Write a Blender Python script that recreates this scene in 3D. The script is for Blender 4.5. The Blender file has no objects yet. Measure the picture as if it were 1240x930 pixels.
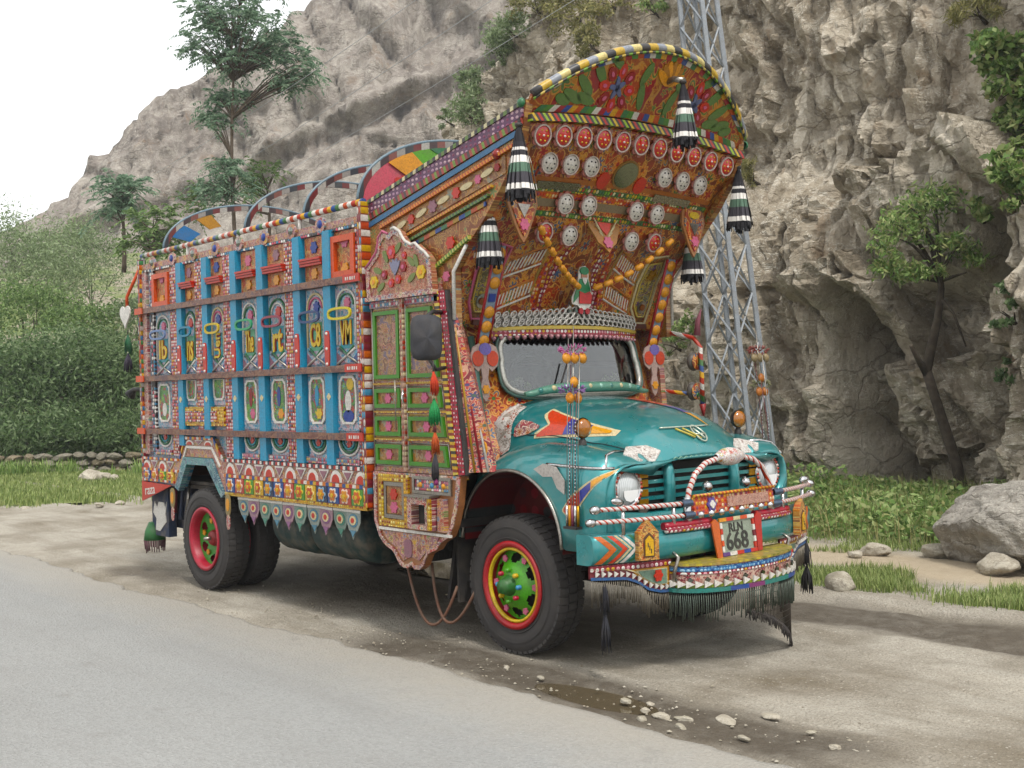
import bpy, math, random
import numpy as np
from mathutils import Vector, Matrix
random.seed(7)
rng = np.random.default_rng(11)
R = math.radians
PI = math.pi
scene = bpy.context.scene
col = scene.collection

# ---------------------------------------------------------------- camera, sky, sun, exposure
cam_d = bpy.data.cameras.new('camera')
cam = bpy.data.objects.new('camera', cam_d)
col.objects.link(cam)
cam_d.sensor_width = 36.0
cam_d.lens = 36.0 * 1400 / 1240
cam_d.clip_start = 0.05
cam_d.clip_end = 4000
_yaw, _pit, _rol = R(138.78), R(0.17), R(-1.42)
_f = Vector((math.cos(_pit) * math.cos(_yaw), math.cos(_pit) * math.sin(_yaw), math.sin(_pit)))
_r = _f.cross(Vector((0, 0, 1))).normalized()
_u = _r.cross(_f)
_r2 = _r * math.cos(_rol) + _u * math.sin(_rol)
_u2 = _u * math.cos(_rol) - _r * math.sin(_rol)
cam.matrix_world = Matrix(((_r2.x, _u2.x, -_f.x, 6.20), (_r2.y, _u2.y, -_f.y, -6.40), (_r2.z, _u2.z, -_f.z, 1.90), (0, 0, 0, 1)))
scene.camera = cam

SUN_EL, SUN_AZ = R(58), R(-20)          # direction towards the sun, azimuth from +x
world = bpy.data.worlds.new('World')
scene.world = world
world.use_nodes = True
wn = world.node_tree
for n in list(wn.nodes):
    wn.nodes.remove(n)
w_out = wn.nodes.new('ShaderNodeOutputWorld')
w_bg = wn.nodes.new('ShaderNodeBackground')
w_sky = wn.nodes.new('ShaderNodeTexSky')
w_sky.sky_type = 'NISHITA'
w_sky.sun_disc = False
w_sky.sun_elevation = SUN_EL
w_sky.sun_rotation = R(90) - SUN_AZ
w_sky.air_density = 1.0
w_sky.dust_density = 5.0
w_hs = wn.nodes.new('ShaderNodeHueSaturation')      # thin overcast: nearly colourless cloud light
w_hs.inputs['Saturation'].default_value = 0.12
w_mix = wn.nodes.new('ShaderNodeMix')
w_mix.data_type = 'RGBA'
w_mix.inputs[0].default_value = 0.75
w_mix.inputs[7].default_value = (12.0, 12.15, 12.3, 1)    # even cloud layer
wn.links.new(w_sky.outputs[0], w_hs.inputs['Color'])
wn.links.new(w_hs.outputs[0], w_mix.inputs[6])
wn.links.new(w_mix.outputs[2], w_bg.inputs[0])
w_bg.inputs[1].default_value = 0.08
wn.links.new(w_bg.outputs[0], w_out.inputs[0])

sun_d = bpy.data.lights.new('sun', 'SUN')
sun = bpy.data.objects.new('sun', sun_d)
col.objects.link(sun)
sun_d.energy = 1.5
sun_d.angle = R(10)
sun_d.color = (1.0, 0.96, 0.9)
_sd = Vector((math.cos(SUN_EL) * math.cos(SUN_AZ), math.cos(SUN_EL) * math.sin(SUN_AZ), math.sin(SUN_EL)))
sun.rotation_euler = _sd.to_track_quat('Z', 'Y').to_euler()
scene.view_settings.view_transform = 'Standard'
scene.view_settings.look = 'None'
scene.view_settings.gamma = 1.0
scene.view_settings.exposure = 0.92
scene.render.engine = 'CYCLES'
scene.render.resolution_x, scene.render.resolution_y = 1024, 768
scene.cycles.max_bounces = 6
scene.cycles.transparent_max_bounces = 12

# ---------------------------------------------------------------- helpers
def srgb(h):
    h = h.lstrip('#')
    o = []
    for i in (0, 2, 4):
        c = int(h[i:i + 2], 16) / 255
        o.append(c / 12.92 if c <= 0.04045 else ((c + 0.055) / 1.055) ** 2.4)
    return (o[0], o[1], o[2], 1.0)

def tag(o, label=None, cat=None, group=None, kind=None):
    if label: o['label'] = label
    if cat: o['category'] = cat
    if group: o['group'] = group
    if kind: o['kind'] = kind
    return o

def empty(name, loc=(0, 0, 0), label=None, cat=None, group=None):
    o = bpy.data.objects.new(name, None)
    col.objects.link(o)
    o.location = loc
    o.empty_display_size = 0.1
    return tag(o, label, cat, group)

def link(name, me, parent=None, loc=None, rot=None, scale=None):
    o = bpy.data.objects.new(name, me)
    col.objects.link(o)
    if parent is not None: o.parent = parent
    if loc is not None: o.location = loc
    if rot is not None: o.rotation_euler = rot
    if scale is not None: o.scale = scale
    return o

def dup(src, parent=None, loc=None, rot=None, scale=None):
    c = src.copy()
    col.objects.link(c)
    if parent is not None: c.parent = parent
    if loc is not None: c.location = loc
    if rot is not None: c.rotation_euler = rot
    if scale is not None: c.scale = scale
    for ch in list(src.children):
        d = ch.copy()
        col.objects.link(d)
        d.parent = c
        for g in list(ch.children):
            e = g.copy()
            col.objects.link(e)
            e.parent = d
    return c

class MB:
    """collects shapes, then links them as ONE mesh object"""
    def __init__(s):
        s.v, s.f, s.m, s.cur, s.sm = [], [], [], 0, []
        s.smooth = False
    def add(s, vs, fs, m=None, smooth=None):
        b = len(s.v)
        s.v += [tuple(p) for p in vs]
        for f in fs:
            s.f.append(tuple(b + i for i in f))
            s.m.append(s.cur if m is None else m)
            s.sm.append(s.smooth if smooth is None else smooth)
        return s
    def box(s, x0, x1, y0, y1, z0, z1, m=None):
        v = [(x, y, z) for x in (x0, x1) for y in (y0, y1) for z in (z0, z1)]
        return s.add(v, [(0, 1, 3, 2), (4, 6, 7, 5), (0, 4, 5, 1), (2, 3, 7, 6), (0, 2, 6, 4), (1, 5, 7, 3)], m, False)
    def prism(s, pts, O, U, V, N, t, m=None, mside=None):
        O, U, V, N = Vector(O), Vector(U), Vector(V), Vector(N)
        n = len(pts)
        a = [O + U * p[0] + V * p[1] for p in pts]
        b = [q + N * t for q in a]
        s.add(a + b, [tuple(range(n))[::-1], tuple(range(n, 2 * n))], m, False)
        bi = len(s.v) - 2 * n
        for i in range(n):
            j = (i + 1) % n
            s.f.append((bi + i, bi + j, bi + n + j, bi + n + i))
            s.m.append((s.cur if m is None else m) if mside is None else mside)
            s.sm.append(False)
        return s
    def side(s, pts, y0, y1, m=None, mside=None):      # outline (x,z), from y0 (outer, more negative) back to y1
        return s.prism(pts, (0, y1, 0), (1, 0, 0), (0, 0, 1), (0, 1, 0), y0 - y1, m, mside)
    def front(s, pts, x0, x1, m=None, mside=None):     # outline (y,z), from x0 back to x1 front
        return s.prism(pts, (x0, 0, 0), (0, 1, 0), (0, 0, 1), (1, 0, 0), x1 - x0, m, mside)
    def ring(s, outer, inner, O, U, V, N, t, m=None):  # closed frame between two loops of equal length
        O, U, V, N = Vector(O), Vector(U), Vector(V), Vector(N)
        n = len(outer)
        P = lambda p, k: O + U * p[0] + V * p[1] + N * (t * k)
        vs = [P(p, 0) for p in outer] + [P(p, 0) for p in inner] + [P(p, 1) for p in outer] + [P(p, 1) for p in inner]
        fs = []
        for i in range(n):
            j = (i + 1) % n
            fs += [(i, j, n + j, n + i), (2 * n + i, 3 * n + i, 3 * n + j, 2 * n + j), (i, 2 * n + i, 2 * n + j, j), (n + i, n + j, 3 * n + j, 3 * n + i)]
        return s.add(vs, fs, m, False)
    def sring(s, outer, inner, y0, y1, m=None):
        return s.ring(outer, inner, (0, y1, 0), (1, 0, 0), (0, 0, 1), (0, 1, 0), y0 - y1, m)
    def tube(s, path, r, n=8, m=None, closed=False, caps=True, smooth=True):
        P = [Vector(p) for p in path]
        k = len(P)
        rr = r if isinstance(r, (list, tuple)) else [r] * k
        vs, prev = [], None
        for i, p in enumerate(P):
            if closed: t = P[(i + 1) % k] - P[i - 1]
            else: t = P[min(i + 1, k - 1)] - P[max(i - 1, 0)]
            t.normalize()
            if prev is None:
                a = Vector((0, 0, 1)) if abs(t.z) < 0.9 else Vector((1, 0, 0))
                u = t.cross(a).normalized()
            else:
                u = (prev - t * prev.dot(t))
                u = u.normalized() if u.length > 1e-6 else t.orthogonal().normalized()
            prev = u
            w = t.cross(u)
            for j in range(n):
                c = 2 * PI * j / n
                vs.append(p + (u * math.cos(c) + w * math.sin(c)) * rr[i])
        fs = []
        for i in range(k if closed else k - 1):
            i2 = (i + 1) % k
            for j in range(n):
                j2 = (j + 1) % n
                fs.append((i * n + j, i * n + j2, i2 * n + j2, i2 * n + j))
        s.add(vs, fs, m, smooth)
        if caps and not closed:
            b = len(s.v) - len(vs)
            for c, rev in ((0, True), ((k - 1) * n, False)):
                idx = [b + c + j for j in range(n)]
                s.f.append(tuple(idx[::-1] if rev else idx)); s.m.append(s.cur if m is None else m); s.sm.append(False)
        return s
    def lathe(s, prof, O=(0, 0, 0), A=(0, 0, 1), n=24, m=None, smooth=True, sweep=2 * PI, sx=1.0, sy=1.0):
        """prof: list of (radius, height along axis A)"""
        O, A = Vector(O), Vector(A).normalized()
        U = A.orthogonal().normalized() if abs(A.z) < 0.99 else Vector((1, 0, 0))
        if abs(A.z) < 0.99:
            U = A.cross(Vector((0, 0, 1))).normalized()
        W = A.cross(U)
        full = abs(sweep - 2 * PI) < 1e-6
        nn = n if full else n + 1
        vs = []
        for r, h in prof:
            for j in range(nn):
                c = sweep * j / n
                vs.append(O + A * h + (U * math.cos(c) * sx + W * math.sin(c) * sy) * r)
        fs = []
        for i in range(len(prof) - 1):
            for j in range(n):
                j2 = (j + 1) % nn
                fs.append((i * nn + j, i * nn + j2, (i + 1) * nn + j2, (i + 1) * nn + j))
        return s.add(vs, fs, m, smooth)
    def mesh(s, name, mats):
        me = bpy.data.meshes.new(name)
        me.from_pydata(s.v, [], s.f)
        if not isinstance(mats, (list, tuple)): mats = [mats]
        for m in mats: me.materials.append(m)
        me.polygons.foreach_set('material_index', s.m)
        me.polygons.foreach_set('use_smooth', s.sm)
        me.update()
        import bmesh
        bm = bmesh.new(); bm.from_mesh(me)
        bmesh.ops.recalc_face_normals(bm, faces=bm.faces)
        bm.to_mesh(me); bm.free()
        return me
    def build(s, name, mats, parent=None, loc=None, rot=None, scale=None):
        return link(name, s.mesh(name, mats), parent, loc, rot, scale)

def rect(cx, cz, w, h):
    return [(cx - w / 2, cz - h / 2), (cx + w / 2, cz - h / 2), (cx + w / 2, cz + h / 2), (cx - w / 2, cz + h / 2)]
def ell(cx, cz, a, b, n=20, ph=0.0):
    return [(cx + a * math.cos(ph + 2 * PI * i / n), cz + b * math.sin(ph + 2 * PI * i / n)) for i in range(n)]
def petalled(cx, cz, r, k=8, d=0.16, n=40, ay=1.0):
    return [(cx + r * (1 - d + d * abs(math.cos(k * PI * i / n)) * 2 - d) * math.cos(2 * PI * i / n), cz + ay * r * (1 - d + d * abs(math.cos(k * PI * i / n)) * 2 - d) * math.sin(2 * PI * i / n)) for i in range(n)]
def superell(cx, cz, a, b, p=5.0, n=28):
    o = []
    for i in range(n):
        t = 2 * PI * i / n
        c, q = math.cos(t), math.sin(t)
        o.append((cx + a * math.copysign(abs(c) ** (2 / p), c), cz + b * math.copysign(abs(q) ** (2 / p), q)))
    return o
def scalloped(cx, cz, a, b, n=48, k=5, d=0.07):
    o = []
    for i, (x, z) in enumerate(superell(0, 0, a, b, 4.5, n)):
        w = 1 - d * abs(math.sin(k * 2 * PI * i / n))
        o.append((cx + x * w, cz + z * (1 - (1 - w) * a / b)))
    return o
def lerp_tab(x, xs, ys):
    return float(np.interp(x, xs, ys))
def bezier_path(p0, p1, p2, n=12):
    p0, p1, p2 = Vector(p0), Vector(p1), Vector(p2)
    return [p0 * (1 - t) ** 2 + p1 * 2 * t * (1 - t) + p2 * t * t for t in [i / n for i in range(n + 1)]]

# ---- vectorised noise for terrain and rock
def _hash(ix, iy, iz, seed):
    h = (ix.astype(np.int64) * 374761393 + iy.astype(np.int64) * 668265263 + iz.astype(np.int64) * 2147483647 + seed * 974711) & 0xFFFFFFFF
    h = ((h ^ (h >> 13)) * 1274126177) & 0xFFFFFFFF
    h = ((h ^ (h >> 16)) * 2246822519) & 0xFFFFFFFF
    return ((h ^ (h >> 15)) & 0xFFFFFF) / float(0xFFFFFF)
def vnoise(x, y, z, seed=0):
    ix, iy, iz = np.floor(x), np.floor(y), np.floor(z)
    fx, fy, fz = x - ix, y - iy, z - iz
    fx, fy, fz = [t * t * t * (t * (t * 6 - 15) + 10) for t in (fx, fy, fz)]
    o = 0
    for dx in (0, 1):
        for dy in (0, 1):
            for dz in (0, 1):
                w = (fx if dx else 1 - fx) * (fy if dy else 1 - fy) * (fz if dz else 1 - fz)
                o = o + w * _hash(ix + dx, iy + dy, iz + dz, seed)
    return o * 2 - 1
def fbm(x, y, z, oct=4, seed=0, gain=0.5, lac=2.03):
    o, a, t = 0, 1.0, 0
    for k in range(oct):
        o = o + a * vnoise(x, y, z, seed + k * 17)
        t += a
        a *= gain
        x, y, z = x * lac + 13.7, y * lac + 5.1, z * lac + 9.3
    return o / t
def ridged(x, y, z, oct=4, seed=0):
    o, a, t = 0, 1.0, 0
    for k in range(oct):
        o = o + a * (1 - np.abs(vnoise(x, y, z, seed + k * 31)) * 2)
        t += a
        a *= 0.5
        x, y, z = x * 2.1 + 3.7, y * 2.1 + 1.1, z * 2.1 + 7.3
    return o / t
def worley(x, y, z, seed=0):
    ix, iy, iz = np.floor(x), np.floor(y), np.floor(z)
    d1 = np.full(x.shape, 9.0); d2 = np.full(x.shape, 9.0); cid = np.zeros(x.shape)
    for dx in (-1, 0, 1):
        for dy in (-1, 0, 1):
            for dz in (-1, 0, 1):
                cx, cy, cz = ix + dx, iy + dy, iz + dz
                px = cx + _hash(cx, cy, cz, seed); py = cy + _hash(cx, cy, cz, seed + 1); pz = cz + _hash(cx, cy, cz, seed + 2)
                d = np.sqrt((px - x) ** 2 + (py - y) ** 2 + (pz - z) ** 2)
                c = _hash(cx, cy, cz, seed + 3)
                near = d < d1
                d2 = np.where(near, d1, np.minimum(d2, d))
                cid = np.where(near, c, cid)
                d1 = np.where(near, d, d1)
    return d1, d2, cid
def grid_mesh(name, X, Y, Z, mat, smooth=True):
    nu, nv = X.shape
    me = bpy.data.meshes.new(name)
    co = np.stack([X, Y, Z], -1).reshape(-1, 3).astype(np.float32)
    i = np.arange(nu * nv).reshape(nu, nv)
    q = np.stack([i[:-1, :-1], i[1:, :-1], i[1:, 1:], i[:-1, 1:]], -1).reshape(-1, 4)
    fast_mesh(me, co, q, smooth)
    me.materials.append(mat)
    return me
def fast_mesh(me, co, faces, smooth=True):
    k = faces.shape[1]
    me.vertices.add(len(co)); me.vertices.foreach_set('co', co.astype(np.float32).ravel())
    me.loops.add(faces.size); me.loops.foreach_set('vertex_index', faces.astype(np.int32).ravel())
    me.polygons.add(len(faces)); me.polygons.foreach_set('loop_start', np.arange(0, faces.size, k, dtype=np.int32))
    me.polygons.foreach_set('use_smooth', np.full(len(faces), smooth))
    me.update(calc_edges=True)
    me.validate()
    return me

# ---------------------------------------------------------------- node helpers and materials
class NT:
    def __init__(s, name, rough=0.5, metal=0.0, coat=0.0, spec=0.5):
        s.mat = bpy.data.materials.new(name)
        s.mat.use_nodes = True
        s.nt = s.mat.node_tree
        s.b = s.nt.nodes['Principled BSDF']
        s.out = s.nt.nodes['Material Output']
        s.b.inputs['Roughness'].default_value = rough
        s.b.inputs['Metallic'].default_value = metal
        s.b.inputs['Coat Weight'].default_value = coat
        s.b.inputs['Coat Roughness'].default_value = 0.08
        s.b.inputs['Specular IOR Level'].default_value = spec
        s._tc = None
    def node(s, t): return s.nt.nodes.new(t)
    def put(s, sock, v):
        if hasattr(v, 'is_output') or isinstance(v, bpy.types.NodeSocket): s.nt.links.new(v, sock)
        else: sock.default_value = v
    def math(s, op, a, b=None, c=None, clamp=False):
        n = s.node('ShaderNodeMath'); n.operation = op; n.use_clamp = clamp
        s.put(n.inputs[0], a)
        if b is not None: s.put(n.inputs[1], b)
        if c is not None: s.put(n.inputs[2], c)
        return n.outputs[0]
    def obj(s):
        if s._tc is None: s._tc = s.node('ShaderNodeTexCoord')
        return s._tc.outputs['Object']
    def xyz(s, v=None):
        n = s.node('ShaderNodeSeparateXYZ'); s.put(n.inputs[0], s.obj() if v is None else v)
        return n.outputs
    def comb(s, x, y, z=0.0):
        n = s.node('ShaderNodeCombineXYZ')
        for k, q in enumerate((x, y, z)): s.put(n.inputs[k], q)
        return n.outputs[0]
    def uv(s, plane):
        o = s.xyz()
        return {'side': (o[0], o[2]), 'front': (o[1], o[2]), 'top': (o[0], o[1])}[plane]
    def ramp(s, fac, stops, const=False):
        n = s.node('ShaderNodeValToRGB')
        cr = n.color_ramp
        cr.interpolation = 'CONSTANT' if const else 'LINEAR'
        while len(cr.elements) < len(stops): cr.elements.new(0.5)
        for e, (p, c) in zip(cr.elements, stops):
            e.position = p
            e.color = srgb(c) if isinstance(c, str) else (c if len(c) == 4 else (*c, 1))
        s.put(n.inputs[0], fac)
        return n.outputs[0]
    def pal(s, fac, cols):
        return s.ramp(fac, [(i / len(cols), c) for i, c in enumerate(cols)], True)
    def mix(s, fac, a, b, mode='MIX'):
        n = s.node('ShaderNodeMix'); n.data_type = 'RGBA'; n.blend_type = mode
        s.put(n.inputs[0], fac)
        for k, q in ((6, a), (7, b)):
            if isinstance(q, str): q = srgb(q)
            s.put(n.inputs[k], q)
        return n.outputs[2]
    def noise(s, vec, scale, detail=3, rough=0.55, dist=0.0):
        n = s.node('ShaderNodeTexNoise')
        if vec is not None: s.put(n.inputs['Vector'], vec)
        n.inputs['Scale'].default_value = scale; n.inputs['Detail'].default_value = detail
        n.inputs['Roughness'].default_value = rough; n.inputs['Distortion'].default_value = dist
        return n.outputs[0]
    def voro(s, vec, scale, feature='F1', rand=1.0, dim='3D'):
        n = s.node('ShaderNodeTexVoronoi'); n.feature = feature; n.voronoi_dimensions = dim
        if vec is not None: s.put(n.inputs['Vector'], vec)
        n.inputs['Scale'].default_value = scale; n.inputs['Randomness'].default_value = rand
        return n.outputs
    def white(s, v):
        n = s.node('ShaderNodeTexWhiteNoise'); n.noise_dimensions = '2D'
        s.put(n.inputs['Vector'], v)
        return n.outputs[0]
    def color(s, c):
        s.put(s.b.inputs['Base Color'], srgb(c) if isinstance(c, str) else c)
        return s
    def bump(s, h, strength=0.3, dist=0.02):
        n = s.node('ShaderNodeBump'); n.inputs['Strength'].default_value = strength; n.inputs['Distance'].default_value = dist
        s.put(n.inputs['Height'], h)
        s.nt.links.new(n.outputs[0], s.b.inputs['Normal'])
        return s
    def wear(s, c, amt=0.25, scale=9.0):
        """dust and fading over a paint colour"""
        d = s.noise(s.obj(), scale, 4)
        br = s.noise(s.obj(), 70.0, 3, 0.7)
        c = s.mix(s.math('MULTIPLY', s.math('SUBTRACT', 0.56, br, clamp=True), 1.6, clamp=True), c, '#2e2622')
        f = s.math('MULTIPLY', s.math('SUBTRACT', d, 0.42, clamp=True), amt * 5, clamp=True)
        n = s.node('ShaderNodeHueSaturation'); n.inputs['Saturation'].default_value = 1.12; n.inputs['Value'].default_value = 0.80
        s.put(n.inputs['Color'], s.mix(f, c, '#6e6456'))
        return n.outputs[0]

_mc = {}
def flat(c, rough=0.5, metal=0.0, coat=0.0, wear=0.15, name=None):
    key = (c, rough, metal, coat, wear)
    if key not in _mc:
        t = NT(name or 'paint_' + c.strip('#'), rough, metal, coat)
        t.color(t.wear(srgb(c), wear) if wear else c)
        _mc[key] = t.mat
    return _mc[key]

def m_folk(name, plane, scale, bg, pal, line='#d9a24a', rough=0.42, warp=0.5):
    """busy hand-painted florals: scattered petalled flowers with leaves on a ground of thin scroll lines"""
    t = NT(name, rough)
    u, v = t.uv(plane)
    p = t.comb(u, v, 0.0)
    w = t.node('ShaderNodeTexNoise'); w.inputs['Scale'].default_value = scale * 0.6; w.inputs['Detail'].default_value = 1
    t.put(w.inputs['Vector'], p)
    wv = w.outputs[0]
    c = t.pal(t.math('MULTIPLY_ADD', wv, 2.2, -0.6, clamp=True), [bg, pal[3 % len(pal)], bg, pal[0]])
    sc = t.math('ABSOLUTE', t.math('SUBTRACT', t.math('FRACT', t.math('MULTIPLY', wv, 9.0)), 0.5))
    c = t.mix(t.math('LESS_THAN', sc, 0.09), c, line)
    def layer(c, s, rad, k, leaf):
        vo = t.voro(p, s, dim='2D', rand=0.75)
        d = t.node('ShaderNodeVectorMath'); d.operation = 'SUBTRACT'
        t.put(d.inputs[0], p); t.put(d.inputs[1], vo[2])
        x, y, _ = t.xyz(d.outputs[0])[:3]
        sp = t.node('ShaderNodeSeparateColor'); t.put(sp.inputs[0], vo[1])
        th = t.math('ADD', t.math('ARCTAN2', y, x), t.math('MULTIPLY', sp.outputs[2], 6.28))
        r = vo[0]
        kk = t.math('COSINE', t.math('MULTIPLY', th, float(k)))
        pet = t.math('MULTIPLY_ADD', kk, rad * 0.28, rad * 0.75)
        if leaf:
            lk = t.math('COSINE', t.math('MULTIPLY', th, 3.0))
            le = t.math('MULTIPLY_ADD', lk, rad * 0.55, rad * 0.85)
            c = t.mix(t.math('LESS_THAN', r, le), c, t.pal(sp.outputs[1], [pal[-1], pal[len(pal) // 2], pal[1]]))
            c = t.mix(t.math('LESS_THAN', t.math('ABSOLUTE', t.math('SUBTRACT', r, le)), 0.03), c, line)
        c = t.mix(t.math('LESS_THAN', r, pet), c, t.pal(sp.outputs[0], pal))
        c = t.mix(t.math('LESS_THAN', t.math('ABSOLUTE', t.math('SUBTRACT', r, pet)), 0.035), c, line)
        c = t.mix(t.math('LESS_THAN', r, rad * 0.3), c, t.pal(sp.outputs[1], pal[::-1]))
        return c, r
    c, r1 = layer(c, scale * 1.9, 0.30, 5, False)
    c, r2 = layer(c, scale * 0.85, 0.34, 6, True)
    t.color(t.wear(c, 0.15))
    t.bump(r2, 0.25, 0.008)
    return t.mat

def m_dots(name, plane, su, sv, bg, pal, r=0.36, rough=0.4, metal=0.0, bump=True):
    t = NT(name, rough, metal)
    u, v = t.uv(plane)
    a, b = t.math('DIVIDE', u, su), t.math('DIVIDE', v, sv)
    fu, fv = t.math('SUBTRACT', t.math('FRACT', a), 0.5), t.math('SUBTRACT', t.math('FRACT', b), 0.5)
    rr = t.math('SQRT', t.math('ADD', t.math('MULTIPLY', fu, fu), t.math('MULTIPLY', fv, fv)))
    idn = t.white(t.comb(t.math('FLOOR', a), t.math('FLOOR', b)))
    c = t.mix(t.math('LESS_THAN', rr, r), bg, t.pal(idn, pal))
    t.color(t.wear(c, 0.1))
    if bump: t.bump(t.math('SUBTRACT', r, rr, clamp=True), 0.6, 0.02)
    return t.mat

def m_stripes(name, plane, axis, size, cols, slant=0.0, rough=0.4):
    t = NT(name, rough)
    u, v = t.uv(plane)
    a, b = (u, v) if axis == 0 else (v, u)
    q = t.math('ADD', a, t.math('MULTIPLY', b, slant))
    f = t.math('FRACT', t.math('DIVIDE', q, size * len(cols)))
    t.color(t.wear(t.pal(f, cols), 0.1))
    return t.mat

def m_tri(name, plane, size, z0, h, bg, fg, line='#e8e4dc', rough=0.4):
    t = NT(name, rough)
    u, v = t.uv(plane)
    f = t.math('ABSOLUTE', t.math('SUBTRACT', t.math('MULTIPLY', t.math('FRACT', t.math('DIVIDE', u, size)), 2.0), 1.0))
    g = t.math('FRACT', t.math('DIVIDE', t.math('SUBTRACT', v, z0), h))
    d = t.math('SUBTRACT', f, g)
    idn = t.white(t.comb(t.math('FLOOR', t.math('DIVIDE', u, size)), 0.0))
    c = t.mix(t.math('GREATER_THAN', d, 0.0), bg, t.pal(idn, fg) if isinstance(fg, list) else fg)
    c = t.mix(t.math('LESS_THAN', t.math('ABSOLUTE', d), 0.1), c, line)
    t.color(t.wear(c, 0.1))
    return t.mat
# ================================================================ THE SETTING
CAM = np.array([6.20, -6.40, 1.90])
FW = np.array([_f.x, _f.y, 0.0]); FW /= np.linalg.norm(FW)
RT = np.array([_r.x, _r.y, 0.0])
def DL(D, L, z=0.0):
    """plan point: D metres away from where the photographer stood, L to the side"""
    p = CAM + FW * D + RT * L
    return Vector((p[0], p[1], z))
def at(px, py, D):
    p = np.array(CAM) + D * (np.array(_f) + np.array(_r2) * (px - 620) / 1400 + np.array(_u2) * (465 - py) / 1400)
    return Vector(p)

# ---- ground materials
def m_ground():
    t = NT('earth', 0.95, spec=0.2)
    P = t.obj()
    x, y, z = t.xyz()[:3]
    n1 = t.noise(P, 0.8, 5, 0.6); n2 = t.noise(P, 6.0, 6, 0.65); n3 = t.noise(P, 40.0, 4, 0.7)
    dry = t.mix(n2, '#9a9488', '#bdb6a8')
    dry = t.mix(t.math('MULTIPLY', t.math('SUBTRACT', n1, 0.42, clamp=True), 3.2, clamp=True), dry, '#766c5b')
    mp = t.node('ShaderNodeMapping'); t.put(mp.inputs[0], P); mp.inputs['Scale'].default_value = (0.16, 1.0, 1.0)
    tk = t.noise(mp.outputs[0], 2.6, 5, 0.6)
    dry = t.mix(t.math('MULTIPLY', t.math('SUBTRACT', tk, 0.5, clamp=True), 3.0, clamp=True), dry, '#7d7362')
    dry = t.mix(t.math('MULTIPLY', t.math('SUBTRACT', 0.46, tk, clamp=True), 3.0, clamp=True), dry, '#bdb5a6')
    c = t.mix(t.math('MULTIPLY', t.math('GREATER_THAN', n3, 0.62), 0.4), dry, '#c1b9a8')
    n4 = t.noise(P, 75.0, 3, 0.8); vg = t.voro(P, 38.0)
    c = t.mix(t.math('MULTIPLY', t.math('SUBTRACT', n4, 0.47, clamp=True), 3.2, clamp=True), c, '#655d50')
    spg = t.node('ShaderNodeSeparateColor'); t.put(spg.inputs[0], vg[1])
    peb = t.math('MULTIPLY', t.math('LESS_THAN', vg[0], 0.28), t.math('GREATER_THAN', spg.outputs[0], 0.58))
    c = t.mix(t.math('MULTIPLY', peb, 0.6), c, t.mix(spg.outputs[1], '#7d7568', '#c9c3b6'))
    # damp mud: along the broken road edge, in a wheel rut on the far side; under the truck, wet ground with its shade painted in
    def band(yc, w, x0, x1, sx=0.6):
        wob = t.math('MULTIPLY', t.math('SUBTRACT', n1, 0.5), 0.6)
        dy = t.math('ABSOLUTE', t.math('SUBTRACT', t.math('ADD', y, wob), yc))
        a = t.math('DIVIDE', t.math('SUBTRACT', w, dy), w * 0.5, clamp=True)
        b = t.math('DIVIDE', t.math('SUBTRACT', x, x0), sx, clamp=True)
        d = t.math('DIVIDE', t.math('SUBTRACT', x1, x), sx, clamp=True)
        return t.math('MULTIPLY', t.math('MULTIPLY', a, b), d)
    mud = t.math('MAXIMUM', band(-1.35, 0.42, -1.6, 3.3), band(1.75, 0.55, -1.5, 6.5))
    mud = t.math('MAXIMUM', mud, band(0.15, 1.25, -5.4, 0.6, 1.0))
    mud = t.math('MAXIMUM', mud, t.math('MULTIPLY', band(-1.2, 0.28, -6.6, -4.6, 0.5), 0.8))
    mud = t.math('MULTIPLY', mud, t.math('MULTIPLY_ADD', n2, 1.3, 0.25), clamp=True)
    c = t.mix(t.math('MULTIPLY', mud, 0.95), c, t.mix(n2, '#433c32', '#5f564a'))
    # soil under the plants
    far = t.math('MULTIPLY', t.math('DIVIDE', t.math('SUBTRACT', y, 5.0), 0.8, clamp=True), 1.0)
    c = t.mix(t.math('MULTIPLY', far, 0.6), c, t.mix(n2, '#5f5d3c', '#77704f'))
    path = t.math('MULTIPLY', t.math('DIVIDE', t.math('SUBTRACT', 0.75, t.math('ABSOLUTE', t.math('SUBTRACT', t.math('MULTIPLY_ADD', n1, 0.8, y), 4.75))), 0.3, clamp=True), 0.8)
    c = t.mix(path, c, t.mix(n2, '#a3937a', '#b8a88e'))
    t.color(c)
    ro = t.math('SUBTRACT', 0.95, t.math('MULTIPLY', mud, 0.35))
    t.put(t.b.inputs['Roughness'], ro)
    t.bump(t.math('ADD', t.math('ADD', t.math('MULTIPLY', n2, 0.7), t.math('MULTIPLY', n3, 0.6)), t.math('MULTIPLY', peb, 0.25)), 1.0, 0.05)
    return t.mat
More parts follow.
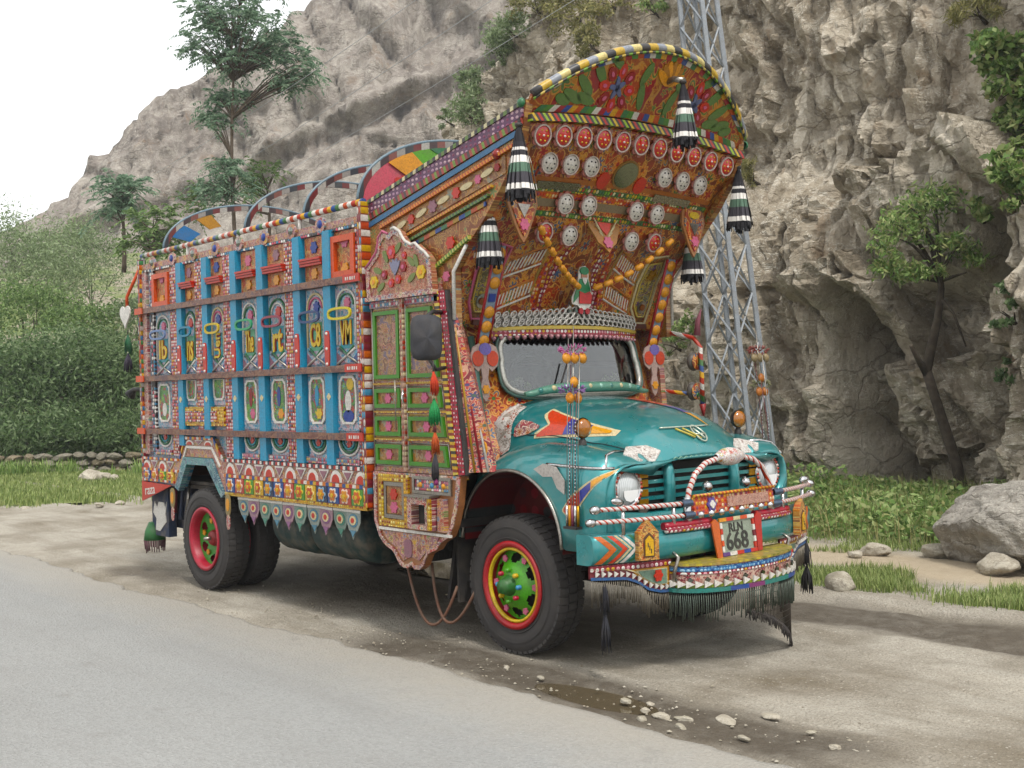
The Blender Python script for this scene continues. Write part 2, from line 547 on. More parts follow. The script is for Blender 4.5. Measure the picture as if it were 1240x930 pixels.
def m_asphalt():
    t = NT('worn_asphalt', 0.92, spec=0.25)
    P = t.obj()
    n1 = t.noise(P, 0.5, 4, 0.6); n2 = t.noise(P, 4.0, 5, 0.6); n3 = t.noise(P, 85.0, 3, 0.7)
    v = t.voro(P, 55.0)
    c = t.mix(n1, '#878886', '#9a9a97')
    c = t.mix(t.math('MULTIPLY', n2, 0.35), c, '#8f8e8a')
    sp = t.node('ShaderNodeSeparateColor'); t.put(sp.inputs[0], v[1])
    c = t.mix(t.math('MULTIPLY', t.math('GREATER_THAN', sp.outputs[0], 0.62), 0.18), c, '#6b6966')
    c = t.mix(t.math('MULTIPLY', t.math('GREATER_THAN', n3, 0.63), 0.5), c, '#b2b1ad')
    # dust drifting in from the shoulder
    y = t.xyz()[1]
    du = t.math('MULTIPLY', t.math('DIVIDE', t.math('ADD', t.math('MULTIPLY_ADD', n2, 0.5, y), 2.35), 0.8, clamp=True), 0.5)
    c = t.mix(du, c, '#9f9686')
    st = t.node('ShaderNodeMapping'); t.put(st.inputs[0], P); st.inputs['Scale'].default_value = (0.12, 1.0, 1.0)
    tr = t.noise(st.outputs[0], 1.3, 4, 0.6)
    c = t.mix(t.math('MULTIPLY', t.math('SUBTRACT', tr, 0.48, clamp=True), 2.2, clamp=True), c, '#83817d')
    sp2 = t.noise(P, 1.7, 5, 0.75)
    c = t.mix(t.math('MULTIPLY', t.math('SUBTRACT', sp2, 0.6, clamp=True), 4.0, clamp=True), c, '#7b7873')
    t.color(c)
    t.bump(t.math('ADD', v[0], n3), 0.8, 0.012)
    return t.mat
def m_rock(name, c1, c2, c3, sc=1.0, vein=0.6, bump=0.8):
    t = NT(name, 0.93, spec=0.15)
    P = t.obj()
    mp = t.node('ShaderNodeMapping'); t.put(mp.inputs[0], P); mp.inputs['Scale'].default_value = (1, 1, 0.28)
    mp2 = t.node('ShaderNodeMapping'); t.put(mp2.inputs[0], P); mp2.inputs['Rotation'].default_value = (0.3, 0.5, 0.2); mp2.inputs['Scale'].default_value = (0.5, 1, 1.9)
    n1 = t.noise(P, 0.35 * sc, 5, 0.6); n2 = t.noise(P, 2.2 * sc, 6, 0.65); n3 = t.noise(P, 14 * sc, 5, 0.7)
    st = t.noise(mp.outputs[0], 2.6 * sc, 5, 0.65, 0.6)
    lay = t.noise(mp2.outputs[0], 3.4 * sc, 5, 0.6, 1.2)
    c = t.ramp(n1, [(0.32, c1), (0.5, c2), (0.66, c3)])
    c = t.mix(t.math('MULTIPLY', t.math('SUBTRACT', n2, 0.45, clamp=True), 2.4, clamp=True), c, c3)
    c = t.mix(t.math('MULTIPLY', t.math('SUBTRACT', 0.46, n2, clamp=True), 2.2, clamp=True), c, c1)
    c = t.mix(t.math('MULTIPLY', t.math('GREATER_THAN', st, 0.575), 0.28), c, '#645b4e')
    c = t.mix(t.math('MULTIPLY', t.math('LESS_THAN', st, 0.40), 0.30), c, '#c2bbad')
    # pale bedding veins
    ln = t.math('ABSOLUTE', t.math('SUBTRACT', t.math('FRACT', t.math('MULTIPLY', lay, 7.0)), 0.5))
    vm = t.math('MULTIPLY', t.math('LESS_THAN', ln, 0.07), t.math('MULTIPLY', t.math('GREATER_THAN', n2, 0.5), vein))
    c = t.mix(vm, c, '#d6d0c2')
    # rusty stains
    c = t.mix(t.math('MULTIPLY', t.math('SUBTRACT', t.noise(P, 0.9 * sc, 4, 0.7, 1.0), 0.58, clamp=True), 3.0, clamp=True), c, '#8c6c48')
    # joints
    dn = t.node('ShaderNodeTexNoise'); t.put(dn.inputs['Vector'], P); dn.inputs['Scale'].default_value = 1.6 * sc; dn.inputs['Detail'].default_value = 4
    vm_ = t.node('ShaderNodeVectorMath'); vm_.operation = 'MULTIPLY_ADD'
    t.put(vm_.inputs[0], dn.outputs[1]); vm_.inputs[1].default_value = (1.1 / sc,) * 3; t.put(vm_.inputs[2], mp2.outputs[0])
    w1 = t.voro(vm_.outputs[0], 0.8 * sc, 'DISTANCE_TO_EDGE')[0]
    w2 = t.voro(vm_.outputs[0], 2.9 * sc, 'DISTANCE_TO_EDGE')[0]
    j1 = t.math('DIVIDE', w1, 0.03, clamp=True); j2 = t.math('DIVIDE', w2, 0.05, clamp=True)
    c = t.mix(t.math('MULTIPLY', t.math('MULTIPLY', t.math('SUBTRACT', 1.0, j1), t.math('GREATER_THAN', n1, 0.5)), 0.5), c, '#5a5146')
    c = t.mix(t.math('MULTIPLY', t.math('SUBTRACT', 1.0, j2), 0.06), c, '#5a5146')
    c = t.mix(t.math('MULTIPLY', t.math('SUBTRACT', n3, 0.5, clamp=True), 1.6), c, '#6d6558')
    t.color(c)
    h = t.math('ADD', t.math('ADD', t.math('MULTIPLY', n3, 0.7), n2), t.math('MULTIPLY', lay, 0.8))
    h = t.math('ADD', h, t.math('MULTIPLY_ADD', j1, 0.22, t.math('MULTIPLY', j2, 0.05)))
    t.bump(h, bump, 0.14 / sc)
    return t.mat
def m_leaf(name, cols, trans=0.35):
    t = NT(name, 0.6, spec=0.25)
    g = t.node('ShaderNodeNewGeometry')
    c = t.ramp(g.outputs['Random Per Island'], [(i / max(1, len(cols) - 1), q) for i, q in enumerate(cols)])
    n = t.noise(t.obj(), 0.7, 3)
    c = t.mix(t.math('MULTIPLY', n, 0.5), c, cols[0])
    t.color(c)
    tr = t.node('ShaderNodeBsdfTranslucent'); t.put(tr.inputs[0], c)
    mx = t.node('ShaderNodeMixShader'); mx.inputs[0].default_value = trans
    t.nt.links.new(t.b.outputs[0], mx.inputs[1]); t.nt.links.new(tr.outputs[0], mx.inputs[2])
    t.nt.links.new(mx.outputs[0], t.out.inputs[0])
    return t.mat
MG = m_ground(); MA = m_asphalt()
MROCK = m_rock('cliff_rock', '#8d8270', '#aea391', '#c6bdac', 1.0, 0.9, 0.8)
MFAR = m_rock('far_cliff_rock', '#786f67', '#958c83', '#aea69b', 0.55, 0.5, 1.0)
MSTONE = m_rock('loose_stone', '#7f786b', '#97907f', '#aaa497', 3.0, 0.3, 0.5)
MSTONEP = m_rock('pale_stone', '#8a8376', '#a09888', '#b4ad9e', 4.0, 0.2, 0.5)
MBARK = flat('#574a3c', 0.95, wear=0.4, name='bark')
MBARKD = flat('#3f362c', 0.95, wear=0.3, name='dark_bark')
LF_DARK = m_leaf('leaf_dark', ['#455a38', '#607a4a', '#7d9462', '#a3b38a'], .5)
LF_MID = m_leaf('leaf_mid', ['#43592f', '#617f42', '#7d9855', '#9db076'])
LF_PALE = m_leaf('leaf_pale', ['#566744', '#76895c', '#93a577', '#b0bd98'])
LF_BRIGHT = m_leaf('leaf_bright', ['#465f30', '#66863f', '#87a058', '#aab67a', '#94905c'])
LF_BLUE = m_leaf('leaf_bluish', ['#4a634a', '#638266', '#809c7d', '#a3b69b'], .45)
LF_DRY = m_leaf('leaf_dry', ['#5d5f35', '#7a7a48', '#96905c', '#b0a674'])
MGRASS = m_leaf('grass_blade', ['#5a6e38', '#78894a', '#93a05c', '#b5b880'], 0.3)
MGRASSY = m_leaf('grass_tall', ['#56733a', '#749049', '#90a85a', '#b3bf7e'], 0.35)

# ---- ground sheet
def axis(segs):
    o = []
    for a, b, n in segs: o += list(np.linspace(a, b, n, endpoint=False))
    return np.array(o + [segs[-1][1]])
gx = axis([(-700, -60, 12), (-60, -12, 40), (-12, 7, 260), (7, 40, 20), (40, 500, 8)])
gy = axis([(-500, -12, 10), (-12, -3, 12), (-3, 6.5, 170), (6.5, 40, 40), (40, 700, 12)])
GX, GY = np.meshgrid(gx, gy, indexing='ij')
def ground_z(X, Y):
    z = 0.030 * fbm(X * 0.9, Y * 0.9, X * 0, 3, 5) + 0.022 * fbm(X * 4.0, Y * 5.0, X * 0, 3, 9)
    rut = np.exp(-((Y - 1.35 - 0.15 * np.sin(X * 0.7)) / 0.14) ** 2) + np.exp(-((Y - 2.05 - 0.15 * np.sin(X * 0.7 + .4)) / 0.16) ** 2)
    z -= 0.045 * rut * (0.6 + 0.8 * vnoise(X * 3, Y * 3, X * 0, 3))
    z += 0.05 * np.exp(-((Y - 2.45) / 0.2) ** 2)
    z = z * (1 - np.exp(-(((X - 1.15) / 1.0) ** 2 + ((Y + 1.34) / 0.38) ** 2) ** 2))
    wob_ = 1 + .35 * fbm(X * 3.0, Y * 5.0, X * 0, 3, 61)
    z -= 0.055 * wob_ * np.exp(-(((X - 1.15) / 0.55) ** 2 + ((Y + 1.36) / 0.17) ** 2) ** 2) + 0.04 * np.exp(-(((X + 3.4) / 0.9) ** 2 + ((Y - 0.9) / 0.4) ** 2))
    wheel = sum(np.exp(-(((X - wx) / 0.5) ** 2 + ((Y - wy) / 0.35) ** 2)) for wx in (0, -4.29) for wy in (-0.95, 0.95))
    z = z * (1 - 0.9 * np.clip(wheel, 0, 1))
    far = np.clip((Y - 5) / 6, 0, 1)
    z += 0.12 * far * (1 + fbm(X * .4, Y * .4, X * 0, 3, 2))
    s_ = np.clip((-1.60 - Y) / .3, 0, 1)
    z = z * (1 - s_) - .06 * s_
    return np.where((np.abs(X) > 60) | (Y > 40) | (Y < -12), 0.0 * z, z)
GZ = ground_z(GX, GY)
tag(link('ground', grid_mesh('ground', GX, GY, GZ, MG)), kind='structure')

# ---- asphalt road with a ragged broken edge
rx = axis([(-500, -30, 10), (-30, -12, 60), (-12, 6, 420), (6, 40, 20), (40, 400, 6)])
ry = np.concatenate([[0, 0.02, 0.06, 0.15, 0.4, 0.9, 1.6, 2.6, 4.2, 7.0, 9.5]])
RX, RK = np.meshgrid(rx, ry, indexing='ij')
edge = -1.70 + 0.10 * fbm(RX * 0.8, RX * 0, RX * 0, 3, 4) + 0.07 * fbm(RX * 4.5, RX * 0, RX * 0, 4, 8)
RY = edge - RK
RZ = 0.016 + 0.012 * np.clip(RK / 0.3, 0, 1) + 0.006 * fbm(RX, RY, RX * 0, 3, 1)
RZ = np.where(RK == 0, -0.02, RZ)
tag(link('road', grid_mesh('road', RX, RY, RZ, MA)), kind='structure')

# ---- puddles
def m_water():
    t = NT('muddy_water', 0.03, spec=0.8)
    n = t.noise(t.obj(), 3.0, 3)
    t.color(t.mix(n, '#4d4434', '#5a503f'))
    return t.mat
MWAT = m_water()
for pid, (px_, py_, a, b, ang) in enumerate(((1.15, -1.36, 0.70, 0.22, 0.0), (-3.2, 1.1, 0.9, 0.35, 0.1), (-5.6, -1.25, 0.42, 0.10, 0.0), (-2.2, 0.2, 0.35, 0.12, 0.2))):
    n = 40
    pts = []
    for i in range(n):
        th = 2 * PI * i / n
        k = 1 + 0.16 * math.sin(3 * th + pid) + 0.10 * math.sin(5 * th + 2 * pid) + 0.06 * math.sin(9 * th)
        pts.append((px_ + a * k * math.cos(th) * math.cos(ang) - b * k * math.sin(th) * math.sin(ang), py_ + a * k * math.cos(th) * math.sin(ang) + b * k * math.sin(th), 0))
    o = MB().add(pts, [tuple(range(n))]).build('puddle', MWAT, loc=(0, 0, (-0.026, -0.008, -0.004, -0.006)[pid]))
    tag(o, kind='structure')

# ---- near cliff, running along the road behind the truck
cx = axis([(16, 2.5, 22), (2.5, -9, 250), (-9, -24, 200), (-24, -48, 70)])
ct = np.linspace(0, 1, 250)
def cliff_base(x): return np.interp(-x, [-16, -6, -2, 0, 3, 6, 10, 16, 26, 34, 48], [34, 16, 10, 9.2, 10.1, 10.3, 11.2, 13.0, 16.0, 18.5, 24])
def cliff_top(x): return np.interp(-x, [-16, 9, 12, 14, 17, 19.5, 22, 27, 34, 48], [23, 23, 22, 19, 15.2, 12.6, 11.4, 10.2, 8.4, 3.5])
CX, CT = np.meshgrid(cx, ct, indexing='ij')
tz = np.clip(CT / 0.93, 0, 1)
CZ = -0.4 + tz * (cliff_top(CX) + 0.4) * (0.35 * tz + 0.65)
CY = cliff_base(CX) + 0.10 * CZ + 0.012 * CZ ** 2 + np.clip((CT - 0.93) / 0.07, 0, 1) * 14
sm = lambda a, b, v: (lambda q: q * q * (3 - 2 * q))(np.clip((v - a) / (b - a), 0, 1))
wx_ = 0.5 * fbm(CX * .5, CZ * .5, CX * 0 + 3, 3, 21); wz_ = 0.5 * fbm(CX * .5, CZ * .5, CX * 0 + 9, 3, 22)
d1, d2, cid = worley((CX + wx_) * 0.42 + 0.12 * CZ, CZ * 0 + 0.5, (CZ + wz_) * 0.30, 40)
e1, e2, eid = worley((CX + wx_) * 1.15 + 0.35 * CZ, CZ * 0 + 0.5, (CZ + wz_ * 1.5) * 0.8 - 0.25 * CX, 50)
g1, g2, gid = worley((CX + wx_ * .6) * 3.4 + 1.2 * CZ, CZ * 0 + .5, (CZ + wz_) * 2.2 - 1.0 * CX, 60)
def blocks(sx, sz, shear, seed, step, tilt):
    """broken rock: every cell is its own tilted plane"""
    U, V = (CX + .35 * wx_) * sx + shear * CZ * sx, (CZ + .35 * wz_) * sz - shear * .5 * CX * sz
    iu, iv = np.floor(U), np.floor(V)
    best = np.full(U.shape, 9.0); val = np.zeros(U.shape)
    zz = U * 0
    for du in (-1, 0, 1):
        for dv in (-1, 0, 1):
            cu, cv = iu + du, iv + dv
            pu = cu + .12 + .76 * _hash(cu, cv, zz, seed); pv = cv + .12 + .76 * _hash(cu, cv, zz, seed + 1)
            a_, b_ = U - pu, V - pv
            d_ = np.maximum(np.abs(a_ + .3 * b_), np.abs(b_ - .2 * a_)) + .25 * np.hypot(a_, b_)
            w_ = step * (_hash(cu, cv, zz, seed + 2) - .5) * 2 + tilt * ((_hash(cu, cv, zz, seed + 3) - .5) * 2 * a_ / sx + (_hash(cu, cv, zz, seed + 4) - .35) * 2 * b_ / sz)
            n_ = d_ < best
            val = np.where(n_, w_, val); best = np.where(n_, d_, best)
    return val
BL = blocks(.38, .30, .25, 300, .42, .30) + blocks(1.0, .70, .35, 320, .17, .28) + blocks(2.6, 1.7, .4, 340, .055, .24) + .6 * blocks(6.0, 4.5, .4, 360, .025, .22)
disp = BL + 1.0 * fbm(CX * .16, CZ * .14, CX * 0, 3, 30) + 0.5 * (cid - .5) * sm(0, .2, d2 - d1)
vf1, vf2, vfid = worley((CX + wx_ * .5) * 1.9, CZ * 0 + .5, (CZ + wz_) * .22, 95)
disp += 0.34 * (vfid - .5) * sm(0, .12, vf2 - vf1) - 0.12 * (1 - sm(0, .08, vf2 - vf1))
sl1, sl2, slid = worley((CX + wx_) * .75 - .5 * CZ, CZ * 0 + .5, (CZ + wz_) * 1.3 + .3 * CX, 97)
disp += 0.26 * (slid - .5) * sm(0, .10, sl2 - sl1)
disp += 0.10 * ridged(CX * .55 + CZ * .2, CZ * .3, CX * 0, 4, 33) + 0.07 * fbm(CX * 2.2, CZ * 2.2, CX * 0, 5, 36)
disp -= 0.20 * (1 - sm(0, .05, d2 - d1))
# inclined bedding: thin ledges
bed = CZ * 0.9 + CX * 0.55 + 0.8 * fbm(CX * .4, CZ * .4, CX * 0, 3, 71)
disp += 0.10 * (np.abs(((bed * 1.7) % 1.0) - 0.5) * 2 - .5) * sm(-.2, .3, fbm(CX * .3, CZ * .3, CX * 0 + 5, 2, 77))
calm = sm(-9.5, -8.0, CX)                                        # named shapes on the stretch in view
bx = CX + 0.25 * fbm(CX * 0, CZ * .9, CX * 0, 3, 81)
butt = sm(-7.9, -6.6, bx) * (1 - sm(-4.75, -4.35, bx)) * (1 - sm(4.2, 5.2, CZ))
disp += 0.55 * butt * (1 - 0.10 * CZ)
rec = sm(-4.55, -4.15, bx) * (1 - sm(-2.3, -1.7, bx)) * (1 - sm(2.7, 3.5, CZ - 0.25 * (CX + 4)))
disp -= 0.5 * rec
cleft = sm(-4.6, -4.3, bx) * (1 - sm(-3.95, -3.55, bx + .06 * CZ)) * (1 - sm(3.0, 3.7, CZ))
disp -= 0.85 * cleft
disp += 0.55 * sm(-8, -6.5, CX) * (1 - sm(-3.2, -1.5, CX)) * sm(3.0, 3.7, CZ) * (1 - sm(4.5, 6.0, CZ))
crev = np.exp(-((bx + 1.75) / 0.28) ** 2) * (1 - sm(3.5, 5, CZ))
disp -= 1.5 * crev
hole = np.exp(-(((CX + 4.35) / 0.42) ** 2 + ((CZ - 5.55) / 0.20) ** 2) ** 2)
disp -= 0.9 * hole
shelf = sm(-6.6, -5.6, CX) * (1 - sm(-3.8, -3.0, CX)) * np.exp(-((CZ - 5.15 - .05 * (CX + 5)) / 0.3) ** 2)
disp += 0.35 * shelf
CY = CY - disp * (1 - 0.8 * np.clip((CT - 0.93) / 0.03, 0, 1))
CZ2 = CZ + 0.10 * fbm(CX * 1.3, CZ * 1.3, CX * 0, 3, 90)
tag(link('cliff', grid_mesh('cliff', CX, CY, CZ2, MROCK, False)), kind='structure')
_cp = np.stack([CX, CY, CZ2], -1).reshape(-1, 3)
_cd = _cp - CAM
_cdz = _cd @ np.array(_f)
_cpx = 620 + 1400 * (_cd @ np.array(_r2)) / _cdz
_cpy = 465 - 1400 * (_cd @ np.array(_u2)) / _cdz
def on_cliff(px, py):
    k = (_cpx - px) ** 2 + (_cpy - py) ** 2
    k = np.where(_cdz < 1, 1e9, k)
    best = np.argsort(k)[:12]
    return Vector(_cp[best[np.argmin(_cdz[best])]])

# ---- hillside of scrub and scree, far cliff
hd = np.linspace(29.5, 100, 130); hl = np.linspace(-75, 14, 150)
HD, HL = np.meshgrid(hd, hl, indexing='ij')
HX = CAM[0] + FW[0] * HD + RT[0] * HL; HY = CAM[1] + FW[1] * HD + RT[1] * HL
HZ = 0.27 * np.clip(HD - 30.5, 0, 200) * (0.8 + 0.006 * (HL + 30)) + 0.9 * fbm(HX * .12, HY * .12, HX * 0, 4, 12) * np.clip((HD - 31) / 8, 0, 1) + 0.35 * fbm(HX * .6, HY * .6, HX * 0, 4, 13) * np.clip((HD - 31) / 4, 0, 1)
HZ = np.where(HD < 30.6, -0.25, HZ)
def m_scree():
    t = NT('scrub_slope', 0.95, spec=0.15)
    P = t.obj()
    n1 = t.noise(P, 0.35, 5, 0.65); n2 = t.noise(P, 3.0, 5, 0.7)
    g = t.mix(n2, '#5d6b3a', '#7f8a55')
    s = t.mix(n2, '#7d7363', '#a59c8a')
    c = t.mix(t.math('MULTIPLY', t.math('SUBTRACT', n1, 0.44, clamp=True), 9.0, clamp=True), g, s)
    t.color(c); t.bump(n2, 0.8, 0.3)
    return t.mat
tag(link('hillside', grid_mesh('hillside', HX, HY, HZ, m_scree())), kind='structure')
fl = np.linspace(-85, 30, 340); ft = np.linspace(0, 1, 130)
FL, FT = np.meshgrid(fl, ft, indexing='ij')
sky_px = np.array([-700, -300, -100, 0, 30, 75, 104, 113, 140, 156, 200, 245, 300, 345, 380, 450, 640, 1200])
sky_py = np.array([350, 330, 300, 284, 262, 240, 229, 190, 181, 150, 122, 92, 62, 30, 0, -50, -140, -260])
FD0 = 96.0
top = 1.9 + (469 + (620 - sky_px) * 0.0248 - sky_py) / 1400 * FD0
FTOP = np.interp(FL, (sky_px - 620) / 1400 * FD0, top)
tt = np.clip(FT / 0.9, 0, 1)
FZ = 2 + tt * (FTOP - 2)
FD = 78 + 18 * tt ** 1.3 + np.clip((FT - 0.9) / 0.1, 0, 1) * 40
w1, w2, wid = worley(FL * 0.16 + 0.03 * FZ, FL * 0 + .5, FZ * 0.09 + .05 * FL, 140)
v1, v2, vid = worley(FL * 0.5 + .1 * FZ, FL * 0 + .5, FZ * 0.22, 150)
fdisp = 3.2 * fbm(FL * .06, FZ * .06, FL * 0, 3, 130) + 3.0 * (wid - .5) * sm(0, .3, w2 - w1) + 1.3 * (vid - .5) * sm(0, .3, v2 - v1) + 1.6 * ridged(FL * .35, FZ * .10, FL * 0, 5, 133) + 0.8 * ridged(FL * 1.1, FZ * .3, FL * 0, 4, 134) + 0.4 * fbm(FL * 1.2, FZ * 1.0, FL * 0, 4, 137)
fdisp -= 0.8 * (1 - sm(0, .08, w2 - w1))
# one long ledge dipping to the left
led = FZ - (19 + 0.42 * (FL + 22))
fdisp += 1.2 * np.exp(-(led / 0.8) ** 2) - 1.0 * np.exp(-((led + 1.6) / 0.8) ** 2)
FD = FD - fdisp * (1 - 0.7 * np.clip((FT - .9) / .05, 0, 1))
FZ = FZ + 0.35 * fbm(FL * .5, FT * 5, FL * 0, 3, 160) * tt
FX = CAM[0] + FW[0] * FD + RT[0] * FL; FY = CAM[1] + FW[1] * FD + RT[1] * FL
tag(link('mountain', grid_mesh('mountain', FX, FY, FZ, MFAR)), kind='structure')

# ---- foliage builders
def unit(n):
    a = rng.normal(size=(n, 3))
    return a / np.linalg.norm(a, axis=1)[:, None]
def leaf_mesh(name, P, L, W, mat, droop=0.0, axis_dir=None):
    n = len(P)
    a = unit(n) if axis_dir is None else axis_dir
    a = a + np.array([0, 0, -droop]); a /= np.linalg.norm(a, axis=1)[:, None]
    b = np.cross(a, unit(n)); b /= np.linalg.norm(b, axis=1)[:, None] + 1e-9
    l = (L * rng.uniform(.6, 1.3, n))[:, None]; w = (W * rng.uniform(.6, 1.3, n))[:, None]
    co = np.stack([P - a * l * .5, P + b * w * .5 - a * l * .05, P + a * l * .5, P - b * w * .5 - a * l * .05], 1).reshape(-1, 3)
    q = np.arange(4 * n).reshape(n, 4)
    me = bpy.data.meshes.new(name)
    fast_mesh(me, co, q, False)
    me.materials.append(mat)
    return me
def clump_points(blobs, per_clump=40, spread=0.16, dens=1.0, hollow=0.35):
    out = []
    for (c, r, n) in blobs:
        c, r = np.array(c), np.array(r)
        k = max(3, int(n * dens / per_clump))
        d = unit(k); d[:, 2] = np.where(d[:, 2] < -.5, -d[:, 2], d[:, 2])
        cc = c + d * r * rng.uniform(hollow, 1.0, (k, 1)) ** .6
        cc += rng.normal(size=(k, 3)) * r * .08
        sp = spread * rng.uniform(.5, 1.4, (k, 1, 1)) * r.mean()
        pts = cc[:, None, :] + rng.normal(size=(k, per_clump, 3)) * sp * np.array([1, 1, .75])
        out.append(pts.reshape(-1, 3))
    return np.concatenate(out)
def branch_tubes(mb, base, top, r0, limbs, n=7):
    base, top = Vector(base), Vector(top)
    mid = (base + top) * .5 + Vector((random.uniform(-.06, .06), random.uniform(-.06, .06), 0)) * (top - base).length
    path = bezier_path(base, mid, top, 8)
    mb.tube(path, [r0 * (1 - .65 * i / 8) for i in range(9)], n)
    for (t, end) in limbs:
        p = path[min(8, int(t * 8))]
        e = Vector(end)
        mb.tube(bezier_path(p, (p + e) * .5 + Vector((0, 0, .12 * (e - p).length)), e, 6), [min(.05, r0 * .42) * (1 - .75 * i / 6) for i in range(7)], 6)
def shrub(name, label, cat, blobs, mat, L, W, group=None, stem=None, per=40, spread=.16, droop=0.2, dens=1.0, rooted=True):
    base = Vector(stem) if stem else Vector((blobs[0][0][0], blobs[0][0][1], 0.0))
    e = empty(name, base, label, cat, group)
    P = clump_points(blobs, per, spread, dens) - np.array(base)
    if rooted: P = P[P[:, 2] > 0.01]
    link('foliage', leaf_mesh('foliage', P, L, W, mat, droop), e)
    for (c, r, n) in blobs:
        mb = MB()
        t = Vector(c) - base
        b0 = Vector((t.x * .3, t.y * .3, 0)) if rooted else t + Vector((0, .35, -.12))
        branch_tubes(mb, b0, t, 0.035 + .012 * r[2], [(random.uniform(.4, .8), t + Vector(unit(1)[0]) * r[0] * .7) for _ in range(4)], 6)
        mb.build('stem', MBARKD, e)
    return e
def fronds(origins, dirs, length, nl, mat, name='crown'):
    """pinnate leaves: a drooping rib with leaflets on both sides"""
    Ps, As = [], []
    for o, d in zip(origins, dirs):
        o = np.array(o); d = np.array(d); d = d / np.linalg.norm(d)
        l = length * random.uniform(.65, 1.2)
        side = np.cross(d, [0, 0, 1]); side /= np.linalg.norm(side) + 1e-6
        for k in range(nl):
            t = (k + .6) / nl
            p = o + d * l * t + np.array([0, 0, -.45 * l * t * t])
            for s_ in (-1, 1):
                a = side * s_ * .85 + d * .45 + np.array([0, 0, -.35 - .4 * t]) + rng.normal(size=3) * .12
                a /= np.linalg.norm(a)
                ll = l * .26 * (1 - .4 * abs(t - .4))
                Ps.append(p + a * ll * .5); As.append(a)
    return leaf_mesh(name, np.array(Ps), length * .26, length * .085, mat, 0, np.array(As))
def frond_tree(name, label, base, top, whorls, mat, r0=.12, length=.8, nl=9, group=None):
    base = Vector(base)
    e = empty(name, base, label, 'tree', group)
    mb = MB(); org, dr, limbs = [], [], []
    for (c, rad, n) in whorls:
        c = Vector(c) - base
        m = max(3, int(n / 5))
        for _ in range(m):
            d = Vector(unit(1)[0]) * random.uniform(.45, 1.0); d.z = d.z * .75 + .1
            tip = c + Vector((d.x * rad, d.y * rad, d.z * rad * .8))
            limbs.append((min(.97, max(.15, (c.z - .25 * rad) / max(.1, (Vector(top) - base).z))), tip))
            for _ in range(7):
                q = Vector(unit(1)[0]); q.z = q.z * .6 + .25
                org.append(tip + Vector(unit(1)[0]) * .15 * rad); dr.append((q + d * .5).normalized())
    tp = Vector(top) - base
    branch_tubes(mb, (0, 0, 0), tp, r0, limbs, 8)
    mb.build('trunk', MBARK, e)
    link('crown', fronds(org, dr, length, nl, mat), e)
    return e

# ---- trees and shrubs on the left
g_tree = 'trees on the slope behind the lay-by'
frond_tree('tall_tree', 'tall slender tree with feathery drooping leaf tiers rising above the truck body', at(288, 330, 36), at(296, -40, 36),
    [(at(270, 25, 36), 1.3, 150), (at(310, 40, 36), 1.3, 130), (at(355, 90, 36), .75, 90), (at(345, 60, 36), .7, 50), (at(255, 55, 36), .9, 70), (at(290, 80, 36), .9, 90), (at(300, -35, 36), 1.5, 100), (at(275, 125, 36), .65, 63), (at(262, 148, 36), .5, 35), (at(270, 205, 36), .6, 45), (at(255, 230, 36), .6, 35), (at(285, 225, 36), .6, 35)], LF_BLUE, .07, .62, 8)
frond_tree('small_tree', 'small tree with a rounded tuft of drooping leaves on the scree slope', at(150, 330, 40), at(145, 235, 40),
    [(at(145, 235, 40), .95, 60), (at(137, 255, 40), .7, 30), (at(158, 250, 40), .6, 24)], LF_BLUE, .09, .75, group=g_tree)
frond_tree('young_tree', 'low leafy young tree rising just behind the rear roof hoop', at(190, 330, 36), at(185, 275, 36),
    [(at(185, 272, 36), .75, 42), (at(180, 295, 36), .8, 36), (at(205, 290, 36), .6, 24)], LF_MID, .08, .7, group=g_tree)
frond_tree('young_tree', 'young tree growing among pale rocks behind the middle roof hoop', at(325, 300, 38), at(322, 220, 38),
    [(at(325, 212, 38), .7, 36), (at(300, 232, 38), .6, 24), (at(240, 250, 38), .8, 36)], LF_MID, .07, .6, group=g_tree)
gsh = 'shrubs behind the dry stone wall'
def sh(px, py, D, rx, rz, n, **k):
    p = at(px, py, D)
    return (tuple(p), (rx, rx, rz), n)
shrub('willow_shrub', 'dense dark green shrub overhanging the dry stone wall', 'shrub', [sh(20, 480, 32, 1.9, 1.5, 9000), sh(75, 465, 32.5, 1.8, 1.6, 9000), sh(30, 535, 30.6, 1.3, .7, 3500), sh(85, 530, 30.6, 1.2, .8, 3500)], LF_DARK, .17, .05, gsh, stem=tuple(DL(32.3, -12.6)), per=45)
shrub('willow_shrub', 'dense dark green shrub between the stone wall and the truck tail', 'shrub', [sh(125, 470, 32, 1.6, 1.6, 8000), sh(165, 500, 32.5, 1.6, 1.5, 6000), sh(205, 490, 33, 1.6, 1.5, 3000), sh(135, 532, 30.6, 1.2, .7, 3200), sh(180, 530, 30.6, 1.2, .8, 2500)], LF_DARK, .17, .05, gsh, stem=tuple(DL(32.3, -10.8)), per=45)
shrub('willow_shrub', 'low dark shrub at the outer end of the stone wall', 'shrub', [sh(-45, 480, 33, 1.9, 1.7, 5000), sh(-30, 535, 30.8, 1.3, .7, 2500)], LF_DARK, .17, .05, gsh, stem=tuple(DL(33, -15.6)))
shrub('feathery_shrub', 'tall pale feathery shrub with thin bare branches', 'shrub', [sh(20, 330, 42, 2.2, 1.9, 6000), sh(-30, 320, 42, 2.4, 2.2, 5000), sh(65, 350, 41, 1.6, 1.5, 4000)], LF_PALE, .16, .045, gsh, stem=tuple(DL(41.5, -17.5, 2.0)), per=28, spread=.2)
shrub('feathery_shrub', 'bright green bush below the tall feathery shrub', 'shrub', [sh(40, 385, 38, 1.6, 1.1, 4500), sh(95, 395, 37, 1.2, .8, 2500)], LF_MID, .16, .05, gsh, stem=tuple(DL(37.6, -15.4, 1.2)))
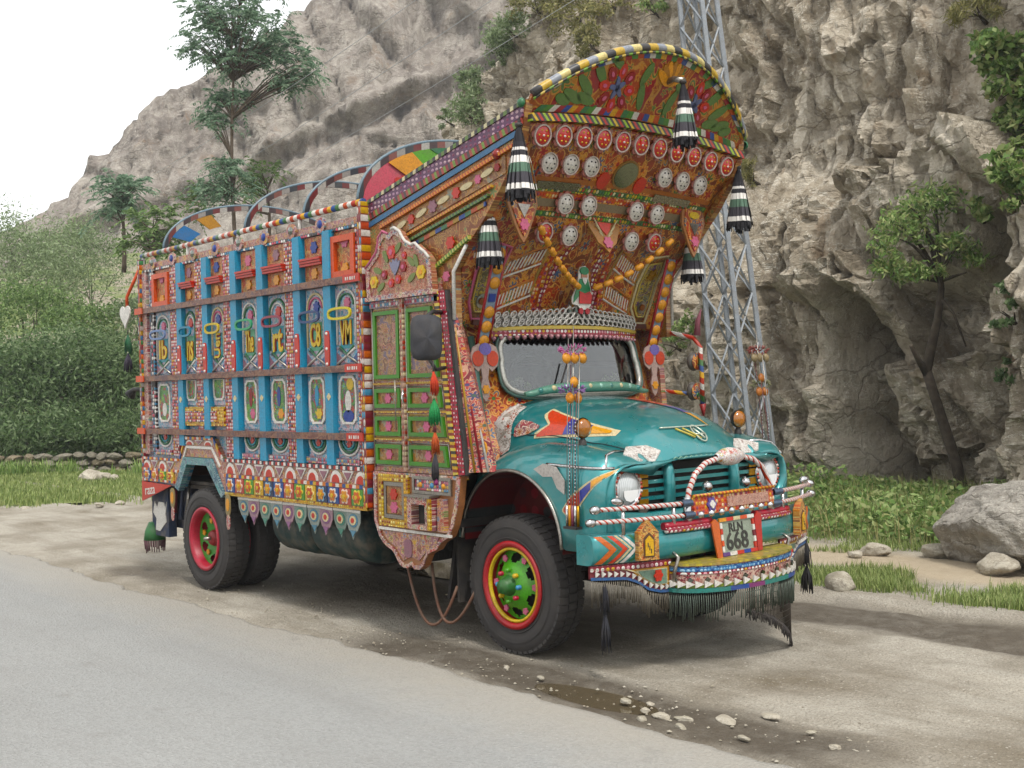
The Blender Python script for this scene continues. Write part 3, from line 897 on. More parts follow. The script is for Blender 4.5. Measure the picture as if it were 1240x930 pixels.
shrub('feathery_shrub', 'grey green wispy shrub climbing the slope beside the pale rocks', 'shrub', [sh(110, 330, 46, 1.7, 1.9, 4200), sh(85, 310, 46, 1.3, 1.5, 2500)], LF_PALE, .16, .045, gsh, stem=tuple(DL(46, -17.0, 3.2)), per=28, spread=.2)
shrub('feathery_shrub', 'olive shrub on the slope just behind the truck tail board', 'shrub', [sh(150, 400, 38, 1.0, 1.0, 2000), sh(170, 380, 39, .8, .7, 1200)], LF_PALE, .15, .045, gsh, stem=tuple(DL(38, -12.6, 1.3)))

# ---- growth on the cliff
gcl = 'shrubs rooted on the cliff face'
def cl(px, py, rx, rz, n):
    p = on_cliff(px, py) + Vector((.1, -.25, 0))
    return (tuple(p), (rx, rx * .7, rz), n)
def cliff_shrub(name, label, spots, mat, L=.15, W=.05, **k):
    bl = [cl(*s) for s in spots]
    return shrub(name, label, 'shrub', bl, mat, L, W, gcl, stem=(bl[0][0][0], bl[0][0][1] + .3, bl[0][0][2]), rooted=False, **k)
cliff_shrub('hanging_shrub', 'green shrub hanging down the cliff cleft above the sloping roof side', [(583, 60, .6, .8, 1500), (575, 105, .55, .7, 1400), (572, 145, .7, .6, 1600), (600, 25, .8, .6, 1500), (545, 150, .4, .4, 500)], LF_PALE, .13, .045)
cliff_shrub('hanging_shrub', 'broad shrub on the ledge above the truck crest', [(650, 12, 1.0, .5, 1500), (700, 25, 1.0, .7, 1800), (715, 55, .5, .6, 800), (740, 10, .7, .5, 700)], LF_DRY, .14, .045)
cliff_shrub('small_shrub', 'small green bush on the pale rocks behind the roof hoops', [(428, 140, .6, .5, 700), (420, 168, .35, .3, 300)], LF_MID, .16, .05)
cliff_shrub('small_shrub', 'tiny bush low on the rocks seen through the front roof hoop', [(403, 228, .5, .35, 500)], LF_MID, .15, .05)
cliff_shrub('dry_tuft', 'yellow dry grass tuft on the cliff beside the steel tower', [(912, 215, .22, .35, 500)], LF_DRY, .2, .02, droop=-.6)
cliff_shrub('dry_tuft', 'reddish dry grass tuft on the cliff top ledge', [(1185, 15, .4, .35, 700)], LF_DRY, .22, .02, droop=-.6)
cliff_shrub('small_shrub', 'small shrub in a rock crack beside the far mirror', [(835, 405, .35, .35, 500), (815, 420, .3, .3, 350)], LF_BRIGHT, .1, .035)
cliff_shrub('small_shrub', 'green sprig growing in the upper rock crack by the summit vein', [(790, 15, .5, .3, 400)], LF_BRIGHT, .12, .04)
# tree with a dark twisted trunk in the recess
tb = Vector((-2.6, 9.3, .0))
te = empty('gnarled_tree', tb, 'small gnarled tree with forked dark trunk growing in the rock recess', 'tree')
mb = MB()
q = lambda px, py, D: at(px, py, D) - tb
DT = 17.4
mb.tube([q(1168, 605, DT), q(1158, 560, DT), q(1145, 520, DT), q(1132, 480, DT), q(1122, 448, DT)], [.1, .085, .08, .075, .075], 9)
mb.tube([q(1122, 450, DT), q(1128, 420, DT), q(1136, 385, DT), q(1140, 350, DT), q(1135, 310, DT - .2), q(1120, 270, DT - .3)], [.075, .075, .06, .05, .04, .02], 9)
mb.tube([q(1123, 455, DT), q(1112, 435, DT - .1), q(1103, 418, DT - .2)], [.055, .045, .03], 7)
mb.tube([q(1138, 360, DT), q(1155, 380, DT - .2), q(1170, 420, DT - .3)], [.03, .02, .012], 6)
for tx, ty in ((1090, 290), (1075, 330), (1160, 300), (1100, 250), (1130, 240), (1080, 270), (1170, 330)):
    mb.tube(bezier_path(q(1138, 340, DT), q((1138 + tx) / 2, ty + 5, DT - .3), q(tx, ty, DT - .5), 6), [.04 - .005 * i for i in range(7)], 6)
mb.build('trunk', MBARKD, te)
bl = [sh(1090, 285, DT - .4, .42, .30, 620), sh(1130, 245, DT - .4, .48, .26, 640), sh(1078, 330, DT - .5, .30, .26, 420), sh(1152, 300, DT - .5, .38, .24, 460), sh(1108, 335, DT - .5, .26, .2, 260), sh(1182, 318, DT - .5, .28, .12, 170), sh(1105, 262, DT - .3, .40, .24, 380), sh(1075, 300, DT - .6, .22, .2, 160), sh(1135, 330, DT - .4, .22, .14, 140)]
link('crown', leaf_mesh('crown', clump_points(bl, 11, .22, 1.0, .15) - np.array(tb), .12, .034, LF_BRIGHT, .6), te)
cliff_shrub('hanging_creeper', 'leafy creeper spilling down the cliff above the big boulder', [(1205, 75, .45, .4, 900), (1225, 110, .45, .5, 1100), (1190, 60, .3, .25, 350), (1230, 170, .4, .5, 800), (1210, 200, .3, .4, 500), (1225, 240, .35, .4, 600), (1190, 260, .2, .25, 200)], LF_BRIGHT, .14, .075)
cliff_shrub('hanging_creeper', 'sparse creeper in the dark crevice beside the recess', [(1218, 380, .16, .45, 260), (1215, 460, .15, .35, 200)], LF_DARK, .1, .05)

# ---- undergrowth and grass (nobody could count these)
def scatter(n, xr, yr, keep):
    X = rng.uniform(*xr, n); Y = rng.uniform(*yr, n)
    k = keep(X, Y)
    return X[k], Y[k]
def blades(name, X, Y, Z, h, w, mat):
    n = len(X)
    a = rng.uniform(0, 2 * PI, n); hh = h * rng.uniform(.45, 1.25, n); ln = rng.uniform(.1, .6, n)
    d = np.stack([np.cos(a), np.sin(a), a * 0], 1); s = np.stack([-np.sin(a), np.cos(a), a * 0], 1)
    P = np.stack([X, Y, Z], 1)
    ww = (w * rng.uniform(.6, 1.3, n))[:, None]
    up = np.array([0, 0, 1.0])
    m = P + up * (hh * .55)[:, None] + d * (hh * ln * .35)[:, None]
    tip = P + up * (hh * (1 - .25 * ln))[:, None] + d * (hh * ln)[:, None]
    co = np.stack([P - s * ww, P + s * ww, m + s * ww * .7, m - s * ww * .7, tip], 1).reshape(-1, 3)
    b = np.arange(n)[:, None] * 5
    f = np.concatenate([b + np.array([0, 1, 2]), b + np.array([0, 2, 3]), b + np.array([3, 2, 4])], 0)
    me = bpy.data.meshes.new(name)
    fast_mesh(me, co, f, False)
    me.materials.append(mat)
    return me
gz = lambda X, Y: ground_z(X, Y) - .01
nz = lambda X, Y, s=1.0, sd=3: fbm(X * s, Y * s, X * 0, 3, sd)
X, Y = scatter(110000, (-9, 4), (2.4, 3.9), lambda X, Y: (nz(X, Y, 1.1, 6) + .42 - np.abs(Y - 3.0) * .9 + rng.normal(size=len(X)) * .22 > .12) & (Y + .5 * nz(X, Y, .9, 9) + rng.normal(size=len(X)) * .12 > 2.5))
tag(link('roadside_grass', blades('roadside_grass', X, Y, gz(X, Y), .11, .005, MGRASS)), 'low grass strip between the wet rut and the dirt path', 'grass', kind='stuff')
X, Y = scatter(60000, (-12, 3), (5.2, 10.2), lambda X, Y: (Y > 5.5 + .8 * nz(X, Y, .9, 10) + rng.normal(size=len(X)) * .25))
tag(link('undergrowth_grass', blades('undergrowth_grass', X, Y, gz(X, Y), .23 * (.25 + .75 * np.clip((Y - 5.3) / 1.6, 0, 1)), .007, MGRASSY)), 'tall bright grass growing at the foot of the cliff', 'grass', kind='stuff')
X, Y = scatter(9000, (-11, 3), (4.6, 10.0), lambda X, Y: (Y > 5.2 + .6 * nz(X, Y, .7, 10)) & (nz(X, Y, .8, 15) > -.1))
tag(link('dry_stalks', blades('dry_stalks', X, Y, gz(X, Y), .42, .004, LF_DRY)), 'dry straw coloured stalks among the weeds', 'grass', kind='stuff')
X, Y = scatter(16000, (-2.5, 3), (4.0, 5.6), lambda X, Y: nz(X, Y, 1.2, 14) + (Y - 5.0) * .7 > .05)
tag(link('path_grass', blades('path_grass', X, Y, gz(X, Y), .09, .005, MGRASS)), 'sparse grass on the dirt path by the boulder', 'grass', kind='stuff')
X, Y = scatter(2600, (-10, 3), (5.6, 9.9), lambda X, Y: nz(X, Y, .6, 11) > -.25)
HH = (.35 + .65 * np.clip((Y - 5.6) / 1.5, 0, 1)) * rng.uniform(.08, .52, len(X)) * (0.7 + .5 * (nz(X, Y, .5, 19) > 0))
P = []
for x_, y_, h_ in zip(X, Y, HH):
    k = 16
    t_ = rng.uniform(.25, 1, k)
    P.append(np.stack([x_ + rng.normal(size=k) * .10 * (1.2 - t_ * .4), y_ + rng.normal(size=k) * .10, h_ * t_ + .06], 1))
tag(link('herbs', leaf_mesh('herbs', np.concatenate(P), .11, .045, LF_BRIGHT, -.1)), 'leafy weeds covering the slope below the cliff', 'weeds', kind='stuff')
# verge on the left, beyond the lay-by
n = 80000
D_ = rng.uniform(20.0, 29.6, n); L_ = rng.uniform(-18, -4, n)
k = D_ > 20.8 + .9 * fbm(L_ * .9, D_ * .4, L_ * 0, 3, 41) + rng.normal(size=n) * .35
D_, L_ = D_[k], L_[k]
X = CAM[0] + FW[0] * D_ + RT[0] * L_; Y = CAM[1] + FW[1] * D_ + RT[1] * L_
tag(link('verge_grass', blades('verge_grass', X, Y, 0 * X - .01, .15, .011, MGRASS)), 'green grass verge in front of the dry stone wall', 'grass', kind='stuff')
n = 9000
D_ = rng.uniform(27.6, 29.0, n); L_ = rng.uniform(-18, -7, n)
k = fbm(L_ * .8, D_, L_ * 0, 3, 47) > -.1
D_, L_ = D_[k], L_[k]
X = CAM[0] + FW[0] * D_ + RT[0] * L_; Y = CAM[1] + FW[1] * D_ + RT[1] * L_
tag(link('wall_weeds', blades('wall_weeds', X, Y, 0 * X - .01, .42, .018, MGRASSY)), 'taller weeds along the foot of the dry stone wall', 'grass', kind='stuff')
def m_verge():
    t = NT('verge_soil', 0.95, spec=.15)
    n = t.noise(t.obj(), 2.0, 4)
    t.color(t.mix(n, '#5f6c38', '#7d8350'))
    return t.mat
pts = [DL(21.2 + .5 * math.sin(i * 1.3), -26 + i * 1.3, .012) for i in range(18)] + [DL(32, -4.0, .012), DL(32, -26, .012)]
tag(MB().add(pts, [tuple(range(len(pts)))]).build('verge', m_verge()), kind='structure')

# ---- rocks
def rock_mesh(name, r, seed, sub=3, mat=None, facet=.35):
    import bmesh
    bm = bmesh.new()
    bmesh.ops.create_icosphere(bm, subdivisions=sub, radius=1)
    me = bpy.data.meshes.new(name)
    bm.to_mesh(me); bm.free()
    co = np.empty(len(me.vertices) * 3, np.float32); me.vertices.foreach_get('co', co)
    co = co.reshape(-1, 3).astype(float)
    rs = np.random.default_rng(seed)
    nrm = rs.normal(size=(14, 3)); nrm /= np.linalg.norm(nrm, axis=1)[:, None]
    off = rs.uniform(.62, .95, 14)
    for nn, o_ in zip(nrm, off):                       # chop with planes: broken faces
        dd = co @ nn - o_
        co -= np.where(dd > 0, dd, 0)[:, None] * nn * .9
    s_ = seed * 3.1
    co *= (1 + .16 * fbm(co[:, 0] * 1.5 + s_, co[:, 1] * 1.5, co[:, 2] * 1.5, 4, seed))[:, None]
    if sub > 4:
        w1, w2, wi = worley(co[:, 0] * 3 + s_, co[:, 1] * 3, co[:, 2] * 2, seed)
        co *= (1 + .05 * (wi - .5) - .03 * (1 - sm(0, .1, w2 - w1)) + .03 * fbm(co[:, 0] * 7, co[:, 1] * 7, co[:, 2] * 7, 4, seed))[:, None]
    co *= np.array(r)
    me.vertices.foreach_set('co', co.astype(np.float32).ravel())
    me.polygons.foreach_set('use_smooth', [sub > 3] * len(me.polygons))
    me.materials.append(mat or MSTONE)
    me.update()
    return me
def rock(name, label, loc, r, seed, sub=3, mat=None, rot=0, group=None, cat='rock'):
    return tag(link(name, rock_mesh(name, r, seed, sub, mat), loc=loc, rot=(0, 0, rot)), label, cat, group)
rock('boulder', 'huge grey boulder with a rounded back beside the dirt path', (1.05, 5.25, .28), (1.25, .85, .72), 3, 6, m_rock('boulder_rock', '#88827a', '#a29c92', '#b8b2a7', 1.6, .5, .9), R(15))
rock('rock', 'angular grey rock on the grass strip beyond the front bumper', (.36, 2.5, .07), (.15, .12, .13), 5, 4)
rock('rock', 'flat pale broken rock lying on the dirt path', (-.62, 4.72, .05), (.17, .10, .09), 8, 4, MSTONEP, R(20))
rock('rock', 'small pale rock chip touching the flat broken rock', (-.70, 4.45, .03), (.09, .07, .05), 9, 3, MSTONEP)
rock('rock', 'low rounded rock at the near foot of the huge boulder', (-.02, 4.95, .06), (.20, .12, .09), 12, 4)
rock('rock', 'pale rounded rock in the grass in front of the huge boulder', (.92, 4.35, .08), (.20, .14, .13), 14, 4, MSTONEP)
for k, (x_, y_, a, b, c_) in enumerate(((1.76, -1.45, .10, .045, .02), (1.90, -1.40, .085, .05, .018), (2.07, -1.25, .13, .06, .015), (1.73, -1.57, .05, .035, .02), (1.62, -1.42, .045, .03, .015), (1.40, -1.35, .06, .03, .016), (2.21, -1.02, .08, .045, .014), (1.98, -1.53, .06, .03, .016), (2.78, -1.25, .045, .03, .014), (2.35, -1.45, .05, .03, .014), (1.55, -1.30, .04, .03, .012), (.62, -1.33, .04, .025, .014), (.25, -1.30, .035, .025, .014), (2.55, -1.12, .04, .025, .012))):
    rock('pavement_chunk', 'flat pale broken stone lying in the mud by the puddle', (x_, y_, .004), (a * .8, b * .8, c_ * 1.2), 20 + k, 3, (MSTONEP, MSTONE)[k % 2], random.uniform(-.5, .5), 'broken stones by the puddle', 'stone')
for k, (px, py, a) in enumerate(((112, 579, .26), (126, 581, .17), (138, 582, .12), (100, 584, .13))):
    p = at(px, py, 26.0)
    rock('verge_rock', 'pale rock in the small heap on the grass verge', (p.x, p.y, .1), (a * 1.3, a, a * .8), 50 + k, 3, MSTONEP, 0, 'pale rock heap on the verge')
for k, (px, py, D) in enumerate(((60, 588, 24), (145, 611, 20.5), (120, 612, 20.3), (30, 615, 20))):
    p = at(px, py, D)
    rock('verge_stone', 'small pale stone at the grass verge edge', (p.x, p.y, .02), (.12, .08, .05), 60 + k, 3, MSTONEP, 0, 'stones along the verge edge')
for k, (px, py, D, a) in enumerate(((125, 385, 42, .55), (150, 360, 45, .6), (140, 395, 41, .35), (400, 215, 34, 1.2), (370, 235, 33, .9), (345, 205, 40, 1.1), (330, 190, 42, .9), (300, 255, 38, .8), (100, 300, 55, 1.1), (215, 300, 40, .8))):
    p = at(px, py, D)
    p.z = 0.27 * max(0, D - 30.5) * .85 + a * .1
    rock('slope_rock', 'pale outcrop on the scrub slope behind the truck body', p, (a * 1.2, a, a * .9), 70 + k, 4, MROCK, k, 'pale outcrops on the slope')
# gravel
n = 700
gx_ = rng.uniform(-7, 4, n); gy_ = -1.35 + rng.normal(size=n) * .28
k = (gy_ > -1.66)
gx_, gy_ = gx_[k], gy_[k]
co, fc = [], []
oct_v = np.array([[1, 0, 0], [0, 1, 0], [-1, 0, 0], [0, -1, 0], [0, 0, 1], [0, 0, -1.0]])
oct_f = np.array([[0, 1, 4], [1, 2, 4], [2, 3, 4], [3, 0, 4], [1, 0, 5], [2, 1, 5], [3, 2, 5], [0, 3, 5]])
for i, (x_, y_) in enumerate(zip(gx_, gy_)):
    s_ = random.uniform(.004, .015)
    co.append(oct_v * np.array([s_ * random.uniform(.7, 1.5), s_, s_ * .6]) * rng.uniform(.7, 1.2, (6, 1)) + np.array([x_, y_, .004]))
    fc.append(oct_f + i * 6)
me = bpy.data.meshes.new('gravel'); fast_mesh(me, np.concatenate(co), np.concatenate(fc), False); me.materials.append(MSTONE)
tag(link('gravel', me), 'loose pale gravel along the broken road edge', 'gravel', kind='stuff')

# ---- dry stone wall
ws = empty('stone_wall', DL(29.0, -12.5), 'low dry stone wall at the back of the grass verge', 'wall')
mb = MB(); 
MWALL = [m_rock('wall_stone', '#57503f', '#6c624f', '#80755f', 3, .2, .5), m_rock('wall_stone_grey', '#5c584e', '#716c60', '#858072', 3, .2, .5)]
stone_var = [rock_mesh('stone', (.5, .5, .5), 200 + k, 2, MWALL[k % 2]) for k in range(6)]
o0 = DL(29.0, -12.5)
for row in range(3):
    L = -17.5 + random.uniform(0, .2)
    while L < -7.6:
        w = random.uniform(.24, .5)
        p = DL(29.0 + random.uniform(-.06, .06) + row * .03, L + w / 2, .09 + row * .175 + random.uniform(-.02, .02))
        link('stone', stone_var[random.randrange(6)], ws, p - o0, (random.uniform(-.2, .2), random.uniform(-.2, .2), R(48) + random.uniform(-.2, .2)), (w * 1.08, .5, .215))
        L += w

# ---- leaning lattice tower behind the truck
MGALV = flat('#8f959a', 0.6, 0.4, wear=0.25, name='galvanised_steel')
tw = empty('lattice_tower', (-3.55, 6.9, 0), 'tall grey galvanised steel lattice tower leaning slightly behind the truck hood', 'tower')
tb0 = Vector((-3.93, 6.9, 0)); tt0 = Vector((-5.10, 7.0, 11.0))
def tw_pt(k, z):
    t = z / 11.0
    c = tb0.lerp(tt0, t)
    h = .41 - .20 * t
    a = R(-41.2 + 90 * k)
    return c + Vector((math.cos(a), math.sin(a), 0)) * h - Vector((-3.55, 6.9, 0))
def angle_bar(mb, a, b, w, th=.008):
    a, b = Vector(a), Vector(b)
    t = (b - a).normalized(); u = t.orthogonal().normalized(); v = t.cross(u)
    for (p, q) in ((u, v), (v, u)):
        vs = [a, a + p * w, a + p * w + q * th, a + q * th]
        ve = [x + (b - a) for x in vs]
        mb.add(vs + ve, [(0, 1, 2, 3), (7, 6, 5, 4), (0, 4, 5, 1), (1, 5, 6, 2), (2, 6, 7, 3), (3, 7, 4, 0)])
for k in range(4):
    m_ = MB(); angle_bar(m_, tw_pt(k, -.1), tw_pt(k, 11), .07, .012); m_.build('leg', MGALV, tw)
lv = [0.2]
while lv[-1] < 10.6: lv.append(lv[-1] + .78 - .025 * lv[-1])
for i in range(len(lv) - 1):
    for k in range(4):
        a, b = (k, (k + 1) % 4)
        m_ = MB(); angle_bar(m_, tw_pt(a, lv[i]), tw_pt(b, lv[i + 1]), .026, .006); m_.build('brace', MGALV, tw)
        m_ = MB(); angle_bar(m_, tw_pt(b, lv[i]), tw_pt(a, lv[i + 1]), .026, .006); m_.build('brace', MGALV, tw)
# ---- overhead cables
MCAB = flat('#a0a2a4', 0.6, 0.3, wear=0)
for (a, b) in (((-40, 330, 120), (640, -30, 24)), ((-40, 285, 120), (560, -40, 24)), ((-40, 355, 120), (760, -40, 26))):
    A, B = at(*a), at(*b)
    pts = [A.lerp(B, i / 24) - Vector((0, 0, 2.2 * (1 - (2 * i / 24 - 1) ** 2))) for i in range(25)]
    o = MB().tube(pts, .008, 5).build('overhead_cable', MCAB)
    tag(o, 'thin grey overhead cable strung across the slope', 'cable', 'overhead cables')
# ================================================================ THE TRUCK
truck = empty('decorated_truck', (0, 0, 0), 'parked teal cargo truck covered in colourful painted folk ornament with a tall arched crest', 'truck')
def m_teal():
    t = NT('teal_lacquer', 0.28, 0.45, 0.9)
    n = t.noise(t.obj(), 3.0, 4); n2 = t.noise(t.obj(), 900.0, 1)
    c = t.mix(n, '#0c6a6d', '#148083')
    c = t.mix(t.math('MULTIPLY', n2, 0.25), c, '#3aa3a2')
    du = t.noise(t.obj(), 14.0, 5, 0.7)
    dp = t.noise(t.obj(), 2.2, 5, 0.65); ch = t.noise(t.obj(), 55.0, 4, 0.8)
    c = t.mix(t.math('MULTIPLY', t.math('SUBTRACT', du, 0.48, clamp=True), 1.1), c, '#7f8b80')
    c = t.mix(t.math('MULTIPLY', t.math('SUBTRACT', dp, 0.5, clamp=True), 1.3, clamp=True), c, '#6f8580')
    t.color(t.mix(t.math('GREATER_THAN', ch, 0.70), c, '#3a3f3a'))
    t.put(t.b.inputs['Roughness'], t.math('MULTIPLY_ADD', dp, 0.5, 0.08))
    return t.mat
TEAL = m_teal()
BLUE = flat('#3f93b5', .45, name='sky_blue_paint'); RED = flat('#bf3424', .4); ORANGE = flat('#d0542a', .42); MARI = flat('#dd941c', .4); YEL = flat('#d6b540', .42)
WHITE = flat('#dcd8d0', .42); BLACK = flat('#1c1a1b', .6); GREEN = flat('#4f9b2e', .4); DGREEN = flat('#2c6b45', .45); PINK = flat('#c46a86', .45); PURP = flat('#5d3b78', .45)
MAUVE = flat('#8f6470', .45); BROWN = flat('#71452f', .5); MAROON = flat('#6e2430', .5); NAVY = flat('#28408a', .42); CREAM = flat('#cdbf98', .5); DRED = flat('#8c1d20', .5)
CHROME = flat('#d8d8d8', .15, 1.0, wear=.08, name='chrome'); STEEL = flat('#a8a39b', .3, .9, wear=.2, name='stamped_tin'); GOLD = flat('#b98c34', .35, .7, name='gold_tin')
DARK = flat('#141313', .8, name='dark_recess'); RUB = flat('#353332', .85, wear=.06, name='tyre_rubber')
MIRR = flat('#8e948c', .06, 1.0, wear=.1, name='mirror_glass')
FP = ['#b04a2a', '#c9792c', '#7d2f2c', '#8a5a34', '#5f7a3a', '#a83a4a', '#c9a14a', '#41708a']
FOLK_S = m_folk('folk_side', 'side', 16, '#7c4a2c', FP)
FOLK_F = m_folk('folk_front', 'front', 8.5, '#96391b', ['#b43c1f', '#c9702a', '#962424', '#7a3a22', '#c8862c', '#a82f34', '#4a6f3a', '#3f587a'], '#cf9c5c')
FOLK_FL = m_folk('folk_front_large', 'front', 6.5, '#a05326', ['#b1492a', '#567a34', '#c3782c', '#9c2f34', '#b5612a', '#45673a'], '#c98d3c')
FOLK_B = m_folk('folk_blue', 'side', 17, '#4a8fae', ['#4f9dbd', '#7fb0bf', '#2f6f93', '#b9a0b0', '#6fa08f', '#c47a7a', '#5a9fc0'], '#c9c4c4')
FOLK_P = m_folk('folk_pink', 'side', 15, '#8a5f62', ['#b2544a', '#c98a8a', '#7d8d6a', '#9a4a52', '#c9b08a', '#5f7f9a', '#a86a4a'], '#d8c8b8')
FOLK_M = m_folk('folk_mauve', 'side', 15, '#8a5b50', ['#a8564c', '#c49a3a', '#6f7f4a', '#9c6a72', '#7d8aa0', '#b0654c'], '#c9a890')
SCENE = m_folk('little_landscape', 'side', 11, '#5c8f4a', ['#4f8f3f', '#7fb050', '#3f7fa0', '#b04a4a', '#2f5f3a', '#c9b060', '#6fa0b0', '#8a4f8a'], '#3f5f3a', warp=.9)
BEADS = m_dots('bead_strip', 'side', .032, .032, '#a03a34', ['#e0d8d0', '#1d1a1a', '#d88a96', '#e0d8d0', '#3f6f8f', '#c9a030', '#e0c8c8'], .40)
BEADBW = m_dots('bead_black_white', 'side', .04, .04, '#3a2a2e', ['#e6e2da', '#e6e2da', '#1d1a1a', '#c85a6a', '#3f7fa0'], .42)
BEADP = m_dots('bead_pink', 'side', .03, .03, '#7f6a74', ['#d98a98', '#e8e0d8', '#b04a5a', '#5f8fa8', '#d0b070'], .43)
BEADY = m_dots('bead_yellow', 'side', .03, .03, '#b58a20', ['#e0c050', '#d8a030', '#8a3a20', '#e8d890'], .36)
BEADF = m_dots('bead_front', 'front', .035, .035, '#8a2a3a', ['#e6e2da', '#d8a0a8', '#e6e2da', '#c9a030'], .34)
BEADFO = m_dots('bead_front_orange', 'front', .03, .03, '#b8552a', ['#d8a040', '#c23a2a', '#e0c8a0', '#8a3a5a'], .38)
BEADFG = m_dots('bead_front_green', 'front', .03, .03, '#3a5a2a', ['#6f9a3a', '#d0b040', '#b04a3a', '#d8d0a8', '#2f5f3a'], .4)
STR_RAIL = m_stripes('rail_stripes', 'side', 0, .06, ['#d8d4cc', '#b03a2a', '#d0a030', '#2f4f8a', '#3f6f3a', '#d8d4cc', '#c0522a'])
STR_ARC = m_stripes('arc_stripes', 'front', 0, .085, ['#d8c88a', '#2a2a2c', '#c9a850', '#8a8f98'], .5)
STR_BY = m_stripes('black_yellow', 'front', 0, .028, ['#2a2420', '#c8a838', '#2a2420', '#b03a34', '#2a2420', '#8fae3a'], .9)
STR_COMB = m_stripes('comb_black_white', 'front', 0, .022, ['#1d1c1e', '#cfcac2'], .55)
CARVE = m_folk('carved_wood', 'side', 10, '#7d5230', ['#86583a', '#9a5030', '#7a5030', '#a07038', '#6f4028', '#848a80'], '#ad8a5c')

# ---------------- cargo body
BX0, BX1 = -5.68, -1.45
body = MB()
wall_out = [(-5.68, 3.27), (-1.45, 3.27), (-1.45, .97), (-3.87, .97), (-4.17, 1.25), (-4.64, 1.25), (-4.86, .97), (-5.68, .97)]
body.side(wall_out, -1.20, -1.14, 0)
body.box(BX0 + .002, BX1 - .002, 1.14, 1.2, .97, 3.27, 0)
body.box(BX0, BX0 + .06, -1.138, 1.138, .975, 3.25, 1)
body.box(BX1 - .06, BX1, -1.138, 1.138, .975, 3.30, 1)
body.box(BX0 + .06, BX1 - .06, -1.138, 1.138, 1.26, 1.32, 1)
box_o = body.build('cargo_box', [FOLK_B, BROWN], truck)
def sub(name, mb, mat, parent=box_o): return mb.build(name, mat, parent)
PAN = [(-5.355, -5.0), (-4.68, -4.42), (-4.105, -3.825), (-3.49, -3.19), (-3.0, -2.67), (-2.36, -2.045), (-1.9, -1.57)]
BAT = [-4.71, -4.15, -3.57, -3.07, -2.435, -1.955]
STRIP = [(-5.60, .12, FOLK_P), (-5.41, .09, BEADBW), (-4.9, .14, BEADS), (-4.335, .14, BEADS), (-3.74, .16, BEADS), (-3.165, .045, BEADP), (-2.595, .16, BEADS), (-2.012, .045, BEADP), (-1.52, .09, BEADS)]
def arch_bottom(x):
    return max(1.29, lerp_tab(x, [-4.95, -4.80, -4.655, -4.06, -3.88, -3.7], [1.27, 1.27, 1.48, 1.48, 1.30, 1.30]))
for x in BAT:
    zb = arch_bottom(x)
    sub('batten', MB().box(x - .055, x + .055, -1.262, -1.2005, zb, 3.23), BLUE)
for x, w, m in STRIP:
    zb = max(arch_bottom(x - w / 2), arch_bottom(x + w / 2))
    sub('bead_strip', MB().box(x - w / 2, x + w / 2, -1.232, -1.2005, zb, 3.22), m)
# corner posts
sub('corner_post', MB().box(-5.70, -5.645, -1.255, -1.18, .98, 3.36), m_dots('post_beads', 'side', .028, .05, '#8a3f2c', ['#c8652a', '#3f6f9a', '#c9a030', '#d8d0c8', '#7d2f3a', '#3f7a4a'], .45))
sub('corner_post', MB().box(-1.475, -1.42, -1.265, -1.18, .98, 3.40), m_dots('post_beads2', 'side', .028, .06, '#7d3a2c', ['#c8652a', '#b84a2a', '#4f8fae', '#c9a030', '#d8d0c8', '#7d2f3a'], .46))
OV = ['#6f86b0', '#2f7f9a', '#c9b040', '#3f9a6a', '#8a3a4a', '#2a3f6a', '#d0c040']
TXT = ['Ib', 'ns', 'Uen', 'The', 'rt', 'C8', 'VM']
def text_mesh(s, size, extrude=.004, mat=None, bold=.0):
    cu = bpy.data.curves.new('t', 'FONT')
    cu.body = s; cu.size = size; cu.extrude = extrude; cu.align_x = 'CENTER'; cu.align_y = 'CENTER'; cu.offset = bold
    cu.resolution_u = 3
    o = bpy.data.objects.new('t', cu); col.objects.link(o)
    bpy.context.view_layer.update()
    me = bpy.data.meshes.new_from_object(o.evaluated_get(bpy.context.evaluated_depsgraph_get()))
    bpy.data.objects.remove(o); bpy.data.curves.remove(cu)
    if mat:
        me.materials.clear(); me.materials.append(mat)
    return me
M_ROWA = m_folk('carved_orange', 'side', 12, '#8d5230', ['#b8562c', '#a8763a', '#8a3f2c', '#b04a3a', '#9a6a3a', '#7d7a4a'], '#d0a068')
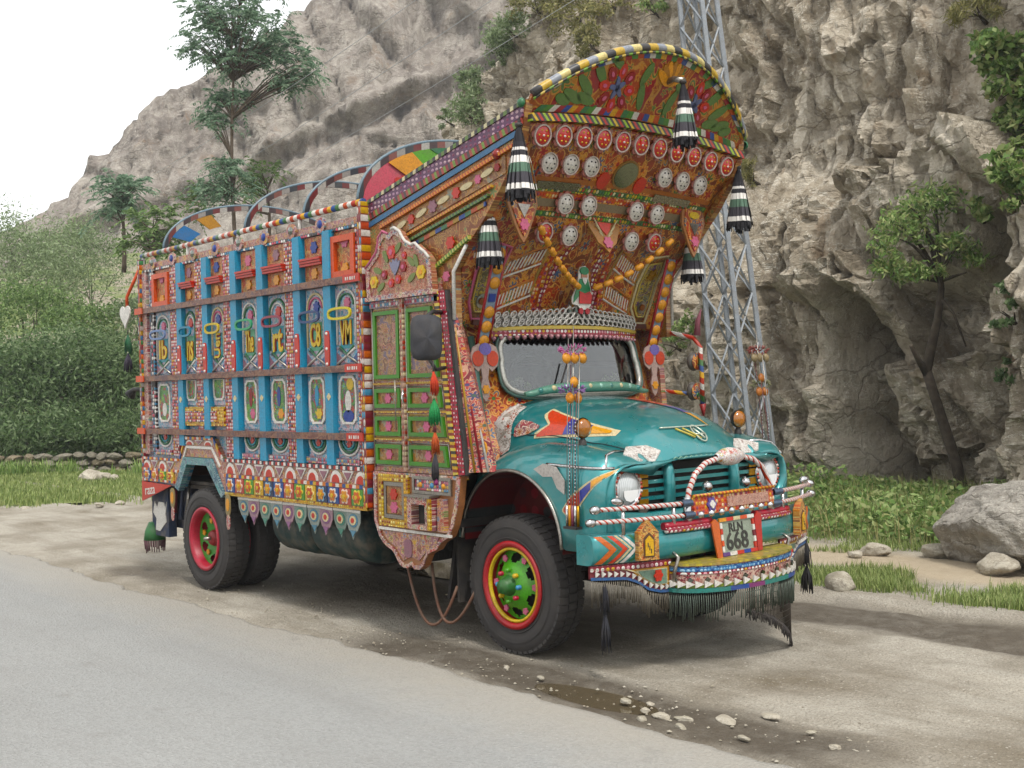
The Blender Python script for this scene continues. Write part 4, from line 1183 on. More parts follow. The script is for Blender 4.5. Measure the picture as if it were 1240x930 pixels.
for i, (a, b) in enumerate(PAN):
    c, w = (a + b) / 2, b - a
    # row A
    pan = sub('upper_panel', MB().box(a, b, -1.212, -1.2005, 2.84, 3.21), M_ROWA)
    if i in (0, 6):
        sub('panel_frame', MB().sring(rect(c, 3.0, w + .02, .34), rect(c, 3.0, w - .09, .24), -1.250, -1.2125), ORANGE)
    else:
        for k in range(3):
            sub('louvre', MB().box(a - .01, b + .01, -1.262 - .008 * k, -1.2125, 2.965 + .022 * k, 2.983 + .022 * k), RED)
    sub('rosette', MB().side(petalled(c, 2.90, .05, 6), -1.224, -1.2125), MARI)
    sub('rosette', MB().side(petalled(c, 3.12, .055, 6), -1.224, -1.2125), (PINK, MAUVE, NAVY)[i % 3])
    # row B
    sub('middle_panel', MB().box(a, b, -1.212, -1.2005, 2.13, 2.77), FOLK_B)
    n = 14
    arc = [(c + w * .42 * math.cos(PI * k / n), -1.218, 2.60 + .13 * math.sin(PI * k / n)) for k in range(n + 1)]
    arc = [(c + w * .42, -1.218, 2.28)] + arc + [(c - w * .42, -1.218, 2.28)]
    sub('arch_moulding', MB().tube(arc, .011, 6), (WHITE, DGREEN, CREAM)[i % 3])
    arc2 = [(c + w * .32 * math.cos(PI * k / n), -1.218, 2.60 + .095 * math.sin(PI * k / n)) for k in range(n + 1)]
    sub('arch_moulding', MB().tube(arc2, .009, 6), (DGREEN, WHITE, PINK)[i % 3])
    sub('arch_flower', MB().side(petalled(c + .02, 2.62, .048, 7), -1.226, -1.2125), (PINK, RED, NAVY)[i % 3])
    oo = superell(c - .03, 2.535, w * .52, .052, 3, 26); oi = superell(c - .03, 2.535, w * .52 - .022, .032, 3, 26)
    sub('oval_buckle', MB().sring(oo, oi, -1.276, -1.258), flat(OV[i], .45))
    sub('letter_plate', MB().side(rect(c, 2.37, w * .56, .24), -1.216, -1.2125), flat(('#3f8f9a', '#5f9f7f')[i % 2], .45))
    st = TXT[i]
    sz = .2 if len(st) < 3 else .17
    for mt, dd, bo in ((DRED, .0, .012), (YEL, .006, .003)):
        me = text_mesh(st, sz, .004, mt, bo)
        xs = [v.co.x for v in me.vertices]; ys = [v.co.y for v in me.vertices]
        lw, lh = max(xs) - min(xs), max(ys) - min(ys)
        if st == 'Uen':
            lt = link('lettering', me, box_o, (c, -1.2205 - dd, 2.37), (PI / 2, -PI / 2, 0), (min(1, .24 / lw), w * .4 / lh, 1))
        else:
            lt = link('lettering', me, box_o, (c, -1.2205 - dd, 2.37), (PI / 2, 0, 0), (w * .5 / lw, .2 / lh, 1))
    for s_ in (-1, 1):
        sub('cross_strap', MB().tube([(c + s_ * w * .46, -1.217, 2.125), (c - s_ * w * .35, -1.2185 - .002 * s_, 2.25)], .011, 5), (WHITE, STEEL)[s_ > 0])
    sub('v_moulding', MB().tube([(c - w * .3, -1.222, 2.27), (c, -1.222, 2.20), (c + w * .3, -1.222, 2.27)], .009, 5), DGREEN)
    sub('corner_triangle', MB().side([(a, 2.135), (c - .03, 2.135), (a, 2.23)], -1.2145, -1.2125), MAUVE)
    sub('corner_triangle', MB().side([(b, 2.135), (c + .03, 2.135), (b, 2.23)], -1.2145, -1.2125), flat('#3f5a8a', .5))
    # row C
    if i in (1, 2):
        sub('lower_panel', MB().box(a, b, -1.212, -1.2005, 1.80, 2.05), FOLK_B)
        so = scalloped(c, 2.0, w * .42, .16); si = scalloped(c, 2.0, w * .42 - .02, .14)
        so = [(x, min(z, 2.05)) for x, z in so]; si = [(x, min(z, 2.045)) for x, z in si]
        sub('picture', MB().side([(x, z) for x, z in si], -1.217, -1.2125), SCENE)
        sub('picture_frame', MB().sring(so, si, -1.226, -1.2128), WHITE)
    else:
        sub('lower_panel', MB().box(a, b, -1.212, -1.2005, 1.58, 2.05), FOLK_B)
        so = scalloped(c, 1.83, w * .40, .205); si = scalloped(c, 1.83, w * .40 - .022, .185)
        sub('picture', MB().side(si, -1.217, -1.2125), SCENE)
        sub('picture_frame', MB().sring(so, si, -1.226, -1.2128), WHITE)
        if i == 0:
            sub('picture_bird', MB().side(ell(c, 1.76, .05, .07, 14), -1.2205, -1.2175), WHITE)
        elif i == 6:
            sub('picture_sun', MB().side(ell(c + .03, 1.96, .05, .05, 14), -1.2205, -1.2175), YEL)
            sub('picture_figure', MB().side(ell(c, 1.82, .045, .09, 14), -1.2205, -1.2175), WHITE)
            sub('picture_pond', MB().side(ell(c, 1.70, .08, .05, 14), -1.2205, -1.2175), NAVY)
        else:
            sub('picture_bird', MB().side(ell(c - .01, 1.87, .03, .09, 14), -1.2205, -1.2175), (DRED, NAVY, BLUE)[i % 3])
            sub('picture_flower', MB().side(petalled(c + .02, 1.72, .05, 6), -1.2205, -1.2175), (PINK, MARI, YEL)[i % 3])
    # row D
    zb = max(arch_bottom(a), arch_bottom(b), arch_bottom(c))
    if zb < 1.4:
        sub('foot_panel', MB().box(a, b, -1.212, -1.2005, zb + .005, 1.50), FOLK_B)
        for q, (rr, mt) in enumerate(((.46, WHITE), (.36, DGREEN), (.25, flat('#3f8f9a', .45)))):
            sub('hanging_arc', MB().tube([(c - w * rr * math.cos(PI * k / 10), -1.219 - .002 * q, 1.50 - .12 * rr * 2.2 * math.sin(PI * k / 10)) for k in range(11)], .010, 5), mt)
        sub('arc_flower', MB().side(petalled(c, 1.475, .035, 6), -1.222, -1.2125), RED)
        sub('bead_row', MB().box(a - .01, b + .01, -1.240, -1.2125, zb + .006, zb + .055), BEADP)
for x in BAT:
    t = sub('red_tag', MB().side(superell(x, 2.255, .036, .15, 4, 20), -1.272, -1.2625), RED)
    for zz in (2.255, 2.13, 2.38): sub('tag_stud', MB().lathe([(.014, 0), (.010, .008), (0, .010)], (x, -1.2722, zz), (0, -1, 0), 8), WHITE)
    if arch_bottom(x) < 1.5:
        sub('batten_motif', MB().side(petalled(x, 1.86, .03, 4), -1.266, -1.2625), CREAM)
yb = MB().box(-4.78, -3.83, -1.246, -1.2005, 1.60, 1.785)
sub('embroidered_band', yb, BEADY)
sub('embroidered_band_centre', MB().box(-4.64, -3.97, -1.252, -1.2465, 1.64, 1.745), BEADS)
# horizontal rails
M_RAIL = m_folk('rail_scroll', 'side', 9, '#57302a', ['#66382f', '#6f4a3c', '#7a4f36', '#5a3f42', '#4a2426', '#80604a'], '#8f6a54')
for z, h in ((2.80, .055), (2.085, .055), (1.535, .055)):
    r_ = sub('rail', MB().box(BX0 - .02, BX1 + .02, -1.285, -1.2005, z - h / 2, z + h / 2), M_RAIL)
    sub('rail_end', MB().box(BX1 - .21, BX1 + .025, -1.296, -1.2855, z - .03, z + .034), RED)
    sub('rail_end', MB().box(BX0 - .025, BX0 + .16, -1.296, -1.2855, z - .03, z + .034), ORANGE)
    for q, w_ in enumerate((.018, .012, .02, .014, .012)): sub('painted_dash', MB().box(BX1 - .17 + q * .032, BX1 - .17 + q * .032 + w_, -1.2985, -1.2962, z - .012, z + .014), WHITE)
# crest along the top of the side wall
sub('bead_row', MB().box(BX0 + .06, BX1 - .06, -1.236, -1.2005, 3.215, 3.24), BEADBW)
sub('top_board', MB().box(BX0, BX1, -1.228, -1.2005, 3.241, 3.30), FOLK_M)
for k in range(9):
    x = -5.35 + k * .47
    if x > -1.6: break
    cr = sub('crest_boss', MB().side(ell(x, 3.29, .075, .065, 18), -1.246, -1.2285), (FOLK_M, FOLK_P, FOLK_M)[k % 3])
    sub('crest_mirror', MB().lathe([(.036, 0), (.03, .010), (0, .012)], (x, -1.2462, 3.295), (0, -1, 0), 12), (MIRR, NAVY)[k % 2])
# pipe rail on posts
rail = MB().tube([(BX0 - .02, -1.2, 3.40), (-3.6, -1.2, 3.405), (BX1 - .02, -1.2, 3.41)], .026, 10)
sub('roof_rail', rail, STR_RAIL)
sub('roof_rail', MB().tube([(BX0 - .02, 1.17, 3.40), (BX1 - .02, 1.17, 3.41)], .026, 10), STR_RAIL)
for x in (-5.66, -4.6, -3.55, -2.45, -1.5):
    for s_ in (-1.2, 1.17):
        sub('rail_post', MB().tube([(x, s_, 3.26), (x, s_, 3.39)], .018, 8), WHITE)
# ---- roof hoops
STR_HOOP = m_stripes('hoop_checks', 'front', 0, .085, ['#a8a49c', '#3a2628', '#7a4a42', '#8f8a84', '#2a2e33', '#6a2a2a'], .0)
HT = lambda k, n, zt=.58: (-1.16 * math.cos(PI * k / n), 3.42 + zt * math.sin(PI * k / n))
def hoop(x, solid=None, zt=.55):
    n = 32
    outer = [HT(k, n, zt) for k in range(n + 1)]
    inner = [(y * .96, 3.42 + (z - 3.42) * .91) for y, z in outer]
    m_ = MB()
    m_.front(outer + inner[::-1], x - .012, x + .012, 0)
    hp = m_.build('roof_hoop', [STR_HOOP], box_o)
    edge = MB().tube([(x, y, z + .008) for y, z in outer], .013, 8)
    sub('hoop_rim', edge, flat('#6a7f8a', .4))
    return hp, inner
for x in (-5.25, -3.5, -2.45):
    hp, inner = hoop(x)
    # painted infill wedges near the feet
    for (k0, k1, m_) in (((3, 6, flat('#3a74a8', .4)), (8, 10, flat('#b8842c', .4))) if x < -5 else ()):
        pts = [inner[k] for k in range(k0, k1 + 1)]
        pts2 = [(y * .8, 3.42 + (z - 3.42) * .72) for y, z in pts[::-1]]
        sub('hoop_infill', MB().front(pts + pts2, x - .008, x + .008), m_)
# solid painted half-disc at the front of the body
n = 32
arc = [HT(k, n, .60) for k in range(n + 1)]
x = -1.62
hp, inner = hoop(x, zt=.62)
sub('painted_disc', MB().front(inner, x - .01, x + .01), flat('#c4606c', .45))
sub('painted_disc_motif', MB().front([inner[k] for k in range(9, 27)] + [(.5, 3.5), (-.2, 3.55)], x + .0105, x + .016), flat('#5a9a2e', .45))
sub('painted_disc_motif', MB().front([inner[k] for k in range(12, 27)] + [(.6, 3.62), (.1, 3.72)], x + .0165, x + .021), DGREEN)
sub('painted_disc_motif', MB().front([inner[k] for k in range(7, 11)] + [(-.35, 3.68), (-.55, 3.62)], x + .0215, x + .026), MARI)
sub('painted_disc_motif', MB().front(petalled(-.72, 3.60, .09, 5), x + .0165, x + .021), RED)
# ---- trim bands that step over the rear wheel
def band(name, tops, bots, y0, mat):
    pts = tops + bots[::-1]
    return sub(name, MB().side(pts, y0, -1.2005), mat)
band('trim_band', [(-5.69, 1.255), (-4.80, 1.262), (-4.665, 1.475), (-4.045, 1.475), (-3.88, 1.29), (-1.44, 1.285)],
     [(-5.69, 1.012), (-4.90, 1.0), (-4.70, 1.29), (-4.08, 1.29), (-3.83, .96), (-1.44, .955)], -1.243, FOLK_M)
band('arch_bevel', [(-4.895, .97), (-4.695, 1.286), (-4.085, 1.286), (-3.835, .955)], [(-4.81, .94), (-4.62, 1.215), (-4.19, 1.215), (-3.9, .92)], -1.262, m_folk('arch_paint', 'side', 7, '#3a6472', ['#4a7a88', '#35586a', '#6a6a86', '#4f8a8a'], '#8aa0a0'))
YB = m_stripes('trim_edge', 'side', 0, .05, ['#d0a030', '#b03a2a', '#d8d4cc', '#c9742c', '#2f4f8a'])
for z, mt in ((1.280, m_stripes('edge_bw', 'side', 0, .035, ['#e0dcd4', '#2a2a3a', '#b03a34'])), (1.135, YB), (.965, BEADY)):
    sub('trim_edge', MB().box(-3.86 if z > 1 else -3.83, -1.44, -1.256, -1.2435, z - .014, z + .014), mt)
for z in (1.250, 1.135, 1.022):
    sub('trim_edge', MB().box(-5.69, -4.83 if z > 1.1 else -4.92, -1.256, -1.2435, z - .012, z + .012), YB)
sub('trim_edge', MB().side([(-4.80, 1.275), (-4.66, 1.49), (-4.05, 1.49), (-3.87, 1.30), (-3.885, 1.275), (-4.06, 1.463), (-4.65, 1.463), (-4.785, 1.262)], -1.256, -1.2435), YB)
sub('trim_edge', MB().side([(-4.755, 1.22), (-4.63, 1.40), (-4.08, 1.40), (-3.92, 1.22), (-3.935, 1.205), (-4.09, 1.375), (-4.62, 1.375), (-4.74, 1.205)], -1.256, -1.2435), WHITE)
sub('trim_edge', MB().box(-1.485, -1.44, -1.262, -1.2435, .955, 1.28), BEADY)
# flower tiles
TP = [('#2f4f8a', '#c9742c', '#e0dcd4'), ('#b0524a', '#d0903a', '#e8d0c0'), ('#4f8a3a', '#c8602c', '#d8c860'), ('#caa02a', '#b8502a', '#efe0a0'), ('#24324f', '#d08a30', '#8fb0c8')]
tiles = []
for bg, fl, ln in TP:
    m_ = MB()
    m_.box(-.082, .082, 0, .012, -.066, .066, 0)
    m_.prism(petalled(0, 0, .066, 6, .2), (0, 0, 0), (1, 0, 0), (0, 0, 1), (0, -1, 0), .006, 2)
    m_.prism(petalled(0, 0, .05, 6, .2), (0, -.0062, 0), (1, 0, 0), (0, 0, 1), (0, -1, 0), .006, 1)
    m_.prism(ell(0, 0, .018, .018, 10), (0, -.0124, 0), (1, 0, 0), (0, 0, 1), (0, -1, 0), .004, 3)
    tiles.append(m_.mesh('flower_tile', [flat(bg, .42), flat(fl, .42), flat(ln, .42), YEL]))
for k in range(13):
    x = -3.72 + k * .178
    if x > -1.56: break
    link('flower_tile', tiles[k % 5], box_o, (x, -1.2558, 1.05))
for k in range(4):
    link('flower_tile', tiles[k % 5], box_o, (-5.57 + k * .185, -1.2558, 1.078), None, (1, 1, .72))
m_ = MB(); half = [(.085 * math.cos(PI * k / 12), -.05 + .1 * math.sin(PI * k / 12)) for k in range(13)]
m_.prism(half, (0, 0, 0), (1, 0, 0), (0, 0, 1), (0, -1, 0), .008, 0)
m_.prism([(x * .66, -.05 + (z + .05) * .66) for x, z in half], (0, -.0082, 0), (1, 0, 0), (0, 0, 1), (0, -1, 0), .005, 1)
fan = m_.mesh('fan_motif', [WHITE, RED])
m_ = MB(); m_.prism([(-.085, .05), (.085, .05), (.0, -.05)], (0, 0, 0), (1, 0, 0), (0, 0, 1), (0, -1, 0), .008, 0)
m_.prism([(-.055, .036), (.055, .036), (.0, -.03)], (0, -.0082, 0), (1, 0, 0), (0, 0, 1), (0, -1, 0), .005, 1)
tri = m_.mesh('triangle_motif', [WHITE, MAUVE])
for k in range(13):
    x = -3.72 + k * .182
    if x > -1.53: break
    link(('fan_motif', 'triangle_motif')[k % 2], (fan, tri)[k % 2], box_o, (x, -1.2438, 1.208))
for k in range(4): link(('fan_motif', 'triangle_motif')[k % 2], (fan, tri)[k % 2], box_o, (-5.58 + k * .19, -1.2438, 1.19), None, (1, 1, .8))
for k in range(3): link(('fan_motif', 'triangle_motif')[k % 2], (fan, tri)[k % 2], box_o, (-4.56 + k * .2, -1.2438, 1.435), None, (1, 1, .45))
# hanging pendants below the body
def pend_mesh(c1, c2):
    m_ = MB()
    o = [(-.09, 0), (.09, 0), (.09, -.1), (.055, -.17), (.03, -.185), (0, -.245), (-.03, -.185), (-.055, -.17), (-.09, -.1)]
    m_.prism(o, (0, 0, 0), (1, 0, 0), (0, 0, 1), (0, -1, 0), .006, 0)
    m_.prism(rect(0, -.015, .178, .02), (0, -.0062, 0), (1, 0, 0), (0, 0, 1), (0, -1, 0), .004, 1)
    m_.prism(ell(0, -.09, .06, .055, 18), (0, -.0062, 0), (1, 0, 0), (0, 0, 1), (0, -1, 0), .004, 2)
    m_.prism(ell(0, -.09, .042, .038, 16), (0, -.0104, 0), (1, 0, 0), (0, 0, 1), (0, -1, 0), .004, 3)
    m_.prism(ell(0, -.09, .02, .022, 12), (0, -.0146, 0), (1, 0, 0), (0, 0, 1), (0, -1, 0), .004, 4)
    m_.prism([(-.04, -.17), (.04, -.17), (0, -.225)], (0, -.0062, 0), (1, 0, 0), (0, 0, 1), (0, -1, 0), .004, 2)
    return m_.mesh('pendant', [flat(c1, .5), WHITE, flat(c2, .5), CREAM, RED])
pm = [pend_mesh('#8a938c', '#4f7f94'), pend_mesh('#9a7a84', '#84587e'), pend_mesh('#74867c', '#47806f')]
for k in range(11):
    x = -3.52 + k * .205
    if x > -1.5: break
    link('pendant', pm[k % 3], box_o, (x, -1.225 - .003 * (k % 2), .948), (random.uniform(-.05, .05), random.uniform(-.04, .04), 0), (1.12, 1, 1))
m_ = MB(); m_.prism(superell(0, -.09, .05, .10, 3, 18), (0, 0, 0), (1, 0, 0), (0, 0, 1), (0, -1, 0), .008, 0)
m_.prism(superell(0, -.25, .032, .075, 2.2, 16), (0, 0, 0), (1, 0, 0), (0, 0, 1), (0, -1, 0), .008, 1)
m_.prism(ell(0, -.09, .03, .06, 16), (0, -.0082, 0), (1, 0, 0), (0, 0, 1), (0, -1, 0), .004, 2)
pm2 = m_.mesh('pendant', [flat('#8a7a50', .5), FOLK_P, MARI])
for x in (-4.93, -3.74): link('pendant', pm2, box_o, (x, -1.268, .955))
# red triangular board at the rear corner with script
tri_o = sub('tail_board', MB().side([(-5.70, 1.0), (-4.98, .985), (-5.70, .79)], -1.258, -1.2435), RED)
link('lettering', text_mesh('raza', .15, .002, WHITE), box_o, (-5.50, -1.2605, .915), (PI / 2, -.12, 0))

# ---------------- chassis, wheels
ch = MB()
for s_ in (-1, 1): ch.box(-5.5, .9, s_ * .43 - .04, s_ * .43 + .04, .72, .93)
for x in (-5.2, -4.3, -3.0, -1.6, -.5, .5): ch.box(x - .05, x + .05, -.39, .39, .76, .88)
ch.tube([(0, -.85, .5), (0, .85, .5)], .06, 10); ch.tube([(-4.29, -.9, .5), (-4.29, .9, .5)], .09, 10)
ch.lathe([(0, -.22), (.16, -.16), (.22, 0), (.16, .16), (0, .22)], (-4.29, 0, .5), (0, 1, 0), 16)
for s_ in (-1, 1):
    for x, l in ((0, .6), (-4.29, .75)):
        for k in range(4):
            ch.tube([(x - l + k * .1, s_ * .55, .66 - k * .018), (x, s_ * .55, .56 - k * .02), (x + l - k * .1, s_ * .55, .66 - k * .018)], .022, 6)
ch.box(-5.55, -1.55, -1.10, -.95, .95, .99); ch.box(-5.55, -1.55, .95, 1.10, .95, .99)
ch.box(-3.9, -1.2, -.35, .35, .62, .75); ch.box(-1.1, .5, -.34, .34, .45, .95); ch.tube([(-1.1, 0, .62), (-4.1, 0, .52)], .06, 10)  # underbody clutter, with the wide sheet below, added to block light underneath
ch.box(-3.4, -1.7, .55, 1.05, .50, .92); ch.box(-5.4, -4.9, -.9, .9, .7, .95); ch.box(-5.5, -1.5, -1.12, 1.12, 1.0, 1.03)
ch.build('chassis', flat('#2b2623', .8, wear=.5), truck)
def tyre_mesh(Rr, w, rim_r):
    m_ = MB()
    h = w / 2
    prof = [(rim_r, -h * .78), (rim_r + .03, -h * .92), (rim_r + .09, -h), (Rr - .07, -h * .98), (Rr - .022, -h * .86), (Rr - .010, -h * .7), (Rr - .010, h * .7), (Rr - .022, h * .86), (Rr - .07, h * .98), (rim_r + .09, h), (rim_r + .03, h * .92), (rim_r, h * .78)]
    m_.lathe(prof, (0, 0, 0), (0, 1, 0), 56)
    n = 52
    for k in range(n):                                  # tread blocks
        a = 2 * PI * k / n
        for s_, off in ((-1, 0), (1, .5), (0, .25)):
            a2 = a + off * 2 * PI / n
            da = .36 * 2 * PI / n
            y0, y1 = ((-h * .88, -h * .36) if s_ < 0 else (h * .36, h * .88) if s_ > 0 else (-h * .26, h * .26))
            vs = []
            for y in (y0, y1):
                for (r_, aa) in ((Rr - .03, a2 - da), (Rr - .03, a2 + da), (Rr, a2 + da), (Rr, a2 - da)):
                    rr = r_ - (.010 if (abs(y) > h * .8 and r_ > Rr - .02) else 0)
                    vs.append((rr * math.cos(aa), y, rr * math.sin(aa)))
            m_.add(vs, [(0, 1, 2, 3), (7, 6, 5, 4), (0, 4, 5, 1), (1, 5, 6, 2), (2, 6, 7, 3), (3, 7, 4, 0)], 0, False)
    for rr in (rim_r + .05, rim_r + .12, Rr - .085):    # moulded sidewall rings
        for s_ in (-1, 1): m_.lathe([(rr - .004, s_ * (h * .985)), (rr, s_ * (h + .003)), (rr + .004, s_ * (h * .985))], (0, 0, 0), (0, 1, 0), 56)
    return m_.mesh('tyre', RUB)
def hub_disc(r0, r1, y, holes, hr, n=72):
    """flat dish with round hand holes, built as a real perforated plate"""
    import bmesh
    m_ = MB()
    m_.lathe([(r0, y + .03), (r1, y)], (0, 0, 0), (0, 1, 0), n)
    return m_
# tyre outer face is at local y = -w/2 ; front: dished out hub
def front_wheel(s_):
    w = empty_part('wheel', truck, (0, s_ * .89, .497))
    w.rotation_euler = (0, 0, 0 if s_ < 0 else PI)
    link('tyre', TF, w)
    for nm, me in FWP: link(nm, me, w)
    return w
def empty_part(name, parent, loc):
    o = bpy.data.objects.new(name, None); col.objects.link(o); o.parent = parent; o.location = loc
    o.empty_display_size = .1
    return o
TF = tyre_mesh(.497, .265, .285)
FWP = []
m_ = MB(); m_.lathe([(.285, -.075), (.315, -.125), (.312, -.137), (.285, -.139), (.268, -.12), (.262, -.06), (.262, .10)], (0, 0, 0), (0, 1, 0), 56); FWP.append(('rim', m_.mesh('rim', flat('#a8262c', .45))))
m_ = MB(); m_.lathe([(.267, -.115), (.264, -.124), (.248, -.124), (.246, -.10)], (0, 0, 0), (0, 1, 0), 56); FWP.append(('rim_band', m_.mesh('rim_band', YEL)))
# green dish with oval hand holes: polar grid with holes left open, dark barrel behind
def dish(r0, r1, yf, nh, mat, name='wheel_disc', hole=(.195, .034, .26)):
    m_ = MB(); nr, na = 12, 120
    V = {}
    for i in range(nr + 1):
        for j in range(na):
            r_ = r0 + (r1 - r0) * i / nr; a = 2 * PI * j / na
            V[i, j] = len(m_.v); m_.v.append((r_ * math.cos(a), yf(r_), r_ * math.sin(a)))
    for i in range(nr):
        for j in range(na):
            r_ = r0 + (r1 - r0) * (i + .5) / nr; a = 2 * PI * (j + .5) / na
            da = ((a * nh / (2 * PI)) % 1 - .5) * 2 * PI / nh
            if ((r_ - hole[0]) / hole[1]) ** 2 + (da / hole[2]) ** 2 < 1: continue
            m_.f.append((V[i, j], V[i, (j + 1) % na], V[i + 1, (j + 1) % na], V[i + 1, j])); m_.m.append(0); m_.sm.append(True)
    return m_.mesh(name, mat)
yF = lambda r_: -.105 - .045 * math.cos(min(1, (r_ - .07) / .18) * PI)
FWP.append(('wheel_disc', dish(.07, .25, yF, 6, GREEN)))
m_ = MB(); m_.lathe([(.26, .0), (0, .0)], (0, 0, 0), (0, 1, 0), 24); FWP.append(('brake_drum', m_.mesh('brake_drum', DARK)))
m_ = MB(); m_.lathe([(.075, -.14), (.07, -.17), (.055, -.20), (.05, -.225), (0, -.23)], (0, 0, 0), (0, 1, 0), 18); FWP.append(('hub_cap', m_.mesh('hub_cap', flat('#27652a', .5))))
for k in range(8):
    a = 2 * PI * k / 8
    m_ = MB(); m_.lathe([(.017, 0), (.017, -.03), (.010, -.036), (0, -.037)], (.11 * math.cos(a), -.145, .11 * math.sin(a)), (0, 1, 0), 8)
    FWP.append(('wheel_nut', m_.mesh('wheel_nut', (flat('#4f8fb5', .4), YEL, GREEN, flat('#b03a4a', .4))[k % 4])))
for k in range(6):
    a = 2 * PI * (k) / 6
    m_ = MB(); m_.prism(petalled(.205 * math.cos(a), .205 * math.sin(a), .026, 5), (0, -.088, 0), (1, 0, 0), (0, 0, 1), (0, -1, 0), .012)
    FWP.append(('disc_flower', m_.mesh('disc_flower', PINK)))
for s_ in (-1, 1): front_wheel(s_)
TR = tyre_mesh(.497, .25, .285)
RWP = []
m_ = MB(); m_.lathe([(.285, -.07), (.312, -.12), (.306, -.132), (.28, -.13), (.262, -.10), (.255, .05)], (0, 0, 0), (0, 1, 0), 56); RWP.append(('rim', m_.mesh('rim', flat('#a8263a', .45))))
yR = lambda r_: .02 + .07 * (r_ - .08) / .17
RWP.append(('wheel_disc', dish(.08, .262, lambda r_: -.02 + .02 * math.cos((r_ - .08) / .176 * PI), 6, flat('#3c8a30', .45))))
m_ = MB(); m_.lathe([(.08, .06), (.08, -.02), (.065, -.05), (.03, -.055), (0, -.055)], (0, 0, 0), (0, 1, 0), 18); RWP.append(('hub', m_.mesh('hub', DRED)))
m_ = MB(); m_.lathe([(.02, -.05), (.018, -.12), (0, -.125)], (0, 0, 0), (0, 1, 0), 10); RWP.append(('hub_pin', m_.mesh('hub_pin', STEEL)))
for k in range(5):
    a = 2 * PI * (k + .3) / 5
    m_ = MB(); m_.prism(petalled(.17 * math.cos(a), .17 * math.sin(a), .03, 5), (0, -.03, 0), (1, 0, 0), (0, 0, 1), (0, -1, 0), .012); RWP.append(('disc_flower', m_.mesh('disc_flower', MARI)))
for s_ in (-1, 1):
    w = empty_part('wheel', truck, (-4.29, s_ * 1.13, .497)); w.rotation_euler = (0, 0, 0 if s_ < 0 else PI)
    link('tyre', TR, w)
    for nm, me in RWP: link(nm, me, w)
    w = empty_part('wheel', truck, (-4.29, s_ * .80, .497)); w.rotation_euler = (0, 0, 0 if s_ < 0 else PI)
    link('tyre', TR, w); link('rim', RWP[0][1], w)
# tank drums, spare tyre, mud flaps, hoses
TANKM = flat('#173433', .6, .1, wear=.5, name='tank_paint')
for x0, x1 in ((-3.25, -2.62), (-2.58, -1.75)):
    m_ = MB(); L_ = x1 - x0
    m_.lathe([(0, 0), (.24, .0), (.27, .03), (.27, L_ * .33), (.278, L_ * .33 + .01), (.278, L_ * .33 + .04), (.27, L_ * .33 + .05), (.27, L_ * .66), (.278, L_ * .66 + .01), (.278, L_ * .66 + .04), (.27, L_ * .66 + .05), (.27, L_ - .03), (.24, L_), (0, L_)], (x0, -.83, .72), (1, 0, 0), 28)
    m_.build('fuel_drum', TANKM, truck)
sp = empty_part('spare_wheel', truck, (-2.1, -.35, .56)); sp.rotation_euler = (PI / 2, 0, 0)
link('tyre', TR, sp); link('rim', RWP[0][1], sp)
m_ = MB(); m_.box(-.62, -.60, -1.02, -.72, .30, .92); m_.build('mud_flap', flat('#211f1e', .9), truck)
m_ = MB(); m_.side([(-.80, .30), (-.77, .30), (-.62, .92), (-.66, .92)], -.98, -.80); m_.build('mud_flap_bracket', flat('#211f1e', .9), truck)
for a, b, c in (((-1.13, -1.12, .62), (-.85, -1.15, -.28), (-.62, -1.02, .42)), ((-.85, -1.08, .58), (-.75, -1.1, -.2), (-.42, -1.0, .42))):
    MB().tube(bezier_path(a, b, c, 16), .012, 7).build('hose', flat('#6b4a3a', .7, wear=.4), truck)
# tail: dark board, mask sticker, blue cloth bundle, small lamp arm
tl = MB(); tl.box(-5.70, -5.30, -1.15, -1.06, .42, .96); tl.box(-5.45, -5.05, -1.0, -.9, .5, .95)
tl.build('tail_flap', flat('#24324a', .8, wear=.4), truck)
m_ = MB(); m_.side([(-5.62, .78), (-5.56, .72), (-5.52, .78), (-5.40, .78), (-5.36, .72), (-5.33, .79), (-5.36, .66), (-5.34, .58), (-5.43, .52), (-5.5, .47), (-5.6, .48), (-5.58, .6), (-5.66, .66)], -1.158, -1.1505)
m_.build('tail_mask', WHITE, truck)
m_ = MB(); m_.tube([(-5.72, -1.12, .55), (-5.72, -1.12, .46), (-5.72, -1.12, .36)], [.06, .10, .115], 14); m_.build('tail_bell', flat('#2f6b3a', .6), truck)
m_ = MB()
for k in range(26):
    a = 2 * PI * k / 26
    m_.tube([(-5.72 + .11 * math.cos(a), -1.12 + .11 * math.sin(a), .36), (-5.72 + .10 * math.cos(a), -1.12 + .10 * math.sin(a), .36 - random.uniform(.08, .14))], .006, 4)
m_.build('tail_bell_fringe', flat('#6a4a50', .9), truck)
for x, l in ((-5.2, .3), (-5.05, .36), (-4.9, .28)):
    MB().tube([(x, -1.1, .98), (x - .02, -1.12, .98 - l)], [.012, .03], 6).build('tail_strap', (MAROON, STEEL, flat('#24324a', .8))[int(abs(x * 7)) % 3], truck)
m_ = MB(); m_.tube([(-5.69, -1.24, 3.25), (-5.80, -1.27, 3.10), (-5.90, -1.29, 2.98), (-5.90, -1.29, 2.85)], .018, 7); m_.build('tail_arm', ORANGE, truck)
m_ = MB(); m_.tube([(-5.69, -1.2, 1.98), (-5.85, -1.25, 1.98), (-5.92, -1.27, 1.92)], [.02, .025, .06], 10); m_.build('tail_lamp', BLACK, truck)
